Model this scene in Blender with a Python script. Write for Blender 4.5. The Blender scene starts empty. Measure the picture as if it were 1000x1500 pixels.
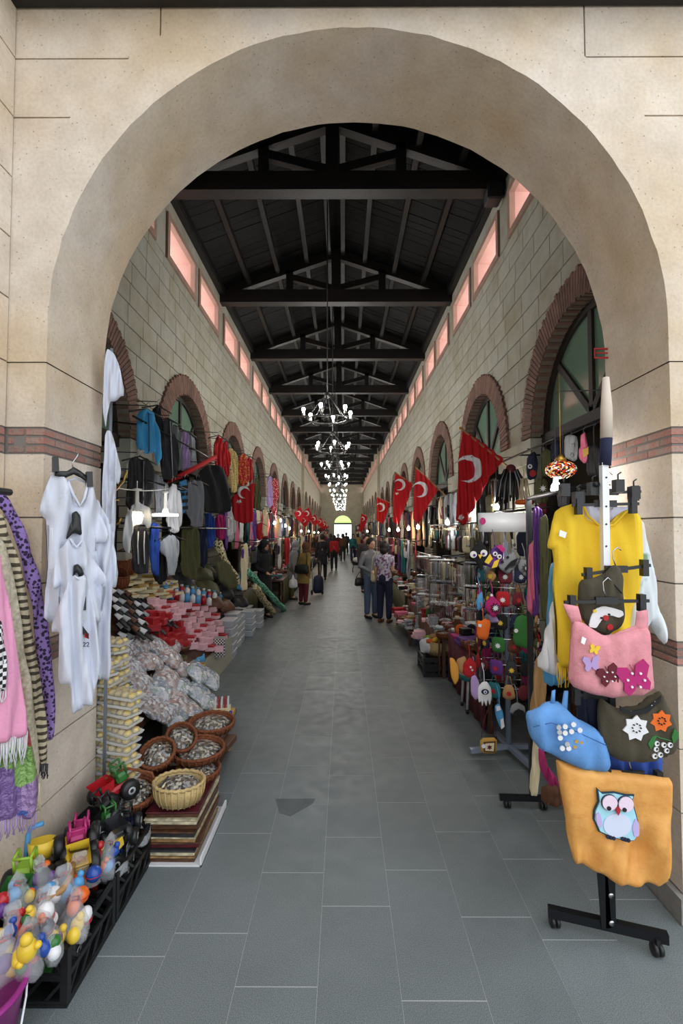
import bpy, bmesh, math, random
from mathutils import Vector, Matrix, Euler, noise
PI = math.pi
sc = bpy.context.scene
COL = sc.collection
rnd = random.Random(7)

# ------------------------------------------------------------------ camera
CAMZ = 1.85
cd = bpy.data.cameras.new('camera'); cam = bpy.data.objects.new('camera', cd); COL.objects.link(cam)
cd.sensor_fit = 'VERTICAL'; cd.sensor_height = 36.0; cd.lens = 17.0; cd.clip_end = 300; cd.clip_start = .05
cam.location = (0, 0, CAMZ)
cam.rotation_euler = (math.radians(90 + 2.18), 0, math.radians(.21))
sc.camera = cam
# ------------------------------------------------------------------ world and exposure
w = bpy.data.worlds.new('sky'); sc.world = w; w.use_nodes = True
bg = w.node_tree.nodes['Background']; bg.inputs[0].default_value = (.90, .95, 1.0, 1); bg.inputs[1].default_value = 1.22
sc.view_settings.view_transform = 'Standard'; sc.view_settings.look = 'None'
sc.view_settings.exposure = .8; sc.view_settings.gamma = 1; sc.view_settings.use_curve_mapping = False
sc.cycles.max_bounces = 8; sc.cycles.diffuse_bounces = 5; sc.cycles.transparent_max_bounces = 16
sc.cycles.caustics_reflective = False; sc.cycles.caustics_refractive = False
sc.cycles.sample_clamp_indirect = 6

# ------------------------------------------------------------------ pixel helpers (a pixel gives only a direction)
FPX = 17 / 36 * 1500
RM = cam.rotation_euler.to_matrix()
def ray(px, py): return RM @ Vector(((px - 500) / FPX, -(py - 750) / FPX, -1))
def onY(px, py, Y):
    d = ray(px, py); return Vector((0, 0, CAMZ)) + d * (Y / d.y)
def onX(px, py, X):
    d = ray(px, py); return Vector((0, 0, CAMZ)) + d * (X / d.x)
def onZ(px, py, Z=0.0):
    d = ray(px, py); return Vector((0, 0, CAMZ)) + d * ((Z - CAMZ) / d.z)

# ------------------------------------------------------------------ materials
MATS = {}
def srgb(c):
    f = lambda v: v / 12.92 if v <= .04045 else ((v + .055) / 1.055) ** 2.4
    return tuple(f(v / 255) for v in c)
def mat(name, col, rough=.7, metal=0, var=0, scale=8, bump=0, bscale=40, em=0, alpha=1, objrand=0, col2=None, coord='obj', spec=.5, sheen=0, trans=0, c2amt=.5):
    """plain principled material with colour noise between col and col2, fine relief and a per-object tint"""
    if name in MATS: return MATS[name]
    m = bpy.data.materials.new(name); MATS[name] = m; m.use_nodes = True
    nt = m.node_tree; N = nt.nodes; L = nt.links; b = N['Principled BSDF']
    c = srgb(col); b.inputs['Base Color'].default_value = (*c, 1)
    b.inputs['Roughness'].default_value = rough; b.inputs['Metallic'].default_value = metal
    b.inputs['Specular IOR Level'].default_value = spec
    if trans: b.inputs['Transmission Weight'].default_value = trans
    if sheen: b.inputs['Sheen Weight'].default_value = sheen
    if em: b.inputs['Emission Color'].default_value = (*c, 1); b.inputs['Emission Strength'].default_value = em
    if alpha < 1: b.inputs['Alpha'].default_value = alpha
    vec = None
    if var or bump or col2:
        if coord == 'world': vec = N.new('ShaderNodeNewGeometry').outputs['Position']
        else: vec = N.new('ShaderNodeTexCoord').outputs['Object']
    last = None
    if col2 or var:
        n = N.new('ShaderNodeTexNoise'); n.inputs['Scale'].default_value = scale; n.inputs['Detail'].default_value = 4; L.new(vec, n.inputs['Vector'])
        r = N.new('ShaderNodeValToRGB'); L.new(n.outputs['Fac'], r.inputs['Fac'])
        c2 = srgb(col2) if col2 else tuple(max(0, v * (1 - var)) for v in c)
        r.color_ramp.elements[0].position = .5 - .5 * (1 - c2amt) * .6 - .02; r.color_ramp.elements[1].position = .5 + .2
        r.color_ramp.elements[0].color = (*c2, 1); r.color_ramp.elements[1].color = (*c, 1)
        last = r.outputs['Color']
    if objrand:
        oi = N.new('ShaderNodeObjectInfo'); hs = N.new('ShaderNodeHueSaturation')
        mp = N.new('ShaderNodeMapRange'); mp.inputs['To Min'].default_value = 1 - objrand; mp.inputs['To Max'].default_value = 1 + objrand
        L.new(oi.outputs['Random'], mp.inputs['Value']); L.new(mp.outputs['Result'], hs.inputs['Value'])
        if last: L.new(last, hs.inputs['Color'])
        else: hs.inputs['Color'].default_value = (*c, 1)
        last = hs.outputs['Color']
    if last: L.new(last, b.inputs['Base Color'])
    if bump:
        n2 = N.new('ShaderNodeTexNoise'); n2.inputs['Scale'].default_value = bscale; n2.inputs['Detail'].default_value = 5; L.new(vec, n2.inputs['Vector'])
        bp = N.new('ShaderNodeBump'); bp.inputs['Strength'].default_value = bump; bp.inputs['Distance'].default_value = .02
        L.new(n2.outputs['Fac'], bp.inputs['Height']); L.new(bp.outputs['Normal'], b.inputs['Normal'])
    return m
_cc = {}
def C(r, g, b_, rough=.75, **k):
    """cloth / plain colour by sRGB value"""
    key = 'col_%d_%d_%d_%d' % (r, g, b_, int(rough * 100)) + ''.join('%s%s' % i for i in sorted(k.items()))
    return mat(key, (r, g, b_), rough, **k)
def stone(name, col, stain, pit=.0, rand=.06, bump=.25, fine=55):
    """limestone: broad yellowish stains, fine grain, small dark pits"""
    m = bpy.data.materials.new(name); MATS[name] = m; m.use_nodes = True
    nt = m.node_tree; N = nt.nodes; L = nt.links; b = N['Principled BSDF']; b.inputs['Roughness'].default_value = .9; b.inputs['Specular IOR Level'].default_value = .2
    pos = N.new('ShaderNodeNewGeometry').outputs['Position']
    def nz(s, d=4):
        n = N.new('ShaderNodeTexNoise'); n.inputs['Scale'].default_value = s; n.inputs['Detail'].default_value = d; L.new(pos, n.inputs['Vector']); return n.outputs['Fac']
    def ramp(f, p0, p1, c0, c1):
        r = N.new('ShaderNodeValToRGB'); L.new(f, r.inputs['Fac']); r.color_ramp.elements[0].position = p0; r.color_ramp.elements[1].position = p1
        r.color_ramp.elements[0].color = (*c0, 1); r.color_ramp.elements[1].color = (*c1, 1); return r.outputs['Color']
    def mul(a, c, fac=1.0):
        x = N.new('ShaderNodeMix'); x.data_type = 'RGBA'; x.blend_type = 'MULTIPLY'; x.inputs[0].default_value = fac; L.new(a, x.inputs[6]); L.new(c, x.inputs[7]); return x.outputs[2]
    base = ramp(nz(1.6, 3), .40, .66, srgb(col), srgb(stain))
    grain = ramp(nz(fine, 6), .25, .6, (.88, .88, .88), (1, 1, 1))
    mid = ramp(nz(6, 5), .3, .65, (.86, .84, .82), (1, 1, 1))
    c = mul(mul(base, grain), mid)
    if pit:
        v = N.new('ShaderNodeTexVoronoi'); v.inputs['Scale'].default_value = 26; L.new(pos, v.inputs['Vector'])
        c = mul(c, ramp(v.outputs['Distance'], .05, .13, (.45, .4, .34), (1, 1, 1)), pit)
    oi = N.new('ShaderNodeObjectInfo'); hs = N.new('ShaderNodeHueSaturation'); mp = N.new('ShaderNodeMapRange')
    mp.inputs['To Min'].default_value = 1 - rand; mp.inputs['To Max'].default_value = 1 + rand
    L.new(oi.outputs['Random'], mp.inputs['Value']); L.new(mp.outputs['Result'], hs.inputs['Value']); L.new(c, hs.inputs['Color']); L.new(hs.outputs['Color'], b.inputs['Base Color'])
    bp = N.new('ShaderNodeBump'); bp.inputs['Strength'].default_value = bump*.6; bp.inputs['Distance'].default_value = .012; L.new(nz(fine, 6), bp.inputs['Height']); L.new(bp.outputs['Normal'], b.inputs['Normal'])
    return m

# ------------------------------------------------------------------ mesh builder
KIDS = {}
_on = 'first second third fourth fifth sixth seventh eighth ninth tenth eleventh twelfth thirteenth fourteenth fifteenth sixteenth seventeenth eighteenth nineteenth'.split()
def ordw(n):
    if n < 19: return _on[n]
    t = (n+1)//10; r = (n+1) % 10
    return ['twent', 'thirt', 'fort', 'fift', 'sixt'][t-2]+('ieth' if r == 0 else 'y-'+_on[r-1])
class MB:
    def __init__(s): s.v = []; s.f = []; s.m = []; s.smooth = []
    def add(s, vs, fs, mi=0, sm=False):
        o = len(s.v); s.v += [tuple(p) for p in vs]
        for f in fs: s.f.append([i + o for i in f]); s.m.append(mi); s.smooth.append(sm)
        return s
    def box(s, x0, x1, y0, y1, z0, z1, mi=0):
        return s.add([(x0,y0,z0),(x1,y0,z0),(x1,y1,z0),(x0,y1,z0),(x0,y0,z1),(x1,y0,z1),(x1,y1,z1),(x0,y1,z1)],
                     [(0,3,2,1),(4,5,6,7),(0,1,5,4),(1,2,6,5),(2,3,7,6),(3,0,4,7)], mi)
    def obox(s, M, sx, sy, sz, mi=0, c=(0,0,0)):
        vs = []
        for z in (-.5, .5):
            for (a, b_) in ((-.5,-.5),(.5,-.5),(.5,.5),(-.5,.5)): vs.append(M @ Vector((c[0]+a*sx, c[1]+b_*sy, c[2]+z*sz)))
        return s.add(vs, [(0,3,2,1),(4,5,6,7),(0,1,5,4),(1,2,6,5),(2,3,7,6),(3,0,4,7)], mi)
    def beam(s, a, b_, wd, ht, mi=0, up=(0,0,1)):
        a = Vector(a); b_ = Vector(b_); d = (b_ - a); ln = d.length; d.normalize(); u = Vector(up)
        sd = d.cross(u)
        if sd.length < 1e-4: sd = d.cross(Vector((1,0,0)))
        sd.normalize(); u = sd.cross(d); vs = []
        for p in (a, b_):
            for (i, j) in ((-1,-1),(1,-1),(1,1),(-1,1)): vs.append(p + sd * (i*wd/2) + u * (j*ht/2))
        return s.add(vs, [(0,3,2,1),(4,5,6,7),(0,1,5,4),(1,2,6,5),(2,3,7,6),(3,0,4,7)], mi)
    def tube(s, pts, rad, n=8, mi=0, closed=False, cap=True, flat=1.0):
        pts = [Vector(p) for p in pts]; k = len(pts)
        R = rad if isinstance(rad, (list, tuple)) else [rad]*k
        vs = []; prev = None
        for i, p in enumerate(pts):
            if closed: t = pts[(i+1) % k] - pts[i-1]
            else: t = pts[min(i+1, k-1)] - pts[max(i-1, 0)]
            if t.length < 1e-9: t = Vector((0,0,1))
            t.normalize()
            if prev is None:
                a = Vector((0,0,1)) if abs(t.z) < .9 else Vector((1,0,0))
                nrm = t.cross(a).normalized()
            else:
                nrm = prev - t * prev.dot(t)
                nrm = nrm.normalized() if nrm.length > 1e-6 else t.orthogonal().normalized()
            prev = nrm; bn = t.cross(nrm)
            for j in range(n):
                a = 2*PI*j/n; vs.append(p + (nrm*math.cos(a) + bn*math.sin(a)*flat)*R[i])
        fs = []
        for i in range(k if closed else k-1):
            i2 = (i+1) % k
            for j in range(n): fs.append((i*n+j, i*n+(j+1) % n, i2*n+(j+1) % n, i2*n+j))
        if cap and not closed: fs.append(tuple(range(n-1, -1, -1))); fs.append(tuple((k-1)*n+j for j in range(n)))
        return s.add(vs, fs, mi, True)
    def lathe(s, prof, n=16, c=(0,0,0), M=None, mi=0, sx=1, sy=1):
        vs = []; fs = []; c = Vector(c)
        for (r, z) in prof:
            for j in range(n):
                a = 2*PI*j/n; p = Vector((r*math.cos(a)*sx, r*math.sin(a)*sy, z))
                vs.append((M @ p if M else p) + c)
        for i in range(len(prof)-1):
            for j in range(n): fs.append((i*n+j, i*n+(j+1) % n, (i+1)*n+(j+1) % n, (i+1)*n+j))
        if prof[0][0] > 1e-5: fs.append(tuple(range(n-1, -1, -1)))
        if prof[-1][0] > 1e-5: fs.append(tuple((len(prof)-1)*n+j for j in range(n)))
        return s.add(vs, fs, mi, True)
    def ball(s, c, r, n=10, mi=0, sz=1, sx=1, sy=1, M=None):
        k = max(4, n*2//3)
        return s.lathe([(r*math.sin(PI*i/k), -r*math.cos(PI*i/k)*sz) for i in range(k+1)], n, c, M, mi, sx, sy)
    def prism(s, poly, y0, y1, mi=0, M=None):
        """polygon in x,z extruded along y"""
        n = len(poly); vs = [Vector((p[0], y0, p[1])) for p in poly] + [Vector((p[0], y1, p[1])) for p in poly]
        if M: vs = [M @ v for v in vs]
        ar = sum(poly[i][0]*poly[(i+1) % n][1]-poly[(i+1) % n][0]*poly[i][1] for i in range(n))
        if (ar > 0) != (y1 > y0):
            fs = [tuple(range(n-1, -1, -1)), tuple(range(n, 2*n))] + [(i, (i+1) % n, n+(i+1) % n, n+i) for i in range(n)]
        else:
            fs = [tuple(range(n)), tuple(range(2*n-1, n-1, -1))] + [(i, n+i, n+(i+1) % n, (i+1) % n) for i in range(n)]
        return s.add(vs, fs, mi)
    def sheet(s, fn, nu, nv, th=0, mi=0):
        """fn(u,v)->point ; th gives real thickness along the normal"""
        P = [[Vector(fn(i/nu, j/nv)) for j in range(nv+1)] for i in range(nu+1)]
        def idx(i, j, k=0): return k*(nu+1)*(nv+1) + i*(nv+1)+j
        vs = [P[i][j] for i in range(nu+1) for j in range(nv+1)]; fs = []
        for i in range(nu):
            for j in range(nv): fs.append((idx(i,j), idx(i+1,j), idx(i+1,j+1), idx(i,j+1)))
        if th:
            for i in range(nu+1):
                for j in range(nv+1):
                    a = P[min(i+1,nu)][j]-P[max(i-1,0)][j]; b_ = P[i][min(j+1,nv)]-P[i][max(j-1,0)]
                    nn = a.cross(b_)
                    nn = nn.normalized() if nn.length > 1e-9 else Vector((0,1,0))
                    vs.append(P[i][j]-nn*th)
            for i in range(nu):
                for j in range(nv): fs.append((idx(i,j+1,1), idx(i+1,j+1,1), idx(i+1,j,1), idx(i,j,1)))
            for i in range(nu):
                fs.append((idx(i,0,1), idx(i+1,0,1), idx(i+1,0), idx(i,0))); fs.append((idx(i,nv), idx(i+1,nv), idx(i+1,nv,1), idx(i,nv,1)))
            for j in range(nv):
                fs.append((idx(0,j), idx(0,j+1), idx(0,j+1,1), idx(0,j,1))); fs.append((idx(nu,j,1), idx(nu,j+1,1), idx(nu,j+1), idx(nu,j)))
        return s.add(vs, fs, mi, True)
    def mesh(s, name, mats):
        me = bpy.data.meshes.new(name); me.from_pydata(s.v, [], s.f)
        if not isinstance(mats, (list, tuple)): mats = [mats]
        for m in mats: me.materials.append(m)
        me.polygons.foreach_set('material_index', s.m); me.polygons.foreach_set('use_smooth', s.smooth); me.update()
        return me
    def build(s, name, mats, parent=None, M=None):
        o = bpy.data.objects.new(name, s.mesh(name, mats)); COL.objects.link(o)
        if parent: o.parent = parent; KIDS.setdefault(parent.name, []).append(o)
        if M is not None: o.matrix_local = M
        return o

def tag(o, label=None, cat=None, group=None, kind=None):
    if label: o['label'] = label
    if cat: o['category'] = cat
    if group: o['group'] = group
    if kind: o['kind'] = kind
    return o
def empty(name, loc=(0,0,0), rz=0, rot=None):
    o = bpy.data.objects.new(name, None); COL.objects.link(o); o.location = loc; o.empty_display_size = .05
    o.rotation_euler = rot if rot else (0, 0, rz)
    return o
def thing(name, label, cat, loc=(0,0,0), rz=0, group=None, rot=None):
    return tag(empty(name, loc, rz, rot), label, cat, group)
def inst(name, me, parent=None, loc=(0,0,0), scale=(1,1,1), rot=(0,0,0)):
    o = bpy.data.objects.new(name, me); COL.objects.link(o)
    if parent: o.parent = parent; KIDS.setdefault(parent.name, []).append(o)
    o.location = loc; o.scale = scale; o.rotation_euler = rot
    return o
def copy_tree(o, parent=None):
    c = o.copy(); COL.objects.link(c); c.parent = parent
    if parent: KIDS.setdefault(parent.name, []).append(c)
    for ch in KIDS.get(o.name, ()): copy_tree(ch, c)
    return c
def clone(o, label=None, loc=None, rz=None, rot=None, scale=None):
    c = copy_tree(o)
    if label: c['label'] = label
    if loc is not None: c.location = loc
    if rz is not None: c.rotation_euler = (0, 0, rz)
    if rot is not None: c.rotation_euler = rot
    if scale is not None: c.scale = (scale,)*3 if isinstance(scale, (int, float)) else scale
    return c

def in_poly(x, y, P):
    r = False; j = len(P)-1
    for i in range(len(P)):
        if (P[i][1] > y) != (P[j][1] > y) and x < (P[j][0]-P[i][0])*(y-P[i][1])/(P[j][1]-P[i][1])+P[i][0]: r = not r
        j = i
    return r
def edge_dist(x, y, P):
    best = 9
    for i in range(len(P)):
        ax, ay = P[i]; bx, by = P[(i+1) % len(P)]; dx, dy = bx-ax, by-ay; l2 = dx*dx+dy*dy
        t = max(0, min(1, ((x-ax)*dx+(y-ay)*dy)/l2)) if l2 > 0 else 0
        best = min(best, math.hypot(x-ax-t*dx, y-ay-t*dy))
    return best
def smooth_poly(P, it=1, kk=.17):
    for _ in range(it):
        Q = []
        for i in range(len(P)):
            a = P[i]; b_ = P[(i+1) % len(P)]
            Q += [(a[0]*(1-kk)+b_[0]*kk, a[1]*(1-kk)+b_[1]*kk), (a[0]*kk+b_[0]*(1-kk), a[1]*kk+b_[1]*(1-kk))]
        P = Q
    return P
def pillow(poly, thick=.03, step=.03, fold=None, edge=None, th_min=.004):
    """a soft closed body with the given outline in x,z; it bulges along y and carries folds"""
    bm = bmesh.new()
    vs = [bm.verts.new((p[0], 0, p[1])) for p in poly]; bm.faces.new(vs)
    x0 = min(p[0] for p in poly); x1 = max(p[0] for p in poly); z0 = min(p[1] for p in poly); z1 = max(p[1] for p in poly)
    bmesh.ops.triangulate(bm, faces=bm.faces[:])
    n = int((x1-x0)/step)
    for i in range(1, n+1): bmesh.ops.bisect_plane(bm, geom=bm.verts[:]+bm.edges[:]+bm.faces[:], plane_co=(x0+i*(x1-x0)/(n+1), 0, 0), plane_no=(1,0,0), dist=1e-5)
    n = int((z1-z0)/step)
    for i in range(1, n+1): bmesh.ops.bisect_plane(bm, geom=bm.verts[:]+bm.edges[:]+bm.faces[:], plane_co=(0, 0, z0+i*(z1-z0)/(n+1)), plane_no=(0,0,1), dist=1e-5)
    edge = edge or thick*1.6
    verts = [v.co.copy() for v in bm.verts]; bm.verts.index_update()
    faces = [[v.index for v in f.verts] for f in bm.faces]; bm.free()
    front = []; back = []
    for p in verts:
        d = min(1, edge_dist(p.x, p.z, poly)/edge); q = math.sqrt(max(0, 1-(1-d)**2))
        fo = fold(p.x, p.z) if fold else 0
        front.append((p.x, -thick/2*q-th_min/2+fo, p.z)); back.append((p.x, thick/2*q+th_min/2+fo, p.z))
    k = len(verts); mb = MB(); ff = []
    fx = [list(f) for f in faces]
    # orient so that the front looks to -y
    for f in fx:
        a, b_, c = (verts[f[0]], verts[f[1]], verts[f[2]])
        if (b_-a).cross(c-a).y > 0: f.reverse()
    ff += fx + [[i+k for i in reversed(f)] for f in fx]
    cnt = {}
    for f in fx:
        for i in range(len(f)):
            e = (f[i], f[(i+1) % len(f)])
            if (e[1], e[0]) in cnt: del cnt[(e[1], e[0])]
            else: cnt[e] = 1
    for (a, b_) in cnt: ff.append([b_, a, a+k, b_+k])
    mb.add(front+back, ff, 0, True)
    return mb
def flatshape(poly, y=-.001, th=.003, mi=0, mb=None):
    """a thin applique cut to the outline, lying on the front"""
    mb = mb or MB(); return mb.prism(poly, y-th, y, mi)
def circle(cx, cy, r, n=14, ry=None, a0=0, a1=2*PI):
    ry = ry or r
    full = abs(a1-a0-2*PI) < 1e-6; k = n if full else n+1
    return [(cx+r*math.cos(a0+(a1-a0)*i/n), cy+ry*math.sin(a0+(a1-a0)*i/n)) for i in range(k)]
# ================================================================== materials of the building
M_FAC = stone('facade_limestone', (224, 212, 198), (216, 196, 168), pit=.8, rand=.03, bump=.35)
M_BLOCK = stone('ashlar_block', (188, 189, 176), (176, 172, 152), rand=.06, bump=.15)
M_JOINT = mat('dark_joint', (58, 55, 48), .95)
M_JOINTF = mat('facade_joint', (128, 122, 116), .95)
M_BRICK = mat('thin_brick', (138, 104, 90), .9, var=.35, scale=9, bump=.4, bscale=60, coord='world', objrand=.22, col2=(112, 88, 78))
M_BRICKF = mat('facade_brick', (168, 108, 94), .9, scale=14, bump=.4, bscale=60, coord='world', objrand=.2, col2=(150, 132, 122))
M_MORT = mat('pale_mortar', (140, 130, 118), .95, var=.2, scale=20, coord='world')
M_WOODK = mat('black_stained_wood', (20, 17, 15), .5, var=.4, scale=6, bump=.2, bscale=30, coord='world', objrand=.2)
M_PLANK = mat('dark_roof_board', (13, 12, 12), .6, var=.5, scale=5, bump=.3, bscale=25, coord='world', objrand=.35, spec=.15)
M_PINK = mat('salmon_reveal', (220, 184, 172), .85, var=.12, scale=4, coord='world')
M_PINKF = mat('pinkish_stone_frame', (176, 148, 132), .9, var=.15, scale=6, coord='world', objrand=.05)
M_FRAMEW = mat('brown_window_wood', (46, 36, 30), .7, var=.3, scale=8, coord='world')
M_GLASSG = mat('green_tinted_glass', (120, 150, 132), .08, var=.15, scale=1.5, coord='world', spec=.6)
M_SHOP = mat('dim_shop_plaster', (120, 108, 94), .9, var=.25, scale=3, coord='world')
M_PANE = mat('daylit_window_pane', (240, 243, 248), .3, em=4)
M_PLINTH = mat('grey_plinth_stone', (150, 148, 144), .8, var=.2, scale=30, coord='world')

# floor ------------------------------------------------------------
def floor_mat(name, col, rand, grout=False):
    m = bpy.data.materials.new(name); m.use_nodes = True; nt = m.node_tree; N = nt.nodes; L = nt.links; b = N['Principled BSDF']
    b.inputs['Roughness'].default_value = .55; b.inputs['Specular IOR Level'].default_value = .35
    pos = N.new('ShaderNodeNewGeometry').outputs['Position']
    def nz(s, d):
        n = N.new('ShaderNodeTexNoise'); n.inputs['Scale'].default_value = s; n.inputs['Detail'].default_value = d; L.new(pos, n.inputs['Vector']); return n.outputs['Fac']
    def ramp(f, p0, p1, c0, c1):
        r = N.new('ShaderNodeValToRGB'); L.new(f, r.inputs['Fac']); r.color_ramp.elements[0].position = p0; r.color_ramp.elements[1].position = p1
        r.color_ramp.elements[0].color = (*c0, 1); r.color_ramp.elements[1].color = (*c1, 1); return r.outputs['Color']
    def mul(a, c):
        x = N.new('ShaderNodeMix'); x.data_type = 'RGBA'; x.blend_type = 'MULTIPLY'; x.inputs[0].default_value = 1; L.new(a, x.inputs[6]); L.new(c, x.inputs[7]); return x.outputs[2]
    c = srgb(col)
    speck = ramp(nz(270, 2), .36, .64, tuple(v*.6 for v in c), tuple(v*1.22 for v in c))
    blot = ramp(nz(1.1, 4), .3, .7, (.84, .84, .82), (1.05, 1.05, 1.06))
    out = mul(speck, blot)
    oi = N.new('ShaderNodeObjectInfo'); hs = N.new('ShaderNodeHueSaturation'); mp = N.new('ShaderNodeMapRange')
    mp.inputs['To Min'].default_value = 1-rand; mp.inputs['To Max'].default_value = 1+rand
    L.new(oi.outputs['Random'], mp.inputs['Value']); L.new(mp.outputs['Result'], hs.inputs['Value']); L.new(out, hs.inputs['Color']); L.new(hs.outputs['Color'], b.inputs['Base Color'])
    rr = ramp(nz(9, 3), .3, .7, (.42,)*3, (.62,)*3); L.new(rr, b.inputs['Roughness'])
    return m
M_TILE = floor_mat('grey_granite_slab', (122, 130, 132), .05)
M_GROUT = mat('pale_grout', (176, 178, 178), .9)

FY = onZ(993, 1351).y            # front plane of the gate, from where its right foot meets the floor
BY = FY + .57
XR = onY(984, 700, FY).x; XL = onY(64, 700, FY).x
GX = (XR + XL)/2; GR = (XR - XL)/2
SPR = onY(522, 40, FY).z - GR     # springing height
WR, WL = 2.2, -2.5                # inner faces of the hall walls
HC = (WR + WL)/2
BAY, ARC0, TR0 = 3.23, 4.49, 6.48
ENDY = 50.0

mb = MB(); mb.box(-12, 12, -14, 60, -.25, -.0007); floor = tag(mb.build('floor', M_GROUT), 'grey stone floor of the market hall', kind='structure')
mb = MB(); mb.box(-1, 1, -1, 1, -1, 0)
TW, TL = .335, .655
tile_me = MB().box(0, 1, 0, 1, -1, 0).mesh('slab', M_TILE)
cnt = 0; xs0 = -1.78
ncol = 11
fr = random.Random(3)
for c in range(ncol):
    x = xs0 + c*TW; y = .55 + fr.random()*TL
    y -= TL
    while y < 16.9:
        ln = TL*fr.choice((1, 1, 1, .82, 1.12))
        if y < 16.9:
            inst('slab', tile_me, floor, (x+.0008, y+.0025, 0), (TW-.0016, ln-.005, .015))
        y += ln
# the rest of the paving, too far or too far aside to tell the slabs apart
mb = MB()
for (x0, x1, y0, y1) in ((-12, xs0, -1.2, 60), (xs0+ncol*TW, 12, -1.2, 60), (xs0, xs0+ncol*TW, -1.2, -.1), (xs0, xs0+ncol*TW, 16.8, 60)):
    mb.box(x0, x1, y0, y1, -.014, -.0003)
o = mb.build('paving', M_TILE, floor); o['kind'] = 'stuff'
L_ = [onZ(x, y, 0) for (x, y) in ((403, 1170), (462, 1170), (458, 1177), (425, 1196), (409, 1191))]; mb = MB(); mb.add([(p.x, p.y, .0006) for p in L_]+[(p.x, p.y, -.01) for p in L_], [(4, 3, 2, 1, 0)]+[(i, (i+1) % 5, 5+(i+1) % 5, 5+i) for i in range(5)]); mb.build('repair_patch', floor_mat('dark_repair_patch', (88, 96, 98), 0), floor)
MB().box(-12, 12, -14, -1.2, -.014, -.0005).build('added_bounce_paving', mat('pale_bounce_stone', (196, 190, 180), .9, var=.15, scale=3, coord='world'), floor)  # pale ground added out of view to bounce light onto the gate soffit

# gate wall ---------------------------------------------------------
GO = 1.17*GR                       # outer radius of the arch ring
gate = empty('wall_front'); tag(gate, 'pale limestone gate wall with a wide round arch', kind='structure')
RETX = onY(8, 700, FY).x           # return wall on the left
ring0 = onY(70, 530, FY).z
def arc(r, n, a0=0, a1=PI): return [(GX + r*math.cos(a0+(a1-a0)*i/n), SPR + r*math.sin(a0+(a1-a0)*i/n)) for i in range(n+1)]
mb = MB(); n = 64
inn = [(GX+GR, ring0)] + arc(GR, n) + [(GX-GR, ring0)]; out = [(GX+GO, ring0)] + arc(GO, n) + [(GX-GO, ring0)]
k = len(inn); vs = []
ydiv = 8
ar = random.Random(5)
for j in range(ydiv+1):
    y = FY + (BY-FY)*j/ydiv
    for i, p in enumerate(inn):
        q = 1 + (ar.uniform(-.003, .002) if 0 < i < k-1 else 0)
        vs.append((GX+(p[0]-GX)*q, y, SPR+(p[1]-SPR)*q if p[1] > SPR else p[1]))
fs = []
for j in range(ydiv):
    for i in range(k-1): fs.append((j*k+i, (j+1)*k+i, (j+1)*k+i+1, j*k+i+1))
mb.add(vs, fs, 0, True)
vs = [(p[0], FY, p[1]) for p in out] + [(p[0], BY, p[1]) for p in out] + [vs[i] for i in range(k)] + [vs[ydiv*k+i] for i in range(k)]
o0 = len(mb.v); mb.add(vs, [], 0)
for i in range(k-1):
    for f in ((o0+2*k+i, o0+2*k+i+1, o0+i+1, o0+i), (o0+k+i, o0+k+i+1, o0+3*k+i+1, o0+3*k+i)):
        mb.f.append(list(f)); mb.m.append(0); mb.smooth.append(False)
mb.build('arch_ring', M_FAC, gate)
# mortar core behind the blocks
G = .012
def spandrel_core(sgn):
    poly = [(GX, 8.2), (GX, SPR+GO)] + [(GX+sgn*(p[0]-GX), p[1]) for p in reversed(arc(GO-.02, 32, 0, PI/2))][1:] + [(GX+sgn*(GO-.02), ring0), (GX+sgn*4.2, ring0), (GX+sgn*4.2, 8.2)]
    return poly
mb = MB()
for s_ in (-1, 1):
    mb.prism(spandrel_core(s_), FY+G, BY-G)
mb.box(XR+G, XR+3.0, FY+G, BY-G, 0, ring0); mb.box(XL-3.0, XL-G, FY+G, BY-G, 0, ring0)
mb.build('mortar_core', M_JOINTF, gate)
def zp(y): return onY(70, y, FY).z
LOWB = (onY(64, 975, FY).z, onY(64, 940, FY).z); HIB = (zp(664), zp(626))
ZC = [.125, .50, .80, LOWB[0], LOWB[1], zp(855), zp(758), HIB[0], HIB[1], ring0]
courses = [(0.0, .125, 'p')] + [(ZC[i], ZC[i+1], 'b' if i in (3, 7) else 's') for i in range(len(ZC)-1)]
boxm = MB().box(0, 1, 0, 1, 0, 1)
blk_me = boxm.mesh('block', M_FAC); plin_me = boxm.mesh('plinth_block', M_PLINTH); br_me = boxm.mesh('brick', M_BRICKF)
def blk(me, name, par, x0, x1, y0, y1, z0, z1, g=.003):
    return inst(name, me, par, (x0+g, y0+g, z0+g), (x1-x0-2*g, y1-y0-2*g, z1-z0-2*g))
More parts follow.
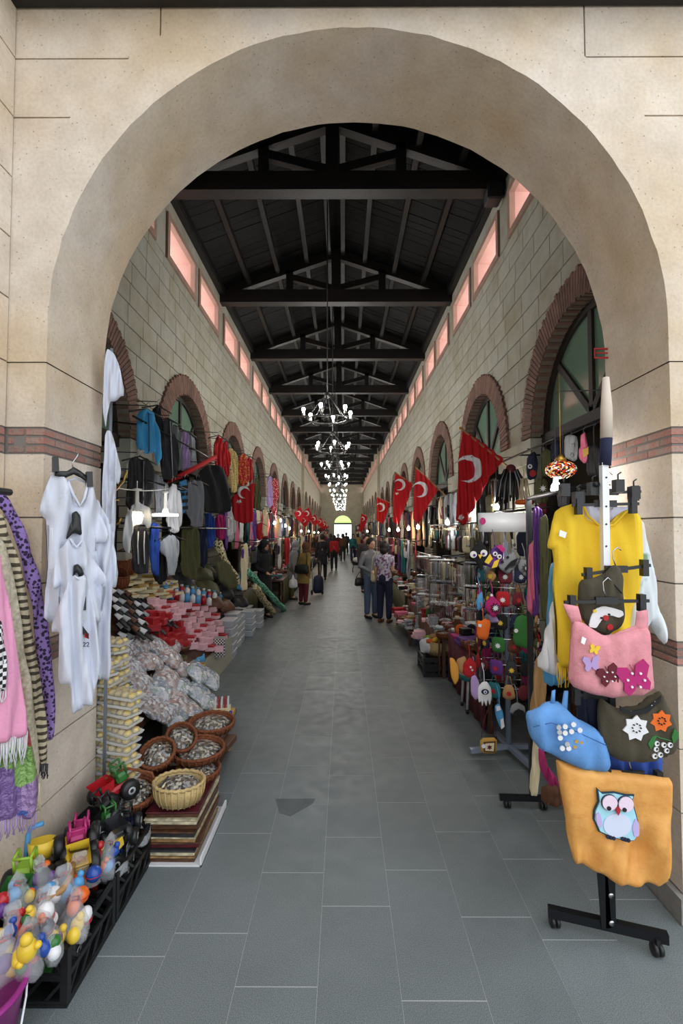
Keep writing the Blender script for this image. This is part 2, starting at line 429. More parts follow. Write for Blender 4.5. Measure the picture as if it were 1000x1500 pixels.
for (z0, z1, kd) in courses:
    for s_, xe in ((1, XR), (-1, XL)):
        if kd == 'b':
            h = (z1-z0)/3
            for r in range(3):
                zz0, zz1 = z0+r*h+.004, z0+(r+1)*h-.003
                yy = FY+.004; off = .5*(r % 2)
                # bricks along the reveal
                for b_ in range(4):
                    ya = FY+.004+max(0, (b_-off)*.19); yb = min(BY-.004, FY+.004+(b_+1-off)*.19)
                    if yb-ya > .03: blk(br_me, 'brick', gate, min(xe+s_*.004, xe+s_*.10), max(xe+s_*.004, xe+s_*.10), ya, yb, zz0, zz1)
                for b_ in range(4):
                    xa = .105+b_*.2+off*.1; xb = xa+.195
                    if s_ < 0:
                        if xe-xb < RETX: xb = xe-RETX
                        if xb-xa < .02: continue
                        blk(br_me, 'brick', gate, xe-xb, xe-xa, FY+.004, FY+.1, zz0, zz1)
                    elif b_ < 3: blk(br_me, 'brick', gate, xe+xa, xe+xb, FY+.004, FY+.1, zz0, zz1)
        else:
            p = .03 if kd == 'p' else 0
            a, b_ = (xe-p, xe+.9) if s_ > 0 else (RETX-.3, xe+p)
            blk(plin_me if kd == 'p' else blk_me, 'plinth_block' if kd == 'p' else 'block', gate, a, b_, FY-p, BY+p, z0, z1, .004)
# spandrel blocks: courses clipped by the ring
SPZ = [ring0, zp(172), zp(86), zp(-5)]
def clipped(x0, x1, z0, z1, cx, cz, r, ns=10):
    """outline of a block above / beside a circle"""
    pts = []
    for i in range(ns+1):
        x = x0+(x1-x0)*i/ns; d = r*r-(x-cx)**2
        c = cz+math.sqrt(d) if d > 0 else -9
        pts.append((x, max(z0, c)))
    keep = []
    for i, p in enumerate(pts):
        if p[1] < z1: keep.append(p)
        for j in (i-1, i+1):
            if p[1] < z1 and 0 <= j <= ns and pts[j][1] >= z1:
                xx = math.sqrt(max(0, r*r-(z1-.001-cz)**2)); xi = cx+xx if p[0] > cx else cx-xx
                keep.append((xi, z1-.001))
    pts = sorted(keep)
    if len(pts) < 2: return None
    return pts + [(pts[-1][0], z1), (pts[0][0], z1)]
for i in range(len(SPZ)-1):
    z0, z1 = SPZ[i]+.004, SPZ[i+1]-.004
    vx = [onY(235, 30, FY).x, onY(856, 50, FY).x] if i == len(SPZ)-2 else [GX]
    xs = [RETX-.25] + vx + [XR+1.2]
    for a, b_ in zip(xs[:-1], xs[1:]):
        if i == len(SPZ)-2 or True:
            if b_-a > .5 and i < len(SPZ)-2:
                segs = [(a, b_)]
            else: segs = [(a, b_)]
            for (p, q) in segs:
                for half in ((p, min(q, GX)), (max(p, GX), q)):
                    if half[1]-half[0] < .05: continue
                    pol = clipped(half[0]+.004*(half[0] != GX), half[1]-.004*(half[1] != GX), z0, z1, GX, SPR, GO-.02, 40)
                    if pol: MB().prism(pol, FY+.001, BY-.02).build('block', M_FAC, gate)
# return wall towards the camera on the left
ret = empty('wall_left_return'); tag(ret, 'limestone side wall beside the gate, seen at a sharp angle', kind='structure')
MB().box(RETX-.4, RETX-G, -2.5, FY-.001, 0, 6).build('mortar_core', M_JOINTF, ret)
levels = [0, .125, .5, .8, LOWB[0], LOWB[1], zp(855), zp(758), HIB[0], HIB[1], ring0, zp(437), zp(348), zp(260), zp(172), zp(86), zp(0), zp(-90), 5.0]
for i in range(len(levels)-1):
    z0, z1 = levels[i], levels[i+1]
    if i in (4, 8):
        for r in range(3):
            h = (z1-z0)/3
            for b_ in range(7): blk(br_me, 'brick', ret, RETX-.1, RETX-.002, FY-.005-(b_+1)*.2+.1*(r % 2), FY-.005-b_*.2-(.0 if b_ or r % 2 == 0 else 0)+.1*(r % 2)*(b_ > 0), z0+r*h+.003, z0+(r+1)*h-.003)
    else:
        y = FY-.002; off = .35 if i % 2 else .62
        while y > -2.2:
            blk(blk_me, 'block', ret, RETX-.2, RETX, max(-2.4, y-off), y, z0, z1, .004); y -= off; off = .7
# dark lintel beam of the porch above the arch
tb = MB(); tb.box(-4.5, 4.5, FY-.22, FY-.01, zp(9)-.02, zp(9)+.3)
tag(tb.build('trim_1', M_WOODK), 'black stained porch beam running above the stone arch', kind='structure')

# hall side walls -----------------------------------------------------
AR_I, AR_O = 1.06, 1.35
SP2 = 2.93; WTOP = 6.62; WZ0, WZ1 = 5.70, 6.375
WTH = .42
def win_spans(b):                     # two openings in each bay (bay b runs between trusses)
    y0 = TR0 + (b-1)*BAY
    return [(y0+.20, y0+1.52), (y0+1.70, y0+3.02)]
STEP_Y = 28.9
NB = int((ENDY-BY)/BAY)+2
blk2_me = boxm.mesh('block', M_BLOCK)
def hall_wall(side):
    X = WR if side > 0 else WL
    root = empty('wall_right' if side > 0 else 'wall_left'); tag(root, 'long ashlar hall wall with brick arches and high windows', kind='structure')
    def bx(mb, d0, d1, y0, y1, z0, z1):     # d: distance outward from the face
        a, b_ = X+side*d0, X+side*d1; mb.box(min(a, b_), max(a, b_), y0, y1, z0, z1)
    def pr(mb, poly, d0, d1):               # poly in (y,z)
        M = Matrix(((0, 1, 0, X), (1, 0, 0, 0), (0, 0, 1, 0), (0, 0, 0, 1)))
        mb.prism(poly, side*d0, side*d1, M=M)
    core = MB(); g = .012
    narc = int((ENDY-ARC0)/BAY)+1
    cent = [ARC0+i*BAY for i in range(narc)]
    edges = [BY-.02]
    for c in cent:
        pr(core, [(edges[-1], 0), (c-AR_I-.05, 0), (c-AR_I-.05, SP2), (edges[-1], SP2)], g, WTH)
        top = [(c-(AR_I+.05)*math.cos(PI*i/20), SP2+(AR_I+.05)*math.sin(PI*i/20)) for i in range(21)]
        pr(core, top[:11]+[(c, WZ0), (c-AR_I-.05, WZ0)], g, WTH); pr(core, top[10:]+[(c+AR_I+.05, WZ0), (c, WZ0)], g, WTH)
        bx(core, g, WTH, edges[-1], c-AR_I-.05, SP2, WZ0)
        edges.append(c+AR_I+.05)
    bx(core, g, WTH, edges[-1], ENDY, 0, WZ0)
    yy = BY-.02
    for b in range(-1, NB):
        for (a, b_) in win_spans(b):
            if b_ < BY or a > ENDY-1: continue
            if a > yy: bx(core, g, WTH, yy, a, WZ0, WZ1)
            yy = max(yy, b_)
    bx(core, g, WTH, yy, ENDY, WZ0, WZ1); bx(core, g, WTH, BY-.02, ENDY, WZ1, WTOP+.25)
    core.build('mortar_core', M_JOINT, root)
    # ashlar blocks ---------------------------------------------------
    jz = [SP2-.01+.262*k for k in range(-11, 12)]; jz = [z for z in jz if z > -.02 and z < WZ0-.08] + [WZ0, WZ1, WTOP]
    jz[0] = 0 if jz[0] < .1 else jz[0]
    rb = random.Random(11 if side > 0 else 12); cand = []
    for ci in range(len(jz)-1):
        z0, z1 = jz[ci], jz[ci+1]; y = BY - rb.random()*.5
        if z0 >= WZ1-.01: ln_rng = (.9, 1.3)
        else: ln_rng = (.38, .64)
        while y < STEP_Y:
            ln = rb.uniform(*ln_rng); y0, y1 = y, min(y+ln, STEP_Y); y += ln
            if z0 < .4 and y0 > 8: pass
            if WZ0-.01 <= z0 < WZ1-.01:            # between the windows: one stone per pier
                continue
            # clip by nearest arch
            if z1 <= SP2+.0:
                parts = [(y0, y1)]
                for c in cent:
                    np_ = []
                    for (p, q) in parts:
                        if q <= c-AR_I or p >= c+AR_I: np_.append((p, q)); continue
                        if p < c-AR_I: np_.append((p, c-AR_I))
                        if q > c+AR_I: np_.append((c+AR_I, q))
                    parts = np_
                for (p, q) in parts:
                    if q-p > .05 and q > BY: cand.append((p, ('r', p, q, z0, z1)))
                continue
            c = min(cent, key=lambda v: abs(v-(y0+y1)/2)); r = AR_O-.02
            if z0 > SP2+r or abs(y0-c) > r and abs(y1-c) > r and not (y0 < c < y1): cand.append((y0, ('r', y0, y1, z0, z1)))
            else:
                cz = SP2; pol = clipped(y0, y1, z0, z1, c, cz, r, 10)
                if pol is None: continue
                inside_low = [p for p in pol[:-2]]
                cand.append((y0, ('p', pol)))
    for b in range(-1, NB):
        sp = win_spans(b)
        for (p, q) in ((sp[0][1], sp[1][0]), (sp[1][1], sp[1][1]+.38)):
            if p > BY and q < STEP_Y: cand.append((p, ('r', p, q, WZ0, WZ1)))
    cand.sort(key=lambda t: t[0]+ (3 if (t[1][0] == 'r' and t[1][3] < 2.4) else 0)+ (20 if t[1][0] == 'r' and t[1][3] < 1.5 else 0))
    far = MB(); J = .0065
    for n_, (_, it) in enumerate(cand):
        if it[0] == 'r':
            _, y0, y1, z0, z1 = it
            y0 += J; y1 -= J; z0 += J; z1 -= J
            if n_ < 300:
                a = X if side > 0 else X-.1
                inst('block', blk2_me, root, (a, y0, z0), (.1, y1-y0, z1-z0))
            else: bx(far, 0, .1, y0, y1, z0, z1)
        else:
            P = it[1]; cy = sum(p[0] for p in P)/len(P); y0 = min(p[0] for p in P); y1 = max(p[0] for p in P)
            P = [(y0+(p[0]-y0)*(1-2*J/(y1-y0))+J, p[1]+J if p[1] < P[-1][1]-.005 else p[1]-J) for p in P]
            if n_ < 300: m2 = MB(); pr(m2, P, 0, .1); m2.build('block', M_BLOCK, root)
            else: pr(far, P, 0, .1)
    bx(far, 0, .05, STEP_Y, ENDY, SP2+1.4, WZ0)
    o = far.build('block_courses', M_BLOCK, root); o['kind'] = 'stuff'
    # the far half of the hall stands a little further in
    m2 = MB()
    for c in cent:
        if c < STEP_Y+1: continue
    a, b_ = X-side*.16, X+side*.01
    narrow = [STEP_Y]
    for c in cent:
        if c-AR_I < STEP_Y: continue
        m2.box(min(a, b_), max(a, b_), narrow[-1], c-AR_I, 0, SP2); narrow.append(c+AR_I)
        top = [(c-(AR_I)*math.cos(PI*i/12), SP2+AR_I*math.sin(PI*i/12)) for i in range(13)]
        M = Matrix(((0, 1, 0, 0), (1, 0, 0, 0), (0, 0, 1, 0), (0, 0, 0, 1)))
        m2.prism(top[:7]+[(c, SP2+AR_I+.2), (c-AR_I, SP2+AR_I+.2)], a, b_, M=M); m2.prism(top[6:]+[(c+AR_I, SP2+AR_I+.2), (c, SP2+AR_I+.2)], a, b_, M=M)
    for i in range(len(narrow)):
        if i: pass
    prev = STEP_Y
    for c in cent:
        if c-AR_I < STEP_Y: continue
        m2.box(min(a, b_), max(a, b_), prev, c-AR_I, SP2, SP2+AR_I+.2); prev = c+AR_I
    m2.box(min(a, b_), max(a, b_), prev, ENDY, 0, SP2+AR_I+.2)
    m2.box(min(a, b_), max(a, b_), STEP_Y, ENDY, SP2+AR_I+.2, WZ0)
    yy = STEP_Y
    for b in range(0, NB):
        for (p, q) in win_spans(b):
            if p < STEP_Y or p > ENDY-1: continue
            m2.box(min(a, b_), max(a, b_), yy, p, WZ0, WZ1); yy = q
    m2.box(min(a, b_), max(a, b_), yy, ENDY, WZ0, WZ1); m2.box(min(a, b_), max(a, b_), STEP_Y, ENDY, WZ1, WTOP+.25)
    m2.build('far_masonry', M_FARM, root)
    # brick arches ------------------------------------------------------
    nb = 74; seg = PI/nb
    wedge = MB(); t0, t1 = -seg*.5*.82, seg*.5*.82
    pol = [(AR_I*math.sin(t0), AR_I*math.cos(t0)), (AR_I*math.sin(t1), AR_I*math.cos(t1)), (AR_O*math.sin(t1), AR_O*math.cos(t1)), (AR_O*math.sin(t0), AR_O*math.cos(t0))]
    M = Matrix(((0, 1, 0, 0), (1, 0, 0, 0), (0, 0, 1, 0), (0, 0, 0, 1)))
    wedge.prism(pol, -side*.035, side*.15, M=M); wme = wedge.mesh('brick', M_BRICK)
    mort = MB(); stuffb = MB()
    for ai, c in enumerate(cent):
        if c > STEP_Y and False: continue
        f0 = -.02 if c < STEP_Y-1 else -.175
        ringp = [(c+AR_O*.985*math.cos(PI*i/24), SP2+AR_O*.985*math.sin(PI*i/24)) for i in range(25)] + [(c+(AR_I+.012)*math.cos(PI*i/24), SP2+(AR_I+.012)*math.sin(PI*i/24)) for i in range(24, -1, -1)]
        for i in range(24):
            q = [ringp[i], ringp[i+1], ringp[49-i-1], ringp[49-i]]; pr(mort, q, f0, .14)
        for i in range(nb):
            th = -PI/2 + (i+.5)*seg
            sx = .035*(i % 2)*(.6+.8*rb.random())
            if ai < 4:
                o = inst('brick', wme, root, (X, c, SP2), (1, 1+sx*.5, 1+sx*.5), (-th, 0, 0))
            elif c < STEP_Y:
                R = Matrix.Rotation(-th, 4, 'X')
                for v_ in (0,): 
                    vs = [(R @ Vector(v)) + Vector((X, c, SP2)) for v in wedge.v]; stuffb.add(vs, wedge.f)
            else:
                if i % 2 == 0:
                    R = Matrix.Rotation(-th, 4, 'X'); vs = [(R @ Vector((v[0]-side*.16, v[1], v[2]))) + Vector((X, c, SP2)) for v in wedge.v]; stuffb.add(vs, wedge.f)
    mort.build('arch_mortar', M_MORT, root); o = stuffb.build('far_brickwork', M_BRICK, root); o['kind'] = 'stuff'
    # impost stones on the piers
    for i, c in enumerate(cent[:9]):
        m3 = MB()
        pol = [(c+AR_I-.02, SP2-.30), (c+BAY-AR_I+.02, SP2-.30), (c+BAY-AR_I+.02, SP2-.02), (c+AR_I-.02, SP2-.02)]
        pr(m3, pol, -.05, .30); m3.build('impost', M_BLOCK, root)
    # windows in the arches ------------------------------------------------
    n_ = 0
    for ai, c in enumerate(cent):
        d = .11 if c < STEP_Y else 0.0
        wn = empty('window_%d' % (ai+1 + (0 if side < 0 else 40))); wn['kind'] = 'structure'
        tag(wn, 'dark wood fanlight with green glass in the %s brick arch of the %s wall' % (('first', 'second', 'third', 'fourth', 'fifth', 'sixth', 'seventh', 'eighth', 'ninth', 'tenth', 'eleventh', 'twelfth', 'thirteenth', 'fourteenth', 'last', 'last')[ai], 'right' if side > 0 else 'left'))
        def lp(u, v): return (c+u, SP2+.02+v)
        R1 = AR_I+.01
        m3 = MB()
        oo = [lp(R1*math.cos(PI*i/20), R1*math.sin(PI*i/20)) for i in range(21)]; ii = [lp((R1-.10)*math.cos(PI*i/20), (R1-.10)*math.sin(PI*i/20)) for i in range(21)]
        for i in range(20): pr(m3, [oo[i], oo[i+1], ii[i+1], ii[i]], d, d+.08)
        m3.build('frame', M_FRAMEW, wn)
        m3 = MB(); pr(m3, [lp(-R1, -.14), lp(R1, -.14), lp(R1, .0), lp(-R1, .0)], d-.03, d+.10); m3.build('transom', M_FRAMEW, wn)
        for a_ in (45, 90, 135):
            m3 = MB(); u, v = math.cos(math.radians(a_)), math.sin(math.radians(a_)); nx, nz = -v*.035, u*.035
            pr(m3, [lp(nx, nz), lp(-nx, -nz), lp(u*(R1-.05)-nx, v*(R1-.05)-nz), lp(u*(R1-.05)+nx, v*(R1-.05)+nz)], d+.005, d+.075); m3.build('mullion', M_FRAMEW, wn)
        for a_ in range(4):
            m3 = MB(); pp = [lp(0, 0)] + [lp((R1-.06)*math.cos(PI/4*(a_+i/6)), (R1-.06)*math.sin(PI/4*(a_+i/6))) for i in range(7)]
            pr(m3, pp, d+.035, d+.045); m3.build('pane', M_GLASSG, wn)
        if c < 16:   # shop front posts below the fanlight
            for u in (-R1+.05, R1-.05):
                m3 = MB(); pr(m3, [lp(u-.05, -2.94), lp(u+.05, -2.94), lp(u+.05, -.12), lp(u-.05, -.12)], d, d+.08); m3.build('post', M_FRAMEW, wn)
    # clerestory windows -----------------------------------------------------
    for b in range(-1, NB):
        for wi, (p, q) in enumerate(win_spans(b)):
            if q < BY+.1 or p > ENDY-1: continue
            e = .0 if p < STEP_Y else .16
            n_ += 1
            wn = empty('window_%d' % (100+n_+(0 if side < 0 else 60))); wn['kind'] = 'structure'
            tag(wn, 'small high window with salmon painted reveal and stone surround')
            m3 = MB(); fw = .085
            P = [(p-.0, WZ0-.0), (q, WZ0), (q, WZ1), (p, WZ1)]; I = [(p+fw, WZ0+fw), (q-fw, WZ0+fw), (q-fw, WZ1-fw), (p+fw, WZ1-fw)]
            for i in range(4): pr(m3, [P[i], P[(i+1) % 4], I[(i+1) % 4], I[i]], -.025-e, .06)
            m3.build('surround', M_PINKF, wn)
            m3 = MB()
            O = [(p+fw+.02, WZ0+.15), (q-fw-.02, WZ0+.15), (q-fw-.02, WZ1-fw-.02), (p+fw+.02, WZ1-fw-.02)]; d0, d1 = .05-e, .66
            vs = []
            for (pt, dd) in [(x, d0) for x in I] + [(x, d1) for x in O]: vs.append((X+side*dd, pt[0], pt[1]))
            vs += [(X+side*d0, *pt) for pt in P] + [(X+side*d1, *pt) for pt in P]
            fs = [(i, (i+1) % 4, 4+(i+1) % 4, 4+i) for i in range(4)] + [(8+i, 8+(i+1) % 4, 12+(i+1) % 4, 12+i) for i in range(4)] + [(4+i, 4+(i+1) % 4, 12+(i+1) % 4, 12+i) for i in range(4)]
            m3.add(vs, fs); m3.build('reveal', M_PINK, wn)
            m3 = MB(); pr(m3, [(O[0][0]-.02, O[0][1]-.02), (O[1][0]+.02, O[1][1]-.02), (O[2][0]+.02, O[2][1]+.02), (O[3][0]-.02, O[3][1]+.02)], d1-.02, d1-.01); m3.build('pane', M_PANE, wn)
    # the shops behind the arches: back room closed off from the sky
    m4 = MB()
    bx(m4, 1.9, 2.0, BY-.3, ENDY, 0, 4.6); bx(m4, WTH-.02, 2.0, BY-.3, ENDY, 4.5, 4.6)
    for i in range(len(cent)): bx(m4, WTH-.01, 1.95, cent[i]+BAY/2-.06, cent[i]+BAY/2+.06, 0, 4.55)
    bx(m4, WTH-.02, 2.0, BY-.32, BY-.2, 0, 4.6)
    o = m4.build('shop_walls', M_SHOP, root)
    return cent
M_FARM = mat('far_ashlar', (184, 176, 154), .9, var=.2, scale=3, coord='world')
CENT = hall_wall(-1); hall_wall(1)

# end wall -------------------------------------------------------------
ew = empty('wall_back'); tag(ew, 'pale end wall of the hall with a bright arched doorway', kind='structure')
M = Matrix.Identity(4); DX = onY(502, 780, ENDY).x; DW = .88; DS = 2.55
mb = MB(); a = [(DX-DW*math.cos(PI*i/16), DS+DW*.95*math.sin(PI*i/16)) for i in range(17)]
mb.prism([(WL-.5, 0), (DX-DW, 0)] + a[:9] + [(DX, 8), (WL-.5, 8)], ENDY-.2, ENDY+.2); mb.prism(a[8:] + [(DX+DW, 0), (WR+.5, 0), (WR+.5, 8), (DX, 8)], ENDY-.2, ENDY+.2)
mb.build('masonry', M_FARM, ew)
mb = MB(); mb.prism(a, ENDY-.05, ENDY); dl = mb.build('fanlight', mat('lit_green_fanlight', (196, 230, 140), .4, em=.7), ew)
mb = MB(); mb.box(DX-DW, DX+DW, ENDY-.1, ENDY+.05, DS-.08, DS+.08); mb.build('door_lintel', M_FRAMEW, ew)

# roof --------------------------------------------------------------------
ceil = empty('ceiling'); tag(ceil, 'black boarded pitched roof on timber trusses', kind='structure')
EZ, AZ = 6.74, 7.62
HS = (WR-WL)/2
def slope(x): return AZ-(AZ-EZ)*abs(x-HC)/HS
mb = MB()
for s_ in (-1, 1):
    xa, xb = HC, HC+s_*(HS+.7)
    mb.prism([(xa, AZ+.05), (xb, slope(xb)+.05), (xb, slope(xb)+.2), (xa, AZ+.2)], BY-.6, ENDY+.5)
mb.build('roof_shell', M_WOODK, ceil)
ang = math.atan((AZ-EZ)/HS); ln = math.hypot(HS+.3, (AZ-EZ)/HS*(HS+.3)); PW = .17
pl_me = MB().box(0, 1, 0, 1, 0, 1).mesh('plank', M_PLANK); farp = MB(); pr_ = random.Random(2)
k = 0; y = BY-.1
while y < STEP_Y:
    for s_ in (-1, 1):
        dz = pr_.uniform(-.006, .006); sc_ = (ln, PW-.008, .02)
        rot = (0, ang if s_ > 0 else PI-ang, 0)
        Mx = Matrix.Translation((HC, y if s_ > 0 else y, AZ+.02+dz)) @ Euler((0, ang if s_ > 0 else PI-ang, 0)).to_matrix().to_4x4()
        if k < 75: inst('plank', pl_me, ceil, Mx.to_translation(), sc_, rot)
        else: farp.obox(Mx, ln, PW-.008, .02, c=(ln/2, PW/2, .01))
    k += 1; y += PW
o = farp.build('far_planks', M_PLANK, ceil); o['kind'] = 'stuff'
for s_ in (-1, 1):
    for t in (.06, .25, .5, .75, .97):
        x = HC+s_*HS*t; z = slope(x)-.03
        mb = MB(); mb.box(x-.04, x+.04, BY-.1, ENDY, z-.09, z+.02); mb.build('purlin', M_WOODK, ceil)
# wall plates
for s_, X in ((-1, WL), (1, WR)):
    mb = MB(); mb.box(min(X-s_*.1, X+s_*.3), max(X-s_*.1, X+s_*.3), BY-.1, ENDY, WTOP-.02, WTOP+.22); mb.build('wall_plate', M_WOODK, ceil)
ords = 'first second third fourth fifth sixth seventh eighth ninth tenth eleventh twelfth thirteenth fourteenth fifteenth'.split()
BZ0, BZ1 = 6.47, 6.73
def truss(y, i):
    t = empty('roof_truss', (HC, y, 0)); tag(t, 'black timber roof truss, %s from the entrance arch' % ords[i], kind='structure')
    def p(name, f): m = MB(); f(m); m.build(name, M_WOODK, t)
    p('tie_beam', lambda m: m.box(-HS-.15, HS+.15, -.1, .1, BZ0, BZ1))
    p('king_post', lambda m: m.box(-.09, .09, -.09, .09, BZ1, AZ))
    for s_ in (-1, 1):
        p('rafter', lambda m: m.beam((0, 0, AZ-.12), (s_*(HS+.1), 0, EZ-.08), .14, .18))
        x = s_*.40*HS
        p('queen_post', lambda m: m.box(x-.07, x+.07, -.07, .07, BZ1, slope(HC+x)-.12))
        p('strut', lambda m: m.beam((s_*.1, 0, BZ1+.07), (x-s_*.06, 0, slope(HC+x)-.26), .1, .12))
i = 0; y = TR0-BAY
while y < ENDY-1: truss(y, min(i, 14)); y += BAY; i += 1
# ================================================================== chandeliers
M_IRON = mat('wrought_iron', (58, 58, 58), .5, metal=.6)
M_BULB = mat('glowing_bulb', (255, 252, 246), .3, em=165)
M_BULBW = mat('warm_glowing_bulb', (255, 214, 150), .3, em=110)
M_SOCK = mat('lamp_socket', (230, 228, 220), .4)
def make_chandelier():
    t = empty('chandelier')
    ring = MB(); n = 28
    ring.tube([(.33*math.cos(2*PI*i/n), .33*math.sin(2*PI*i/n), 0) for i in range(n)], .013, 6, closed=True); ring.build('ring', M_IRON, t)
    m = MB(); m.tube([(0, 0, .42), (0, 0, 3.9)], .011, 6); m.build('hanging_rod', M_IRON, t)
    m = MB(); m.lathe([(.02, .36), (.05, .38), (.055, .43), (.02, .46)], 12); m.build('collar', M_IRON, t)
    for i in range(6):
        a = 2*PI*i/6+.3; ca, sa = math.cos(a), math.sin(a)
        m = MB(); m.tube([(.05*ca, .05*sa, .40), (.2*ca, .2*sa, .2), (.33*ca, .33*sa, 0)], .008, 5); m.build('stay', M_IRON, t)
        m = MB(); m.tube([(.20*ca, .20*sa, -.07), (.31*ca, .31*sa, -.05), (.39*ca, .39*sa, 0), (.41*ca, .41*sa, .05)], .009, 6); ar_ = m.build('arm', M_IRON, t)
        m = MB(); m.lathe([(.022, .04), (.026, .08), (.018, .10)], 8, (.41*ca, .41*sa, 0)); m.build('socket', M_SOCK, ar_)
        m = MB(); m.lathe([(.014, .095), (.022, .115), (.030, .145), (.026, .165), (.011, .177), (0, .18)], 10, (.41*ca, .41*sa, 0)); m.build('bulb', M_BULB, ar_)
    return t
ch0 = make_chandelier(); y = TR0+BAY/2; i = 0
while y < ENDY-2:
    c = ch0 if i == 0 else copy_tree(ch0)
    c.location = (-.27 if i == 0 else -.25, y, 3.72+.0*i); c.rotation_euler = (0, 0, .35*i)
    tag(c, 'iron ring chandelier with six bulbs, %s along the hall from the gate' % ords[min(i, 14)], 'chandelier', 'chandeliers along the ridge')
    y += BAY; i += 1
# ================================================================== library of goods
PAL = {'red': (176, 30, 38), 'pink': (214, 110, 140), 'pale pink': (238, 190, 198), 'magenta': (178, 40, 110), 'orange': (228, 108, 36), 'yellow': (232, 196, 60),
       'cream': (226, 214, 178), 'white': (228, 228, 230), 'green': (52, 112, 52), 'lime': (140, 178, 50), 'teal': (40, 110, 116), 'sky blue': (84, 160, 214),
       'blue': (40, 76, 160), 'navy': (28, 34, 62), 'purple': (96, 52, 130), 'lilac': (176, 150, 200), 'brown': (98, 62, 40), 'tan': (176, 136, 88),
       'grey': (128, 130, 134), 'charcoal': (52, 52, 56), 'black': (24, 24, 27), 'silver': (176, 180, 184), 'gold': (190, 150, 70), 'olive': (84, 84, 50), 'maroon': (98, 28, 40), 'slate': (84, 100, 128)}
def P(n, rough=.7, **k): return C(*PAL[n], rough, **k)
M_CHROME = mat('chrome_wire', (190, 192, 196), .25, metal=1)
M_BLKPL = mat('black_plastic', (26, 27, 28), .4)
M_GREYPL = mat('grey_painted_steel', (128, 136, 148), .4, metal=.3)
M_WHITEM = mat('white_enamel', (232, 234, 238), .35)
M_WICK = mat('brown_wicker', (150, 84, 48), .7, var=.4, scale=60, bump=.8, bscale=140)
M_BAMB = mat('pale_bamboo', (214, 186, 128), .6, var=.25, scale=30, bump=.5, bscale=80)
M_WOODL = mat('light_wood', (178, 132, 84), .6, var=.25, scale=12)
M_WOODB = mat('dark_brown_wood', (92, 58, 38), .55, var=.35, scale=12)
M_CARD = mat('cardboard', (176, 142, 100), .85, var=.1, scale=10)
M_WHITE = mat('white_cotton', (205, 209, 222), .85, bump=.1, bscale=90)
M_TAG = mat('paper_price_tag', (240, 240, 238), .8)
def plastic_mat(name, cols, sc_=18, rough=.12):
    """clear film over a jumble of coloured contents: voronoi cells of the contents, glossy film"""
    m = bpy.data.materials.new(name); MATS[name] = m; m.use_nodes = True; N = m.node_tree.nodes; L = m.node_tree.links; b = N['Principled BSDF']
    b.inputs['Roughness'].default_value = rough; b.inputs['Coat Weight'].default_value = 1.0; b.inputs['Coat Roughness'].default_value = .08
    tc = N.new('ShaderNodeTexCoord').outputs['Object']; v = N.new('ShaderNodeTexVoronoi'); v.inputs['Scale'].default_value = sc_; L.new(tc, v.inputs['Vector'])
    sp = N.new('ShaderNodeSeparateColor'); L.new(v.outputs['Color'], sp.inputs[0])
    r = N.new('ShaderNodeValToRGB'); r.color_ramp.interpolation = 'CONSTANT'; L.new(sp.outputs[0], r.inputs['Fac'])
    el = r.color_ramp.elements
    while len(el) < len(cols): el.new(.5)
    for i, c in enumerate(cols): el[i].position = i/len(cols); el[i].color = (*srgb(c), 1)
    L.new(r.outputs['Color'], b.inputs['Base Color'])
    n = N.new('ShaderNodeTexNoise'); n.inputs['Scale'].default_value = 42; n.inputs['Detail'].default_value = 3; L.new(tc, n.inputs['Vector'])
    bp = N.new('ShaderNodeBump'); bp.inputs['Strength'].default_value = .9; bp.inputs['Distance'].default_value = .03; L.new(n.outputs['Fac'], bp.inputs['Height']); L.new(bp.outputs['Normal'], b.inputs['Normal']); L.new(bp.outputs['Normal'], b.inputs['Coat Normal'])
    return m
M_SHELLS = plastic_mat('film_over_shells', [(186, 190, 200), (214, 216, 224), (160, 142, 138), (228, 230, 236), (190, 174, 168), (140, 150, 166)], 40)
M_SHELLS2 = plastic_mat('film_over_pink_shells', [(204, 180, 176), (218, 214, 218), (176, 146, 142), (230, 228, 230), (160, 164, 174)], 36)
M_SHELLS3 = plastic_mat('film_over_white_shells', [(222, 226, 234), (198, 208, 222), (168, 188, 180), (236, 238, 242), (150, 162, 184)], 26)
M_BEADS = plastic_mat('heap_of_beads', [(150, 150, 150), (90, 82, 70), (190, 184, 170), (60, 56, 52), (120, 104, 84)], 70, .3)
M_CLEARP = mat('clear_plastic_film', (236, 240, 246), .06, alpha=.22, spec=.9)
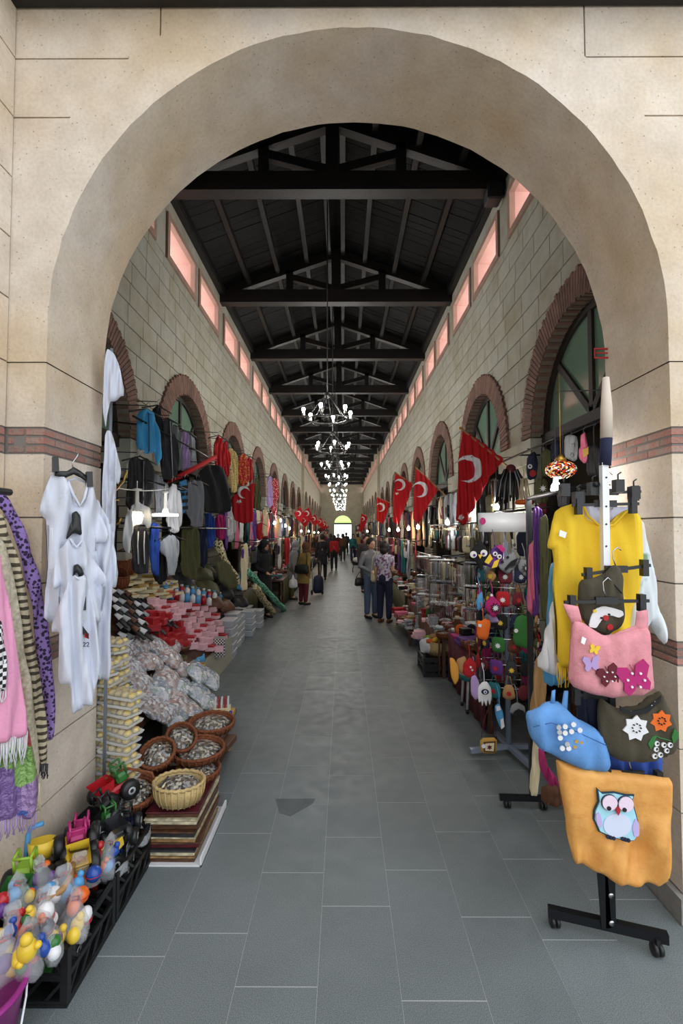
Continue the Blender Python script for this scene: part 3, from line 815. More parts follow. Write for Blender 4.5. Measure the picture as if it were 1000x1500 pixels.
def print_mat(name, a, b_, sc_=14, kind='spots', w=.5):
    """printed cloth: spots, bands or checks in two dyes"""
    if name in MATS: return MATS[name]
    m = bpy.data.materials.new(name); MATS[name] = m; m.use_nodes = True; N = m.node_tree.nodes; L = m.node_tree.links; b = N['Principled BSDF']; b.inputs['Roughness'].default_value = .8
    tc = N.new('ShaderNodeTexCoord').outputs['Object']
    if kind == 'spots':
        v = N.new('ShaderNodeTexVoronoi'); v.inputs['Scale'].default_value = sc_; L.new(tc, v.inputs['Vector']); f = v.outputs['Distance']
    elif kind == 'bands':
        v = N.new('ShaderNodeTexWave'); v.inputs['Scale'].default_value = sc_; v.inputs['Distortion'].default_value = 4; v.bands_direction = 'Z'; L.new(tc, v.inputs['Vector']); f = v.outputs['Fac']
    elif kind == 'stripes':
        v = N.new('ShaderNodeTexWave'); v.inputs['Scale'].default_value = sc_; v.bands_direction = 'Z'; L.new(tc, v.inputs['Vector']); f = v.outputs['Fac']
    elif kind == 'check':
        v = N.new('ShaderNodeTexChecker'); v.inputs['Scale'].default_value = sc_; L.new(tc, v.inputs['Vector']); f = v.outputs['Fac']
    else:
        v = N.new('ShaderNodeTexNoise'); v.inputs['Scale'].default_value = sc_; v.inputs['Detail'].default_value = 3; L.new(tc, v.inputs['Vector']); f = v.outputs['Fac']
    r = N.new('ShaderNodeValToRGB'); L.new(f, r.inputs['Fac']); e = r.color_ramp.elements
    e[0].position = w-.04; e[1].position = w+.04; e[0].color = (*srgb(a), 1); e[1].color = (*srgb(b_), 1); L.new(r.outputs['Color'], b.inputs['Base Color'])
    return m
M_LEOP = print_mat('purple_leopard_print', (44, 30, 66), (146, 118, 184), 58, 'spots', .46)
M_TIGER = print_mat('tan_tiger_print', (70, 62, 48), (190, 178, 150), 9, 'bands', .42)
M_TIEDYE = plastic_mat('tie_dyed_cloth', [(110, 150, 70), (150, 120, 170), (60, 90, 170), (170, 50, 60), (130, 170, 90), (120, 90, 150)], 9, .8)
M_SEQG = print_mat('green_sequins', (16, 64, 46), (130, 214, 184), 34, 'spots', .48)
M_SEQO = print_mat('gold_sequins', (90, 76, 44), (226, 214, 170), 32, 'spots', .48)
M_FLORAL = print_mat('floral_print', (120, 70, 110), (198, 196, 210), 22, 'noise', .47)
M_GOLDBRO = print_mat('red_gold_brocade', (170, 30, 34), (196, 130, 60), 24, 'noise', .55)
M_LATT = print_mat('woven_white_black', (40, 40, 44), (216, 214, 210), 55, 'check', .5)
M_COINBELT = print_mat('coin_trimmed_cloth', (40, 30, 30), (200, 180, 120), 45, 'spots', .3)

def tr(pts, P0, th):
    """photo outline -> local coordinates on the upright plane through P0 turned by th"""
    n = Vector((math.sin(th), -math.cos(th), 0)); u = Vector((math.cos(th), math.sin(th), 0)); O = Vector((0, 0, CAMZ)); P0 = Vector(P0); out = []
    for (px, py) in pts:
        d = ray(px, py); t = (P0-O).dot(n)/d.dot(n); q = O+d*t-P0; out.append((q.dot(u), q.z))
    return out
def folds(amp=.012, f=45, ph=0, wob=3.0):
    return lambda x, z: amp*math.sin(f*x+wob*math.sin(5*z+ph)+ph) + amp*.6*math.sin(f*.37*x-7*z+2*ph) + amp*.35*math.sin(f*1.9*x+11*z+ph)
def garment(name, label, cat, pts, P0, th, m, thick=.05, fo=(.012, 45), step=None, group=None, part='fabric', hanger=None, sm=1):
    """a hanging cloth thing; P0 lies on the thing"""
    t = thing(name, label, cat, P0, th, group)
    L_ = tr(pts, P0, th); w_ = max(p[0] for p in L_)-min(p[0] for p in L_)
    if sm: L_ = smooth_poly(L_, sm)
    pillow(L_, thick, step or max(.016, w_/18), folds(fo[0], max(fo[1], 2*PI*rnd.uniform(2.2, 3.6)/w_), rnd.random()*6), edge=thick*.8).build(part, m, t)
    if hanger is not None:
        zt = max(p[1] for p in L_); xt = [p[0] for p in L_ if p[1] > zt-.02]; xt = sum(xt)/len(xt)
        add_hanger(t, (xt, 0, zt-.01), hanger)
    return t
def add_hanger(t, c, m=None, w_=.19, clips=True):
    m = m or M_BLKPL; x, y, z = c
    mb = MB(); mb.tube([(x-w_, y, z-.055), (x-w_*.45, y, z-.02), (x, y, z+.012), (x+w_*.45, y, z-.02), (x+w_, y, z-.055)], .009, 6)
    h = mb.build('hanger', m, t)
    mb = MB(); mb.tube([(x, y, z+.01), (x, y, z+.05), (x+.012, y, z+.075), (x+.032, y, z+.085), (x+.045, y, z+.068), (x+.043, y, z+.052)], .0028, 5); mb.build('hook', M_CHROME, h)
def applique(t, pts, P0, th, m, name='applique', y=-.03, sm=0):
    L_ = tr(pts, P0, th)
    if sm: L_ = smooth_poly(L_, sm)
    mb = MB(); flatshape(L_, y, .006, mb=mb); return mb.build(name, m, t)
def crescent(cx, cz, r, k=.8, off=.25, n=18, rot=0):
    r2 = r*k; dx = r*off
    xi = (r*r-r2*r2+dx*dx)/(2*dx); a1 = math.acos(max(-1, min(1, xi/r))); a2 = math.acos(max(-1, min(1, (xi-dx)/r2)))
    A = [(r*math.cos(a), r*math.sin(a)) for a in [a1+(2*PI-2*a1)*i/n for i in range(n+1)]]
    B = [(dx+r2*math.cos(a), r2*math.sin(a)) for a in [2*PI-a2-(2*PI-2*a2)*i/n for i in range(n+1)]]
    return [(cx+x*math.cos(rot)-z*math.sin(rot), cz+x*math.sin(rot)+z*math.cos(rot)) for (x, z) in A+B[1:-1]]
def star(cx, cz, r, n=5, k=.4, rot=PI/2):
    return [(cx+(r if i % 2 == 0 else r*k)*math.cos(rot+PI*i/n), cz+(r if i % 2 == 0 else r*k)*math.sin(rot+PI*i/n)) for i in range(2*n)]
def bevbox(x, y, z, r=.004):
    """box centred on x,y standing on z=0, with softened edges"""
    bm = bmesh.new(); bmesh.ops.create_cube(bm, size=1)
    for v in bm.verts: v.co = Vector((v.co.x*x, v.co.y*y, (v.co.z+.5)*z))
    bmesh.ops.bevel(bm, geom=bm.edges[:], offset=min(r, x*.3, y*.3, z*.3), segments=1, affect='EDGES')
    mb = MB(); bm.verts.index_update(); mb.add([v.co[:] for v in bm.verts], [[v.index for v in f.verts] for f in bm.faces]); bm.free(); return mb
# ---- prototypes (built once, then copied) ---------------------------------
def gift_box(col, x=.09, y=.09, z=.06, lid=None):
    t = empty('gift_box'); bevbox(x, y, z*.72).build('body', P(col, .5), t)
    bevbox(x*1.05, y*1.05, z*.32).build('lid', P(lid or col, .5), t, Matrix.Translation((0, 0, z*.68))); return t
def basket(r=.11, h=.05, oval=1.0, m=None, content=None, handle=False):
    t = empty('wicker_basket'); m = m or M_WICK
    mb = MB(); mb.lathe([(0, 0), (r*.8, 0), (r*.95, h*.5), (r, h), (r*.93, h), (r*.86, h*.45), (r*.74, .008), (0, .008)], 20, sx=1, sy=oval); mb.build('bowl', m, t)
    mb = MB(); n = 44; mb.tube([((r*.98)*math.cos(2*PI*i/n), r*.98*oval*math.sin(2*PI*i/n), h+.006*(i % 2)) for i in range(n)], .010, 5, closed=True); mb.build('rim', m, t)
    n = 24
    for i in range(n):
        a = 2*PI*i/n; mb = MB(); mb.tube([(r*.82*math.cos(a), r*.82*oval*math.sin(a), 0), (r*.98*math.cos(a), r*.98*oval*math.sin(a), h*.5), (r*1.02*math.cos(a), r*1.02*oval*math.sin(a), h)], .005, 4)
        if i == 0: ribs = mb
        else: ribs.add(mb.v, mb.f, 0, True)
    ribs.build('rib_weave', m, t)
    if content:
        mb = MB(); mb.lathe([(r*.9, h*.75), (r*.7, h*1.0), (r*.35, h*1.18), (0, h*1.22)], 16, sy=oval); o = mb.build('trinkets', content, t)
    if handle:
        mb = MB(); mb.tube([(-r, 0, h), (-r*.8, 0, h+r*.7), (0, 0, h+r*1.05), (r*.8, 0, h+r*.7), (r, 0, h)], .008, 6); mb.build('handle', m, t)
    return t
def package(x=.2, y=.16, z=.06, m=None):
    """clear bag of shells: plump film body with a sealed edge"""
    t = empty('shell_package'); m = m or M_SHELLS
    mb = pillow(smooth_poly([(-x/2, -y/2), (x/2, -y/2), (x/2, y/2), (-x/2, y/2)], 1), z, .03, lambda a, b_: .007*math.sin(60*a)*math.sin(50*b_))
    mb.v = [(p[0], p[2], -p[1]+z/2) for p in mb.v]; mb.build('film_bag', m, t)
    mb = MB(); mb.sheet(lambda u, v: (-x/2+x*u, y/2-.005+.02*v, z/2+.004*math.sin(9*u)+.01*v), 8, 1, .002); mb.build('sealed_edge', M_CLEARP, t); return t
def soap_tray():
    t = empty('soap_tray'); x, y = .21, .13
    mb = MB(); mb.add([(-x/2*.9, -y/2*.9, 0), (x/2*.9, -y/2*.9, 0), (x/2*.9, y/2*.9, 0), (-x/2*.9, y/2*.9, 0), (-x/2, -y/2, .018), (x/2, -y/2, .018), (x/2, y/2, .018), (-x/2, y/2, .018), (-x/2*.94, -y/2*.92, .018), (x/2*.94, -y/2*.92, .018), (x/2*.94, y/2*.92, .018), (-x/2*.94, y/2*.92, .018), (-x/2*.86, -y/2*.84, .005), (x/2*.86, -y/2*.84, .005), (x/2*.86, y/2*.84, .005), (-x/2*.86, y/2*.84, .005)],
        [(3, 2, 1, 0), (0, 1, 5, 4), (1, 2, 6, 5), (2, 3, 7, 6), (3, 0, 4, 7), (4, 5, 9, 8), (5, 6, 10, 9), (6, 7, 11, 10), (7, 4, 8, 11), (8, 9, 13, 12), (9, 10, 14, 13), (10, 11, 15, 14), (11, 8, 12, 15), (12, 13, 14, 15)])
    mb.build('tray', M_TRAY, t)
    for i in range(4):
        for j in range(2):
            mb = MB(); mb.ball((-.072+.048*i, -.028+.056*j, .026), .024, 9, sz=.8, sx=.95, sy=1.05); mb.build('soap', M_SOAP, t)
    mb = MB(); mb.sheet(lambda u, v: ((u-.5)*x*.98, (v-.5)*y*.98, .022+.026*min(1, 5*min(u, 1-u))*min(1, 5*min(v, 1-v))+.002*math.sin(20*u+9*v)), 10, 8); mb.build('film', M_CLEARP, t)
    return t
M_TRAY = mat('white_foam_tray', (226, 226, 222), .5); M_SOAP = mat('golden_soap', (226, 204, 130), .3, var=.3, scale=20, col2=(170, 140, 70))
def slipper(col, sole='black'):
    t = empty('slipper'); sh = smooth_poly([(-.035, -.12), (.03, -.12), (.04, -.03), (.05, .07), (.02, .13), (-.03, .125), (-.045, .05), (-.035, -.03)], 1)
    mb = MB(); mb.prism(sh, 0, -.02); mb.v = [(p[0], p[2], -p[1]) for p in mb.v]; mb.build('sole', P(sole), t)
    mb = MB(); mb.sheet(lambda u, v: ((u-.5)*.10*(1-.25*v), .02+.1*v, .02+.05*math.sin(PI*u)*(1-.45*v)), 8, 4, .006); mb.build('strap', P(col, .4), t); return t
def bottle(col, h=.12, r=.02, cap='white'):
    t = empty('bottle'); mb = MB(); mb.lathe([(0, 0), (r, 0), (r, h*.62), (r*.45, h*.78), (r*.45, h*.86)], 10); mb.build('body', P(col, .2), t)
    mb = MB(); mb.lathe([(r*.55, h*.84), (r*.55, h), (0, h)], 8); mb.build('cap', P(cap), t); return t
def folded_cloth(col, x=.26, y=.2, z=.03, m=None):
    t = empty('folded_cloth'); m = m or P(col, .85)
    mb = MB()
    pr = [(-x/2, 0), (x/2-.01, 0), (x/2, z*.25), (x/2-.008, z*.5), (x/2, z*.75), (x/2-.01, z), (-x/2, z), (-x/2-.004, z*.5)]
    mb.prism(pr, -y/2, y/2); mb.build('folds', m, t); return t
def pouch(col, w_=.1, h=.1, shape='diamond', motif='white', strap=True):
    t = empty('felt_pouch')
    if shape == 'diamond': pl = [(0, h/2), (w_/2, 0), (0, -h/2), (-w_/2, 0)]
    elif shape == 'square': pl = [(-w_/2, h/2), (w_/2, h/2), (w_/2, -h/2), (-w_/2, -h/2)]
    elif shape == 'drop': pl = [(-w_*.3, h/2), (w_*.3, h/2), (w_/2, -h*.3), (0, -h/2), (-w_/2, -h*.3)]
    else: pl = circle(0, 0, w_/2, 14, h/2)
    pillow(smooth_poly(pl, 1), .025, .03).build('felt', P(col, .95), t)
    if motif:
        mb = MB(); flatshape(star(0, -.005, w_*.22, 8, .55), -.014, .004, mb=mb); mb.build('motif', P(motif), t)
    if strap:
        mb = MB(); mb.tube([(-w_*.25, 0, h*.4), (-w_*.12, 0, h*.9), (0, 0, h*1.3), (w_*.12, 0, h*.9), (w_*.25, 0, h*.4)], .003, 5); mb.build('strap', P(col, .9), t)
    return t
def strand(col, h=.35, n=9, r=.007):
    t = empty('bead_necklace'); mb = MB()
    mb.tube([(-.012, 0, 0), (-.016, 0, -h*.5), (-.008, 0, -h*.9), (0, 0, -h), (.008, 0, -h*.9), (.016, 0, -h*.5), (.012, 0, 0)], .0035, 5); mb.build('string', P(col, .4), t)
    mb = MB(); mb.lathe([(0, -.02), (.016, 0), (.010, .02), (0, .024)], 8, (0, 0, -h)); mb.build('pendant', P('silver', .25, metal=.7), t); return t
def doll(col, col2='cream', h=.16):
    t = empty('cloth_doll'); mb = pillow(smooth_poly([(-.03, .0), (.03, 0), (.045, -.07), (.03, -.1), (.028, -h), (.008, -h), (0, -.1), (-.008, -h), (-.028, -h), (-.03, -.1), (-.045, -.07)], 1), .035, .02); mb.build('dress', P(col, .9), t)
    mb = MB(); mb.ball((0, 0, .025), .03, 10); hd = mb.build('head', P(col2, .9), t)
    mb = MB(); mb.ball((0, .006, .035), .031, 10, sz=.8); mb.build('hair', P('brown', .9), t); MB().tube([(0, 0, .05), (0, 0, .12)], .003, 4).build('loop', P('brown', .9), t); return t
def hanging_cloth(name, col, w_, h, th_=.06, m=None, sleeves=True, part='fabric'):
    """jacket / dress / scarf on a hanger, hook point at the origin"""
    t = empty(name)
    if sleeves == 'dress': pl = [(-.10, -.05), (-.03, -.03), (0, -.06), (.03, -.03), (.10, -.05), (w_*.36, -.12), (w_*.30, -h*.45), (w_/2, -h), (-w_/2, -h), (-w_*.30, -h*.45), (-w_*.36, -.12)]
    elif sleeves: pl = [(-.06, -.04), (0, -.07), (.06, -.04), (w_*.40, -.10), (w_/2, -h*.75), (w_*.38, -h*.78), (w_*.30, -h*.35), (w_*.32, -h), (-w_*.32, -h), (-w_*.30, -h*.35), (-w_*.38, -h*.78), (-w_/2, -h*.75), (-w_*.40, -.10)]
    else: pl = [(-w_/2, 0), (w_/2, 0), (w_*.46, -h*.5), (w_/2, -h), (-w_/2, -h), (-w_*.46, -h*.5)]
    pillow(smooth_poly(pl, 1), th_, max(.03, w_/14), folds(.012, 40, rnd.random()*6)).build(part, m or P(col, .85), t)
    if sleeves:
        mb = MB(); mb.tube([(-w_*.34, 0, -.10), (0, 0, -.03), (w_*.34, 0, -.10)], .008, 5); hg = mb.build('hanger', M_BLKPL, t)
        mb = MB(); mb.tube([(0, 0, -.03), (0, 0, .03), (.02, 0, .05), (.035, 0, .03)], .003, 4); mb.build('hook', M_CHROME, hg)
    return t
# ================================================================== white shirts on the gate pillar
def vec(p, Y=None, X=None, Z=None):
    if Y is not None: return onY(p[0], p[1], Y)
    if X is not None: return onX(p[0], p[1], X)
    return onZ(p[0], p[1], Z)
TH = math.radians(38)
def shirt(pts, d, label, hook=None, th=TH, name='t_shirt', fo=(.02, 42), thick=.05):
    P0 = onX(112, 850, -1.27) + Vector((math.sin(th), -math.cos(th), 0))*d
    t = garment(name, label, 'shirt', pts, P0, th, M_WHITE, thick, fo, step=.018, group='white shirts on the gate pillar')
    return t, P0
A_, pA = shirt([(78, 690), (90, 692), (98, 705), (112, 742), (120, 742), (127, 706), (133, 708), (145, 740), (158, 785), (152, 797), (140, 795), (139, 860), (150, 905), (108, 915), (64, 912), (66, 870), (76, 800), (77, 768), (66, 760), (57, 748), (66, 715)], .0, 'white T-shirt with open V neck clipped to a black hanger, just below the brick band')
B_, pB = shirt([(82, 812), (100, 787), (110, 800), (121, 788), (135, 812), (156, 850), (146, 864), (138, 850), (150, 908), (141, 912), (84, 890), (92, 860), (73, 863)], .05, 'white T-shirt in the middle of the hanging column on the pillar')
C_, pC = shirt([(100, 852), (107, 842), (114, 846), (122, 842), (130, 852), (140, 905), (147, 962), (137, 1030), (121, 1034), (120, 1042), (104, 1046), (102, 1000), (86, 1003), (86, 960), (88, 925), (76, 928), (78, 915), (88, 880)], .10, 'lowest white T-shirt of the column, with a dark printed picture on its chest')
D_, pD = shirt([(140, 730), (150, 740), (160, 770), (168, 800), (174, 850), (172, 862), (163, 860), (161, 996), (143, 996), (140, 900), (136, 800)], -.05, 'long white T-shirt hanging behind the others next to the gate edge')
# collars, necks, prints
def stroke(t, pts, P0, th, m, r=.006, name='collar', y=-.03, n=6):
    L_ = tr(pts, P0, th); mb = MB(); mb.tube([(x, y, z) for (x, z) in L_], r, n); return mb.build(name, m, t)
stroke(A_, [(98, 706), (105, 724), (115, 742), (122, 730), (127, 708)], pA, TH, M_WHITE, .007)
stroke(A_, [(97, 706), (112, 700), (127, 707)], pA, TH, M_WHITE, .006, 'back_neckband', .01)
stroke(B_, [(101, 789), (110, 802), (120, 790)], pB, TH, M_WHITE, .006)
stroke(C_, [(107, 843), (114, 848), (122, 843)], pC, TH, M_WHITE, .006)
hm = garment('clip_hanger', 'black clip hanger with wire hook holding the top white shirt', 'hanger', [(80, 690), (98, 690), (108, 684), (118, 690), (136, 704), (136, 712), (118, 700), (108, 695), (96, 700), (80, 697)], pA + Vector((.0, -.01, 0)), TH, M_BLKPL, .016, (0, 1), part='bar', sm=0)
stroke(hm, [(108, 688), (108, 678), (114, 670), (117, 664)], pA, TH, M_CHROME, .003, 'hook', 0)
for (cx, cy) in ((82, 680), (131, 702)):
    L_ = tr([(cx-4, cy-10), (cx+4, cy-10), (cx+5, cy+12), (cx-4, cy+12)], pA, TH); mb = MB(); mb.prism(L_, -.035, .01); mb.build('clip', M_BLKPL, hm)
for (pts, P_, lab) in (([(105, 752), (112, 748), (118, 756), (119, 772), (121, 786), (108, 780), (96, 792), (100, 776), (105, 766)], pB, 'black plastic hanger showing above the middle white shirt'), ([(108, 828), (114, 826), (120, 832), (123, 842), (116, 846), (112, 838), (106, 846), (108, 836)], pC, 'black plastic hanger showing above the lowest white shirt')):
    garment('hanger', lab, 'hanger', pts, P_ + Vector((.0, .015, 0)), TH, M_BLKPL, .03, (0, 1), part='bar')
for (pts, m, nm) in (([(116, 872), (124, 873), (124, 892), (117, 893)], P('charcoal'), 'print'), ([(118, 894), (124, 894), (124, 906), (118, 908)], P('silver'), 'print'), ([(118, 914), (127, 926), (127, 934), (118, 926)], P('black'), 'print'), ([(121, 926), (128, 926), (128, 934), (122, 932)], P('red'), 'print')):
    applique(C_, pts, pC, TH, m, nm, -.031)
for x0 in (119, 124):
    L_ = tr([(x0, 941), (x0+2, 939), (x0+4, 940), (x0+3.5, 942), (x0+1, 945), (x0+4.5, 945)], pC, TH); mb = MB(); mb.tube([(a, -.032, b_) for a, b_ in L_], .002, 4); mb.build('numeral', P('black'), C_)
th2 = math.radians(20)
for (pts, lab) in (([(156, 513), (165, 514), (175, 535), (183, 578), (172, 586), (161, 589), (157, 605), (154, 628), (150, 600), (153, 540)], 'white T-shirt hung highest, beside the first left brick arch'), ([(155, 630), (163, 632), (171, 660), (178, 690), (174, 710), (166, 706), (160, 690), (158, 740), (166, 790), (174, 850), (158, 860), (150, 800), (149, 740), (152, 680)], 'white T-shirt second from the top at the arch corner')):
    P0 = onX(160, 620, -1.37)
    garment('t_shirt', lab, 'shirt', pts, P0, th2, M_WHITE, .05, (.014, 50), group='white shirts on the gate pillar')
t = thing('shirt_rail', 'thin pole standing at the gate edge that carries the high white shirts', 'rail', (-1.40, BY-.05, 0))
MB().tube([(0, 0, 0), (0, 0, 2.95)], .010, 8).build('pole', M_GREYPL, t); MB().lathe([(.0, 0), (.08, 0), (.08, .015), (.0, .02)], 12).build('base', M_GREYPL, t)

# ================================================================== scarves on the return wall
TS = math.radians(55)
def scarf(pts, d, m, label, fr=None, nf=14, fcol=None, fl=.07, part='cloth'):
    P0 = onX(40, 900, RETX+.16) + Vector((math.sin(TS), -math.cos(TS), 0))*d
    t = garment('scarf', label, 'scarf', pts, P0, TS, m, .03, (.010, 60), step=.02, group='scarves beside the gate', part=part)
    if fr:
        L_ = tr(fr, P0, TS); mb = MB()
        for i in range(nf):
            f = i/(nf-1)*(len(L_)-1); k = min(int(f), len(L_)-2); x = L_[k][0]+(L_[k+1][0]-L_[k][0])*(f-k); z = L_[k][1]+(L_[k+1][1]-L_[k][1])*(f-k)
            mb.tube([(x, 0, z+.01), (x+rnd.uniform(-.004, .004), rnd.uniform(-.01, .01), z-fl*.5), (x+rnd.uniform(-.012, .012), 0, z-fl*rnd.uniform(.8, 1.1))], .0025, 4)
        mb.build('fringe', fcol or m, t)
    return t, P0
scarf([(-14, 716), (0, 720), (12, 730), (28, 755), (45, 800), (58, 850), (68, 900), (75, 950), (78, 1000), (79, 1060), (78, 1083), (70, 1085), (66, 1040), (60, 990), (52, 930), (42, 870), (32, 820), (18, 775), (0, 745), (-14, 740)], 0.0, M_LEOP, 'purple leopard print scarf hanging outermost from the wall')
scarf([(-14, 745), (0, 750), (14, 780), (28, 825), (40, 875), (50, 930), (58, 985), (66, 1045), (72, 1100), (70, 1122), (58, 1120), (50, 1050), (40, 985), (28, 905), (12, 830), (0, 800), (-14, 790)], .035, M_TIGER, 'tan scarf with dark tiger stripes next to the leopard print one', [(58, 1120), (70, 1122)], 12, P('charcoal'), .06)
scarf([(-14, 780), (0, 785), (10, 800), (22, 850), (32, 920), (44, 1000), (55, 1070), (60, 1120), (58, 1150), (48, 1158), (40, 1130), (30, 1050), (15, 950), (0, 880), (-14, 860)], .07, mat('cream_speckled_wool', (204, 196, 174), .9, col2=(160, 150, 128), scale=60), 'cream speckled scarf with pale fringe', [(46, 1156), (58, 1150)], 12, P('cream'), .12)
mult, pm = scarf([(-20, 1080), (20, 1078), (42, 1060), (50, 1100), (57, 1150), (54, 1190), (40, 1200), (20, 1196), (-20, 1214)], .10, M_TIEDYE, 'green and purple tie-dyed scarf hanging lowest', [(-15, 1208), (20, 1196), (52, 1190)], 26, P('lilac'), .08)
pk, pp = scarf([(-16, 806), (0, 810), (6, 840), (18, 900), (28, 980), (38, 1050), (41, 1070), (38, 1078), (10, 1086), (-16, 1090)], .14, mat('pink_wool', (232, 158, 190), .9, bump=.2, bscale=70), 'pink wool scarf with long white fringe', [(-14, 1088), (10, 1084), (40, 1074)], 26, P('white'), .12)
scarf([(-16, 900), (0, 905), (6, 940), (10, 985), (8, 1010), (-16, 1015)], .17, print_mat('black_white_check', (24, 24, 24), (228, 226, 226), 60, 'check'), 'black and white checked scarf end at the picture edge', [(-10, 1012), (8, 1010)], 8, P('white'), .06)
t = thing('scarf_rail', 'dark rail fixed to the side wall that carries the scarves', 'rail', (RETX+.05, 1.9, 2.04))
MB().tube([(.08, -.9, 0), (.12, .25, -.02)], .016, 8).build('bar', M_BLKPL, t)
for yy in (-.8, .1): MB().tube([(-.05, yy, .0), (.10, yy, 0)], .010, 6).build('bracket', M_BLKPL, t)

# ================================================================== crates, bucket and toys on the floor
def crate(name, label, loc, x, y, z, cat='crate', group=None):
    t = thing(name, label, cat, loc, 0, group)
    MB().box(0, x, 0, y, 0, .012).build('bottom', M_BLKPL, t)
    def side(a, b_, nm):
        a = Vector(a); b_ = Vector(b_); d = b_-a; n = max(3, int(d.length/.085))
        mb = MB()
        for h in (.012, z*.5, z-.014): mb.beam(a+Vector((0, 0, h)), b_+Vector((0, 0, h)), .012, .022)
        mb.build('rail', M_BLKPL, t)
        for i in range(n):
            p, q = a+d*(i/n), a+d*((i+1)/n)
            mb = MB(); mb.beam(p+Vector((0, 0, .01)), q+Vector((0, 0, z*.5)), .006, .012); mb.beam(q+Vector((0, 0, z*.5)), p+Vector((0, 0, z-.01)), .006, .012); mb.build('lattice_slat', M_BLKPL, t)
    e = .008
    side((e, e, 0), (x-e, e, 0), 'front'); side((x-e, e, 0), (x-e, y-e, 0), 'r'); side((x-e, y-e, 0), (e, y-e, 0), 'b'); side((e, y-e, 0), (e, e, 0), 'l')
    for (cx, cy) in ((.015, .015), (x-.015, .015), (x-.015, y-.015), (.015, y-.015)): MB().box(cx-.014, cx+.014, cy-.014, cy+.014, 0, z).build('corner_post', M_BLKPL, t)
    return t
crate('plastic_crate', 'black lattice plastic crate nearest the purple bucket, holding small toys', (-1.44, 1.94, 0), .37, .40, .22, group='black plastic crates')
crate('plastic_crate', 'black lattice plastic crate against the stack of wooden boxes', (-1.44, 2.35, 0), .37, .42, .22, group='black plastic crates')
bk = thing('bucket', 'purple plastic bucket with a white wire handle at the picture corner', 'bucket', (-1.285, 1.72, 0))
M_PURP = mat('purple_plastic', (150, 40, 130), .35)
MB().lathe([(0, .004), (.125, 0), (.165, .25), (.178, .255), (.178, .265), (.158, .265), (.120, .01), (0, .01)], 28).build('body', M_PURP, bk)
MB().tube([(.17*math.cos(a), .17*math.sin(a)-.02*math.sin(PI*i/8), .25-.16*math.sin(PI*i/8)) for i, a in enumerate([-1.2+1.9*k/8 for k in range(9)])], .004, 6).build('handle', M_WHITEM, bk)
M_SKIN = mat('skin', (196, 150, 122), .6)
# toy vehicles ---------------------------------------------------------
def toy_truck(body, cab):
    t = empty('toy_truck')
    bevbox(.09, .17, .045, .012).build('chassis', P(body, .35), t, Matrix.Translation((0, 0, .045)))
    bevbox(.075, .06, .055, .012).build('cab', P(cab, .35), t, Matrix.Translation((0, .045, .085)))
    mb = MB()
    for (a, b_) in (((-.03, .018, .13), (-.03, .018, .19)), ((.03, .018, .13), (.03, .018, .19)), ((-.03, .018, .19), (.03, .018, .19)), ((-.03, .07, .13), (-.03, .07, .19)), ((.03, .07, .13), (.03, .07, .19)), ((-.03, .018, .19), (-.03, .07, .19)), ((.03, .018, .19), (.03, .07, .19))): mb.tube([a, b_], .006, 5)
    mb.build('roll_cage', P(cab, .35), t)
    MB().add([(-.04, -.085, .09), (.04, -.085, .09), (.045, -.11, .14), (-.045, -.11, .14), (-.04, -.01, .09), (.04, -.01, .09), (.045, .0, .14), (-.045, .0, .14)], [(0, 1, 2, 3), (0, 4, 5, 1), (1, 5, 6, 2), (0, 3, 7, 4), (4, 7, 6, 5)]).build('tipper', P(body, .35), t)
    for sx in (-1, 1):
        for sy in (-.06, .055):
            M_ = Matrix.Rotation(PI/2, 4, 'Y')
            mb = MB(); mb.lathe([(.018, -.022), (.045, -.022), (.052, -.012), (.052, .012), (.045, .022), (.018, .022)], 16, (sx*.065, sy, .05), M_.to_3x3()); wh = mb.build('wheel', M_BLKPL, t)
            mb = MB(); mb.lathe([(0, -.02), (.02, -.024), (.02, .024), (0, .02)], 10, (sx*.065, sy, .05), M_.to_3x3()); mb.build('hub', P('silver', .3), wh)
    return t
def put(t, label, cat, px, Z, rz=0, group=None, tilt=0, s=1):
    """set a thing on the height Z below the pixel"""
    t.location = onZ(px[0], px[1], Z); t.rotation_euler = (tilt, 0, rz); t.scale = (s,)*3; tag(t, label, cat, group)
    if cat == 'toy truck':
        if t.location.y > 2.25: t.location.x = max(t.location.x, -1.27)
        elif t.location.x < -1.30: t.location.y = min(t.location.y, 2.12)
    return t
put(toy_truck('red', 'green'), 'red toy truck with green roll cage and black wheels leaning by the pillar', 'toy truck', (135, 1172), .34, -.7, 'toy trucks', .25, 1.05)
put(toy_truck('yellow', 'magenta'), 'yellow and pink toy truck lying on the heap in the crate', 'toy truck', (70, 1262), .28, .6, 'toy trucks', .5, 1.05)
put(toy_truck('green', 'lime'), 'green toy tractor with a big black body at the heap edge', 'toy truck', (48, 1310), .25, .2, 'toy trucks', .2, 1.1)
put(toy_truck('black', 'black'), 'all black toy truck behind the yellow one', 'toy truck', (92, 1215), .28, -.4, 'toy trucks', .3, 1.0)
put(toy_truck('charcoal', 'green'), 'dark toy truck with green cage in the far crate', 'toy truck', (160, 1230), .25, .9, 'toy trucks', .15, .9)
put(toy_truck('navy', 'black'), 'navy toy truck tucked beside the white mesh', 'toy truck', (185, 1222), .23, .2, 'toy trucks', .35, .8)
put(toy_truck('black', 'magenta'), 'black toy truck with pink cage at the wall', 'toy truck', (35, 1245), .30, .4, 'toy trucks', .35, .9)
t = put(empty('toy_box'), 'yellow cardboard toy box with a blue printed panel', 'box', (160, 1243), .23, -.35, None, .25)
bevbox(.12, .085, .05, .003).build('carton', P('yellow', .5), t); MB().box(.0, .055, -.044, -.0425, .008, .042).build('printed_panel', P('sky blue', .5), t); MB().box(-.045, -.012, -.044, -.0425, .02, .028).build('window_slot', P('black'), t)
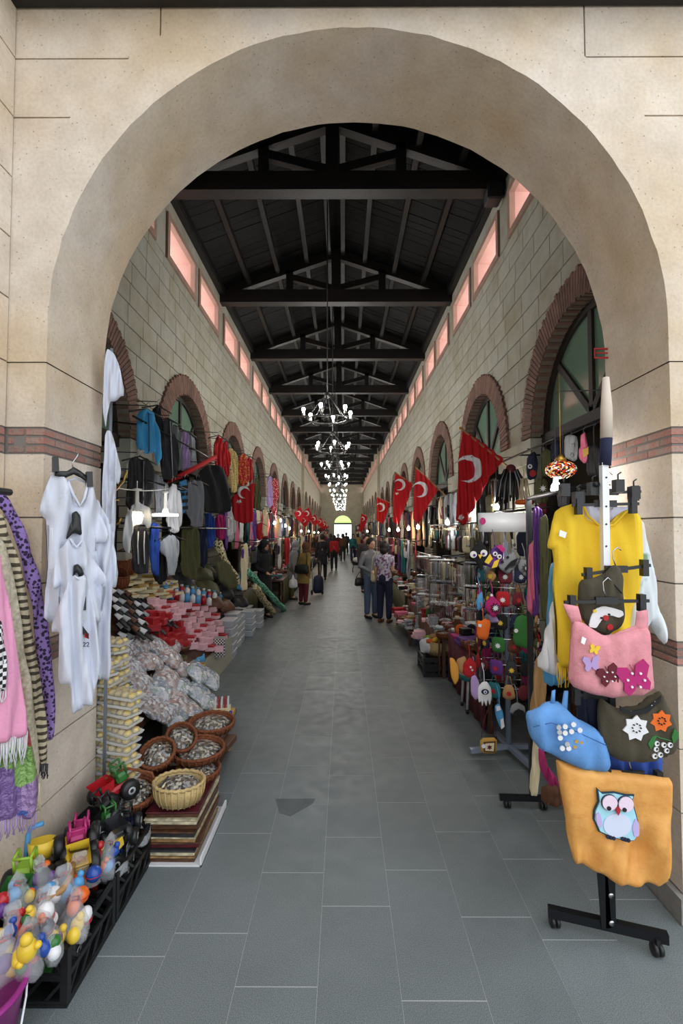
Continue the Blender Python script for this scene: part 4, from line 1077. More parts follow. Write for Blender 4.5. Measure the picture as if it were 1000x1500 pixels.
t = put(empty('toy_spade_set'), 'turquoise and yellow plastic spade set poking out of the heap', 'toy', (60, 1255), .33, .3, None, -.2)
MB().tube([(-.06, 0, 0), (-.06, 0, .10), (-.05, 0, .13), (.0, 0, .14)], .012, 6).build('handle', P('sky blue', .35), t); MB().lathe([(.0, 0), (.05, .0), (.06, .07), (.055, .07), (.045, .01), (0, .01)], 14).build('scoop', P('yellow', .35), t)
t = put(empty('knitted_toy'), 'cream knitted toy with green cactus stitching in the far crate', 'toy', (128, 1220), .28, -.3, None, .3)
pillow(smooth_poly([(-.05, -.05), (.05, -.05), (.06, .02), (.03, .07), (-.04, .07), (-.06, .01)], 2), .06, .02).build('body', P('cream', .95), t); MB().tube([(-.02, -.034, -.02), (0, -.036, .0), (.02, -.034, .02)], .006, 5).build('stitching', P('green'), t)
t = put(empty('white_mesh_basket'), 'small white lattice basket at the crate rim', 'basket', (200, 1212), .20, -.2, None, .6)
mb = MB()
for i in range(6): mb.tube([(-.04+.016*i, 0, 0), (-.04+.016*i, 0, .07)], .002, 4); mb.tube([(-.04, 0, .014*i), (.04, 0, .014*i)], .002, 4)
mb.build('lattice', M_WHITEM, t)
mb = MB(); mb.sheet(lambda u, v: (-1.09+.03*math.sin(9*u), 2.36+.4*u, .22-.05*v+.02*math.sin(14*u)), 16, 4, .002); tag(mb.build('liner_bag', M_CLEARP), 'wrinkled clear plastic liner over the rim of the far crate', 'plastic bag')
for k, (x, y, z, c1, c2) in enumerate(((-1.2, 2.08, .02, 'green', 'black'), (-1.33, 2.2, .02, 'navy', 'yellow'), (-1.2, 2.45, .02, 'black', 'red'), (-1.21, 2.65, .02, 'charcoal', 'blue'), (-1.33, 2.05, .1, 'black', 'green'), (-1.24, 2.55, .1, 'maroon', 'black'))):
    t = toy_truck(c1, c2); t.location = (x, y, z); t.rotation_euler = (0, 0, k*1.1); t.scale = (.85,)*3; tag(t, '%s toy truck with %s cab, low in the %s crate behind the lattice' % (c1, c2, 'near' if y < 2.35 else 'far'), 'toy truck', 'toy trucks')
# netted bags of rubber toys over the near crate and the bucket -------------
TOYC = ['red', 'yellow', 'blue', 'green', 'orange', 'sky blue', 'purple', 'white']
def toy_bag(n, r=.09, seed=0):
    q = random.Random(seed); t = empty('toy_bag')
    for i in range(n):
        a, b_ = q.random()*6.3, q.random(); rr = r*.72*math.sqrt(b_); c = (rr*math.cos(a), rr*math.sin(a), .03+.08*q.random()); col = q.choice(TOYC)
        s_ = q.uniform(.018, .034)
        mb = MB()
        if q.random() < .6: mb.ball(c, s_, 10, sz=q.uniform(.8, 1.3)); mb.build('rubber_ball', P(col, .25), t)
        else:
            mb.ball(c, s_, 9, sz=1.2); mb.ball((c[0]+s_*.5, c[1], c[2]+s_*1.4), s_*.62, 8); mb.build('rubber_figure', P(col, .25), t)
    pl = pillow(smooth_poly([(r, .03), (r*.6, .10), (.02, .15), (.03, .19), (-.03, .19), (-.02, .15), (-r*.6, .10), (-r, .03), (-r*.6, -.01), (r*.6, -.01)], 1), r*1.5, .03, folds(.006, 70, seed)); pl.build('film', M_CLEARP, t)
    MB().tube([(-.02, 0, .15), (0, -.015, .15), (.02, 0, .15), (0, .015, .15)], .004, 4, closed=True).build('tie', P('red', .4), t)
    return t
spots = [((20, 1400), .27, 8), ((55, 1370), .29, 9), ((95, 1335), .24, 9), ((70, 1320), .28, 7), ((120, 1300), .22, 8), ((150, 1285), .22, 8), ((25, 1350), .30, 7), ((40, 1425), .25, 9), ((105, 1375), .22, 6), ((8, 1440), .24, 6), ((80, 1400), .24, 7)]
where = ['at the bucket rim', 'over the near crate corner', 'in the middle of the near crate', 'beside the black toy truck', 'on the crate rim', 'at the far end of the near crate', 'against the wall above the bucket', 'spilling over the bucket', 'hanging over the crate front', 'at the picture edge', 'between bucket and crate']
for i, (p, z, n) in enumerate(spots):
    put(toy_bag(n, rnd.uniform(.075, .095), i), 'clear bag of bright rubber toys %s' % where[i], 'toy bag', p, z-.02, rnd.random()*6, 'bags of rubber toys', rnd.uniform(-.3, .3))
t = put(empty('rubber_duck'), 'yellow rubber toy lying on top of the bucket heap', 'toy', (40, 1402), .31, .4, None, .2)
mb = MB(); mb.ball((0, 0, .03), .034, 12, sz=1.3); mb.build('body', P('yellow', .25), t); MB().ball((.0, -.01, .085), .022, 10).build('head', P('yellow', .25), t); MB().ball((.035, -.01, .05), .014, 8).build('wing', P('yellow', .25), t); MB().ball((-.02, -.02, .0), .014, 8).build('foot', P('yellow', .25), t)
for k_, (p, z) in enumerate((((137, 1290), .27), ((45, 1385), .29), ((118, 1322), .27), ((65, 1372), .3))):
    t = put(empty('toy_ball'), ['blue glossy ball near the crate rim', 'navy ball with red cap over the bucket', 'orange ball in the near crate', 'dark blue ball beside the yellow rubber toy'][k_], 'ball', p, z)
    MB().ball((0, 0, .03), .034, 14).build('rubber', P(['blue', 'navy', 'orange', 'navy'][k_], .2), t); MB().tube([(.0345*math.cos(a), .0345*math.sin(a), .03) for a in [2*PI*i/16 for i in range(16)]], .002, 4, closed=True).build('seam', P('red', .3), t)
tt = put(empty('wooden_snake'), 'bendy tan wooden snake lying across the toy heap', 'toy', (90, 1290), .31, 0)
pts = [onZ(108, 1262, .34), onZ(103, 1285, .33), onZ(90, 1305, .33), onZ(72, 1315, .32), onZ(64, 1328, .30)]; mb = MB(); mb.tube([p-tt.location for p in pts], [.010, .014, .014, .012, .006], 8); mb.build('body', P('tan', .5), tt); MB().ball(pts[0]-tt.location, .016, 10).build('head', P('tan', .5), tt)

# ================================================================== soap trays, packages, baskets
st0 = soap_tray(); first = True
cols_ = [((-1.50, 3.02), 15, .06), ((-1.33, 2.95), 13, 0.0), ((-1.52, 3.22), 16, .1)]
for ci, ((x, y), n, z0) in enumerate(cols_):
    for k in range(n):
        t = st0 if first else copy_tree(st0); first = False
        t.location = (x+rnd.uniform(-.014, .014), y+rnd.uniform(-.012, .012), .22+z0+k*.052); t.rotation_euler = (rnd.uniform(-.05, .05), rnd.uniform(-.06, .06), rnd.uniform(-.2, .2)-.25)
        tag(t, 'film wrapped tray of golden soaps, %s from the bottom in %s' % (ordw(k), ['the stack against the pillar', 'the front stack', 'the rear stack'][ci]), 'soap tray', 'stacked soap trays')
t = thing('low_bench', 'low wooden bench under the soap trays', 'bench', (-1.42, 3.16, 0))
MB().box(-.22, .24, -.25, .3, .18, .21).build('top', M_WOODB, t)
for a in (-.19, .21):
    for b_ in (-.22, .27): MB().box(a-.02, a+.02, b_-.02, b_+.02, 0, .18).build('leg', M_WOODB, t)
# display slope of the left stall
def slopeZ(X): return .33+(-1.6-X)*.84
def onS(px, py, up=0):
    d = ray(px, py); # z = .33+up+(-1.6-X)*.84
    t_ = (.33+up-1.6*.84-CAMZ)/(d.z+.84*d.x); return Vector((0, 0, CAMZ))+d*t_
sp = thing('sloped_display', 'sloping market display board along the left wall with a pale front panel', 'display stand', (0, 0, 0))
MB().prism([(-2.46, slopeZ(-2.46)-.05), (-1.6, .28), (-1.6, .31), (-2.46, slopeZ(-2.46)-.02)], 3.7, 6.95).build('board', M_WOODB, sp)
MB().prism([(-2.46, slopeZ(-2.46)-.05), (-1.9, slopeZ(-1.9)-.05), (-1.9, slopeZ(-1.9)-.02), (-2.46, slopeZ(-2.46)-.02)], 6.96, 8.3).build('rear_board', M_WOODB, sp)
MB().prism([(-2.46, slopeZ(-2.46)-.02), (-2.08, slopeZ(-2.08)-.02), (-2.08, slopeZ(-2.08)+.15), (-2.46, slopeZ(-2.46)+.15)], 5.0, 7.6).build('raised_step', M_WOODB, sp)
MB().box(-1.62, -1.585, 4.4, 6.95, 0, .34).build('front_panel', mat('beige_grey_panel', (172, 170, 152), .6), sp)
for y in (3.8, 5.2, 6.6, 8.1):
    MB().box(-2.44, -2.38, y-.03, y+.03, 0, .95).build('leg', M_WOODB, sp)
def onslope(t, label, cat, p, rz=0, group=None, up=0, s=1, level=False):
    t.location = onS(p[0], p[1], up)
    if t.location.x < -2.02 and t.location.y > 4.9 and up < .19: t.location = onS(p[0], p[1], up+.17)
    t.rotation_euler = Euler((0, 0 if level else math.atan(.84), 0)); t.rotation_euler.rotate_axis('Z', rz); t.scale = (s,)*3; tag(t, label, cat, group); return t
pk_proto = [package(.32, .24, .11, M_SHELLS), package(.32, .24, .11, M_SHELLS2), package(.34, .25, .12, M_SHELLS3)]
pkn = ['grey', 'pinkish', 'whitish']
spots = [(180, 955, 0), (205, 948, 0), (232, 955, 1), (186, 985, 0), (215, 975, 1), (245, 970, 1), (262, 985, 1), (200, 1005, 0), (285, 992, 2), (302, 1000, 2), (262, 1012, 2), (240, 1000, 1), (286, 1022, 2), (300, 1035, 2), (255, 1035, 1), (230, 1022, 2), (275, 1048, 1), (236, 1050, 0), (256, 1065, 2), (216, 1040, 0), (222, 950, 0), (250, 950, 1), (283, 1062, 2)]
used = [False]*3
for i, (x, y, k) in enumerate(spots):
    t = copy_tree(pk_proto[k]) if used[k] else pk_proto[k]; used[k] = True
    onslope(t, 'clear bag of %s sea shells on the left slope, %s from the white shirts' % (pkn[k], ordw(sum(1 for s_ in spots if s_[2] == k and s_[0] < x))), 'shell bag', (x, y), rnd.uniform(-.5, .5)+PI/2, 'bags of %s shells' % pkn[k], .02+.02*(i % 3), rnd.uniform(.85, 1.0))
# slabs of boxes with white paper under them
t = thing('paper_tray', 'flat white paper tray on the floor under the wooden boxes', 'tray', (-.955, 3.0, 0), 0)
MB().box(-.17, .175, -.27, .3, 0, .008).build('base', P('white'), t); MB().box(.165, .175, -.27, .3, 0, .05).build('rim', P('white'), t)
slab0 = None; sl = random.Random(4)
bookc = ['brown', 'cream', 'maroon', 'tan', 'charcoal', 'brown', 'cream', 'brown']
for k in range(8):
    t = thing('wooden_box', '%s flat wooden box, %s from the floor in the stack on white paper' % (bookc[k], ['first', 'second', 'third', 'fourth', 'fifth', 'sixth', 'seventh', 'eighth'][k]), 'box', (-.965+sl.uniform(-.008, .008), 3.0+sl.uniform(-.01, .01), .009+k*.0335), sl.uniform(-.03, .03), group='stacked flat wooden boxes')
    bevbox(.29, .48, .022, .004).build('body', P(bookc[k], .5, var=.6, scale=22), t); bevbox(.30, .49, .010, .003).build('lid', P(bookc[(k+3) % 8], .5, var=.6, scale=30), t, Matrix.Translation((0, 0, .0215)))
bas = [
    (basket(.135, .10, .85, M_BAMB, M_BEADS), 'pale bamboo bowl basket heaped with silver trinkets on the box stack', (262, 1172), .30, 0, 0),
    (basket(.15, .06, .8, M_WICK, M_BEADS, True), 'brown wicker basket of beaded sticks beside the soap trays', (188, 1172), .29, .3, .35),
    (basket(.10, .06, 1, M_WICK, M_BEADS), 'round wicker basket tipped forward below the shell bags', (233, 1112), .42, 0, .55),
    (basket(.09, .06, 1.1, M_WICK, M_BEADS), 'small oval wicker basket standing tilted behind the round one', (264, 1088), .44, .5, .6),
    (basket(.16, .055, .8, M_WICK, M_BEADS), 'wide shallow wicker basket full of tiny chains', (290, 1108), .36, .2, .2),
    (basket(.15, .055, .8, M_WICK, M_BEADS), 'wide wicker tray of silver rings at the aisle side', (310, 1068), .42, .2, .2),
    (basket(.13, .05, .9, M_WICK, M_BEADS), 'dark wicker basket squeezed between bamboo bowl and wide basket', (290, 1138), .27, .2, .1),
]
for (t, lab, p, z, rz, tilt) in bas: put(t, lab, 'basket', p, z, rz, None, tilt, 1.06)
sl = random.Random(9)
for k in range(5):
    t = put(empty('stick_bundle'), ['bundle of carved sticks at the wall side of the bamboo bowl', 'bundle of carved sticks in the middle of the bamboo bowl', 'bundle of carved sticks at the aisle side of the bamboo bowl', 'bundle of beaded sticks in the brown wicker basket, nearer the pillar', 'bundle of beaded sticks in the brown wicker basket, nearer the aisle'][k], 'sticks', ((250+10*k, 1150) if k < 3 else (175+16*(k-3), 1160)), .40 if k < 3 else .36, sl.random()*3, 'carved stick bundles')
    for j in range(4): MB().tube([(-.05, .012*j, .004*j), (.05, .012*j+.01, .006*j)], .006, 6).build('stick', P(['silver', 'brown', 'cream', 'charcoal'][j], .35), t)
t = thing('bench_stand', 'low dark stand under the wicker baskets', 'stand', (-1.13, 3.75, 0)); MB().box(-.26, .2, -.42, .45, .22, .26).build('top', M_WOODB, t); MB().box(-.22, .16, -.38, .4, 0, .22).build('body', M_WOODB, t)
# small boxed goods at the aisle edge of the stall
def slab_pile(px, z, n, cols, lab, x=.18, y=.14, h=.03):
    for k in range(n):
        t = put(empty('flat_box'), '%s, %s from the top' % (lab, ords[n-1-k]), 'box', px, z+k*h, rnd.uniform(-.15, .15), 'flat boxes at the aisle edge')
        bevbox(x, y, h-.002, .003).build('body', P(cols[k % len(cols)], .5), t)
slab_pile((322, 1092), .0, 4, ['tan', 'cream', 'grey', 'brown'], 'flat goods box beside the wicker trays', .2, .22, .05)
slab_pile((325, 1050), .0, 6, ['brown', 'silver', 'cream', 'tan', 'charcoal', 'gold'], 'slim display box under the striped one', .2, .2, .045)
t = put(empty('striped_box'), 'small upright box with red and white striped cards on the aisle pile', 'box', (325, 1040), .27, .2)
bevbox(.15, .10, .03, .003).build('base', P('cream'), t)
for k in range(5): bevbox(.014, .09, .075, .002).build('card', P('red' if k % 2 else 'white'), t, Matrix.Translation((-.055+.027*k, 0, .03)))
t = put(empty('evil_eye_string'), 'string of blue and red evil eye beads over the aisle basket', 'beads', (318, 1048), .275, .1)
for k in range(8): MB().ball((-.10+.03*k, .01*math.sin(k), .02), .016, 8).build('bead', P(['navy', 'white', 'red', 'navy', 'blue', 'white', 'navy', 'blue'][k], .2), t)
# slippers and sunglass cases on racks near the arch
sp0 = [slipper('white'), slipper('silver'), slipper('brown')]; spu = [0]*3
for r in range(6):
    for c in range(8):
        k = (r*3+c) % 3
        px, py = 168+c*11+r*3, 872+r*13+c*2.2
        if px > 262: continue
        t = copy_tree(sp0[k]) if spu[k] else sp0[k]; spu[k] = 1
        onslope(t, 'black slipper with %s strap by the white shirts, %s row down, %s along' % (['white', 'silver', 'brown'][k], ordw(r), ordw(c)), 'slipper', (px, py), PI/2+rnd.uniform(-.2, .2), 'black slippers with %s strap' % ['white', 'silver', 'brown'][k], .05, .75)
# cream shell garlands and lidded jars stacked against the wall
cj = [folded_cloth('cream', .2, .16, .03), gift_box('cream', .12, .12, .05, 'gold')]; cu = [0, 0]
for r in range(4):
    for c in range(6):
        k = (r+c) % 2
        t = copy_tree(cj[k]) if cu[k] else cj[k]; cu[k] = 1
        onslope(t, ['cream folded lace by the wall, %s row down, %s along' % (ordw(r), ordw(c)), 'cream box with gold lid by the wall, %s row down, %s along' % (ordw(r), ordw(c))][k], ['folded lace', 'box'][k], (182+c*13+r*3+rnd.uniform(-4, 4), 850+r*9-c*1+rnd.uniform(-3, 3)), rnd.random()*3, ['cream folded lace', 'cream boxes with gold lids'][k], .19+.02*c, .95, True)
for k in range(4):
    t = thing('lace_mat', 'round cream lace mat, %s of the pile beside the wicker bag' % ['bottom', 'second', 'third', 'top'][k], 'mat', onS(200, 838, .24)+Vector((0, 0, k*.028)), k*.5); MB().lathe([(0, 0), (.17-.02*k, 0), (.175-.02*k, .012), (.15-.02*k, .026), (0, .028)], 20).build('lace', P('cream', .9, bump=.6, bscale=90), t)
for k, cc in enumerate(('yellow', 'white', 'silver')):
    t = thing('boxed_set', '%s boxed table set lying in the stack above the orange boxes' % cc, 'box', onS(224, 846, .24)+Vector((0, 0, k*.04)), .3); bevbox(.28, .16, .038, .004).build('body', P(cc, .4), t)
t = thing('orange_box', 'red box with two bright orange packs in it', 'box', onS(236, 874, .20), .35); bevbox(.32, .2, .06, .004).build('tray', P('red', .4), t)
for k in (-1, 1): bevbox(.12, .14, .02, .003).build('orange_pack', P('orange', .4), t, Matrix.Translation((.075*k, 0, .055)))
# spools and fezzes in red, white and blue, then pink and red gift boxes
bt = [bottle('sky blue', .14, .038, 'white'), bottle('white', .14, .038, 'sky blue'), bottle('red', .14, .04, 'white')]; bu = [0]*3
for i in range(22):
    k = [0, 1, 0, 2, 1][i % 5]; t = copy_tree(bt[k]) if bu[k] else bt[k]; bu[k] = 1
    onslope(t, '%s round tin with %s lid behind the pink boxes, %s of the %s row' % (['sky blue', 'white', 'red'][k], ['white', 'blue', 'white'][k], ordw(i % 11), ['back', 'front'][i // 11]), 'tin', (242+(i % 11)*8, 868+(i // 11)*9+(i % 11)*1.2), 0, '%s tins behind the pink boxes' % ['sky blue', 'white', 'red'][k], .04, 1.0, True)
gb = [gift_box('pale pink', .10, .10, .07), gift_box('pale pink', .10, .10, .07, 'red'), gift_box('red', .12, .10, .07)]; gu = [0]*3
for r in range(7):
    for c in range(9):
        px, py = 212+c*12.5+r*3.5, 884+r*10+c*1.5
        if px > 326: continue
        k = 2 if (c < 3 + (r > 2)) and r > 1 else (1 if (r+c) % 3 == 0 else 0)
        if c < 1 and r < 2: continue
        t = copy_tree(gb[k]) if gu[k] else gb[k]; gu[k] = 1
        onslope(t, ['pale pink gift box on the left stall', 'pale pink gift box with red lid on the left stall', 'red lidded box beside the slippers'][k]+', %s row down, %s along' % (ordw(r), ordw(c)), 'box', (px, py), rnd.uniform(-.4, .4), ['pale pink gift boxes', 'pink boxes with red lids', 'red lidded boxes'][k], .05+.035*((r+c) % 2), 1.0, True)
t = thing('toy_fish', 'turquoise soft toy at the corner of the pink boxes', 'soft toy', onS(292, 968, .05), 1.2); pillow(smooth_poly([(-.09, 0), (-.03, .05), (.04, .04), (.09, .07), (.07, 0), (.09, -.06), (.04, -.04), (-.03, -.05)], 1), .06, .03).build('body', P('sky blue', .9), t); MB().ball((-.05, -.03, .02), .009, 8).build('eye', P('white'), t)
for k in range(4):
    t = thing('wooden_bowl', ['brown wooden bowl beside the red boxes', 'dark wooden bowl behind the turquoise toy', 'patterned wooden bowl in front of the turquoise toy', 'green and gold lidded wooden bowl by the shell bags'][k], 'bowl', onS(*((268, 955), (282, 945), (290, 982), (262, 972))[k], .05)); MB().lathe([(0, 0), (.04, 0), (.075, .04), (.08, .07), (.072, .07), (.066, .04), (.03, .01), (0, .01)], 16).build('bowl', P(['brown', 'maroon', 'gold', 'olive'][k], .3), t)
for k in range(3):
    t = thing('lattice_box', 'black and white woven lattice box, %s at the stall corner' % ['lower', 'middle', 'upper'][k], 'box', onS(322, 960, 0)+Vector((0, 0, .075*k)), .1); bevbox(.14, .16, .07, .004).build('body', M_LATT, t)
# clear boxes stacked on the floor past the beige panel
cb = empty('clear_box'); bevbox(.30, .20, .10, .004).build('case', mat('milky_clear_plastic', (196, 200, 208), .15, alpha=.75), cb); bevbox(.26, .17, .06, .004).build('contents', M_SHELLS3, cb, Matrix.Translation((0, 0, .012))); bevbox(.31, .21, .014, .003).build('lid', P('white', .3), cb, Matrix.Translation((0, 0, .09)))
n = 0
for si, (p, m_) in enumerate((((344, 962), 5), ((350, 948), 5), ((356, 940), 4), ((372, 930), 4), ((384, 918), 3), ((360, 925), 4), ((368, 912), 3))):
    for k in range(m_):
        t = cb if n == 0 else copy_tree(cb); n += 1; b0 = onZ(p[0], p[1], 0); t.location = (b0.x-.10, b0.y, .112*k); t.rotation_euler = (0, 0, rnd.uniform(-.06, .06)+PI/2)
        tag(t, 'clear plastic box with white lid, %s up in the %s floor stack' % (ordw(k), ordw(si)), 'plastic box', 'stacked clear plastic boxes')
# ================================================================== clothes rack inside the gate, right
rk = thing('clothes_rack', 'black wheeled clothes rack with a white drilled post in front of the pillar', 'clothes rack', (0, 0, 0))
c1, c2 = onZ(812, 1358, 0), onZ(962, 1400, 0)
M_RACK = mat('black_steel_tube', (22, 24, 28), .35, metal=.3)
b1, b2 = c1+Vector((-.03, .0, .075)), c2+Vector((.05, 0, .075))
MB().beam(b1, b2, .035, .04).build('foot_bar', M_RACK, rk)
mid = b1.lerp(b2, .5); top = Vector((mid.x, mid.y, .30))
for s_ in (-1, 1):
    o = MB(); o.beam(mid+Vector((s_*.01, -.022, .0)), Vector((mid.x+s_*.0-.01+.02*s_, mid.y-.022, .42)), .045, .006, up=(0, 1, 0)); o.build('brace_plate', M_RACK, rk)
for z in (.10, .22): MB().lathe([(0, -.008), (.012, -.006), (.012, 0), (0, 0)], 10, (mid.x+.01, mid.y-.032, z), Matrix.Rotation(PI/2, 3, 'X')).build('bolt', M_CHROME, rk)
MB().beam(mid, Vector((mid.x, mid.y, 1.62)), .032, .032, up=(0, 1, 0)).build('upright', M_RACK, rk)
pw0, pw1 = onY(886, 850, mid.y), onY(884, 678, mid.y)
MB().beam(pw0+Vector((0, 0, -.45)), pw1, .030, .03, up=(0, 1, 0)).build('white_post', M_WHITEM, rk)
for zz in (700, 742, 768, 800): MB().lathe([(0, 0), (.0045, 0), (.0045, .002), (0, .002)], 8, onY(885, zz, mid.y)+Vector((0, -.0155, 0)), Matrix.Rotation(PI/2, 3, 'X')).build('drill_hole', M_BLKPL, rk)
MB().tube([onY(886, 682, mid.y), onY(888, 640, mid.y)], [.026, .026], 10).build('navy_sleeve', P('navy', .9), rk)
o = MB(); o.tube([onY(888, 642, mid.y), onY(888, 600, mid.y), onY(887, 553, mid.y)], [.027, .026, .015], 10); o.build('beige_sleeve', mat('beige_canvas', (206, 192, 178), .9), rk)
zr = pw1.z-.10
MB().tube([(mid.x, mid.y, zr), (mid.x+.06, 3.25, zr)], .014, 8).build('top_rail', M_RACK, rk)
f0 = onZ(795, 1186, 0)
MB().beam((f0.x-.28, f0.y+.02, .07), (f0.x+.14, f0.y, .07), .03, .035).build('foot_bar', M_RACK, rk); MB().beam((f0.x-.07, f0.y, .07), (mid.x+.06, 3.25, zr), .03, .03, up=(0, 1, 0)).build('upright', M_RACK, rk)
def caster(p, par):
    w_ = MB(); 
    for s_ in (-1, 1): w_.lathe([(0, -.008), (.026, -.008), (.028, 0), (.026, .008), (0, .008)], 14, (p.x+s_*.011, p.y, .028), Matrix.Rotation(PI/2, 3, 'Y'))
    cs = w_.build('caster', M_BLKPL, par); MB().box(p.x-.008, p.x+.008, p.y-.014, p.y+.014, .03, .075).build('fork', M_BLKPL, cs)
for p in (c1, c2, f0, f0+Vector((-.23, .02, 0))): caster(p, rk)

def YB(pts, label, name, cat, m, Y, thick=.04, fo=(.008, 40), sm=1, step=None, th=0, part='fabric'):
    P0 = onY(sum(p[0] for p in pts)/len(pts), sum(p[1] for p in pts)/len(pts), Y)
    return garment(name, label, cat, pts, P0, th, m, thick, fo, sm=sm, step=step, part=part), P0
RY = mid.y
# back to front
BACK = [
 ('scarf', 'scarf', 'purple scarf with a magenta edge hanging at the far end of the rack', [(779, 752), (784, 742), (791, 742), (795, 770), (792, 830), (787, 900), (780, 905), (782, 840)], P('purple'), 3.1),
 ('scarf', 'scarf', 'pink scarf beside the purple one at the far end', [(775, 800), (781, 790), (783, 850), (780, 905), (772, 890)], P('pink'), 3.12),
 ('scarf', 'scarf', 'dark green scarf hanging next to the purple one', [(790, 760), (800, 752), (805, 800), (806, 880), (803, 915), (793, 905), (790, 850)], P('olive'), 3.0),
 ('trousers', 'trousers', 'beige trousers hanging behind the white skirt', [(786, 960), (800, 955), (800, 1030), (786, 1070), (776, 1060), (780, 1000)], P('tan'), 2.9),
 ('scarf', 'scarf', 'pleated off-white scarf hanging low near the wheels', [(780, 1068), (793, 1075), (792, 1120), (788, 1168), (774, 1162), (778, 1110)], P('cream'), 2.75),
 ('scarf', 'scarf', 'bright pink scarf with fringe looped below the denim bag', [(789, 1095), (797, 1100), (800, 1120), (812, 1135), (816, 1148), (806, 1152), (796, 1138), (789, 1120)], P('magenta'), 2.55),
 ('cloth_bundle', 'cloth', 'dark brown cloth bundle under the rack', [(795, 1150), (820, 1148), (822, 1182), (800, 1180), (792, 1172)], P('brown'), 2.9),
 ('blouse', 'blouse', 'cyan blouse hanging behind the yellow top', [(803, 835), (814, 822), (822, 880), (822, 960), (828, 1003), (799, 1004), (797, 985), (802, 930)], P('sky blue'), 2.55),
 ('skirt', 'skirt', 'white flared skirt with dark buttons behind the yellow top', [(810, 872), (818, 900), (818, 992), (800, 985), (787, 976), (798, 930)], P('white'), 2.45),
 ('dress', 'dress', 'pale green and white dress hanging at the pillar side', [(925, 770), (940, 760), (950, 800), (958, 850), (966, 890), (977, 938), (966, 943), (952, 905), (940, 940), (925, 950), (910, 930), (920, 860)], print_mat('pale_green_wash', (120, 150, 120), (214, 220, 224), 7, 'noise', .38), 2.38),
 ('t_shirt', 'shirt', 'white T-shirt showing in the neckline behind the yellow top', [(848, 738), (862, 742), (885, 752), (905, 742), (922, 742), (925, 800), (845, 800)], C(196, 196, 214), 2.46),
 ('jeans', 'jeans', 'dark blue jeans hanging between the denim and the brown bag', [(846, 1008), (880, 1012), (886, 1060), (886, 1125), (862, 1128), (848, 1070)], P('navy'), 2.3),
 ('jeans', 'jeans', 'mid blue jeans showing below the brown round bag', [(885, 1100), (965, 1098), (966, 1136), (940, 1136), (884, 1130)], P('blue'), 2.3),
]
for (nm, cat, lab, pts, m, Y) in BACK: YB(pts, lab, nm, cat, m, Y, .05, (.012, 55))
yt, pY = YB([(848, 734), (858, 755), (875, 770), (895, 768), (912, 750), (922, 744), (938, 760), (948, 815), (937, 838), (928, 900), (922, 958), (880, 968), (836, 976), (816, 976), (815, 880), (810, 806), (801, 802), (808, 770), (816, 745)], 'bright yellow wide-neck top with fringe, hanging at the front of the rack', 'yellow_top', 'top', mat('yellow_jersey', (236, 196, 44), .85, bump=.1, bscale=80), RY+.10, .05, (.015, 34), step=.014)
L_ = tr([(816, 974), (826, 976), (836, 974)], pY, 0); mb = MB()
for i in range(14):
    x = L_[0][0]+(L_[-1][0]-L_[0][0])*i/13; mb.tube([(x, 0, L_[0][1]+.01), (x+rnd.uniform(-.005, .005), -.005, L_[0][1]-.05), (x+rnd.uniform(-.006, .006), 0, L_[0][1]-rnd.uniform(.07, .11))], .003, 4)
mb.build('fringe', MATS['yellow_jersey'], yt)
stroke(yt, [(848, 735), (858, 756), (875, 771), (895, 769), (912, 751), (921, 745)], pY, 0, MATS['yellow_jersey'], .006, 'neckband', -.02)
applique(yt, [(812, 776), (822, 780), (820, 788), (811, 785)], pY, 0, M_TAG, 'price_tag', -.05)
# black clip hangers on top of the rack
def clip_hanger(pa, pb, Y, label, hook=None):
    a, b_ = onY(*pa, Y), onY(*pb, Y); t = thing('clip_hanger', label, 'hanger', a.lerp(b_, .5), group='clip hangers on the rack'); a -= t.location; b_ -= t.location
    MB().beam(a, b_, .012, .014).build('bar', M_BLKPL, t)
    for p in (a.lerp(b_, .09), a.lerp(b_, .91)):
        MB().box(p.x-.013, p.x+.013, -.016, .016, p.z-.045, p.z+.03).build('clip', M_BLKPL, t)
    m_ = a.lerp(b_, .5); MB().box(m_.x-.05, m_.x+.05, -.008, .008, m_.z-.012, m_.z+.02).build('hub', M_BLKPL, t)
    MB().tube([m_+Vector((0, 0, .015)), m_+Vector((-.012, 0, .05)), m_+Vector((-.014, 0, .085)), m_+Vector((.008, 0, .105)), m_+Vector((.025, 0, .09))], .0028, 6).build('hook', M_CHROME, t); return t
clip_hanger((826, 882), (950, 880), RY-.10, 'black clip hanger with silver hook that holds the pink bag')
clip_hanger((852, 842), (952, 828), RY-.03, 'tilted black clip hanger behind the olive face bag')
clip_hanger((838, 740), (935, 738), RY+.02, 'black clip hanger above the yellow top')
clip_hanger((842, 724), (938, 720), RY+.16, 'rear black clip hanger on the top rail')
clip_hanger((880, 1132), (972, 1140), RY-.06, 'black clip hanger that holds the orange tote')
clip_hanger((838, 1016), (900, 1024), RY-.02, 'black clip hanger over the dark jeans')
for k, (x, y) in enumerate(((826, 718), (846, 730), (905, 712), (928, 722), (868, 716))):
    t = thing('hanger_clip', ['spare black hanger clip on the far end of the rail', 'black hanger clip on the yellow shoulder', 'black hanger clip beside the white post', 'black hanger clip nearest the pillar', 'black hanger clip in the middle of the rail'][k], 'clip', onY(x, y, RY+.03)); MB().box(-.02, .02, -.02, .02, -.03, .03).build('jaw', M_BLKPL, t); MB().tube([(0, 0, .02), (.0, 0, .055), (.015, 0, .065)], .004, 5).build('lever', M_BLKPL, t)
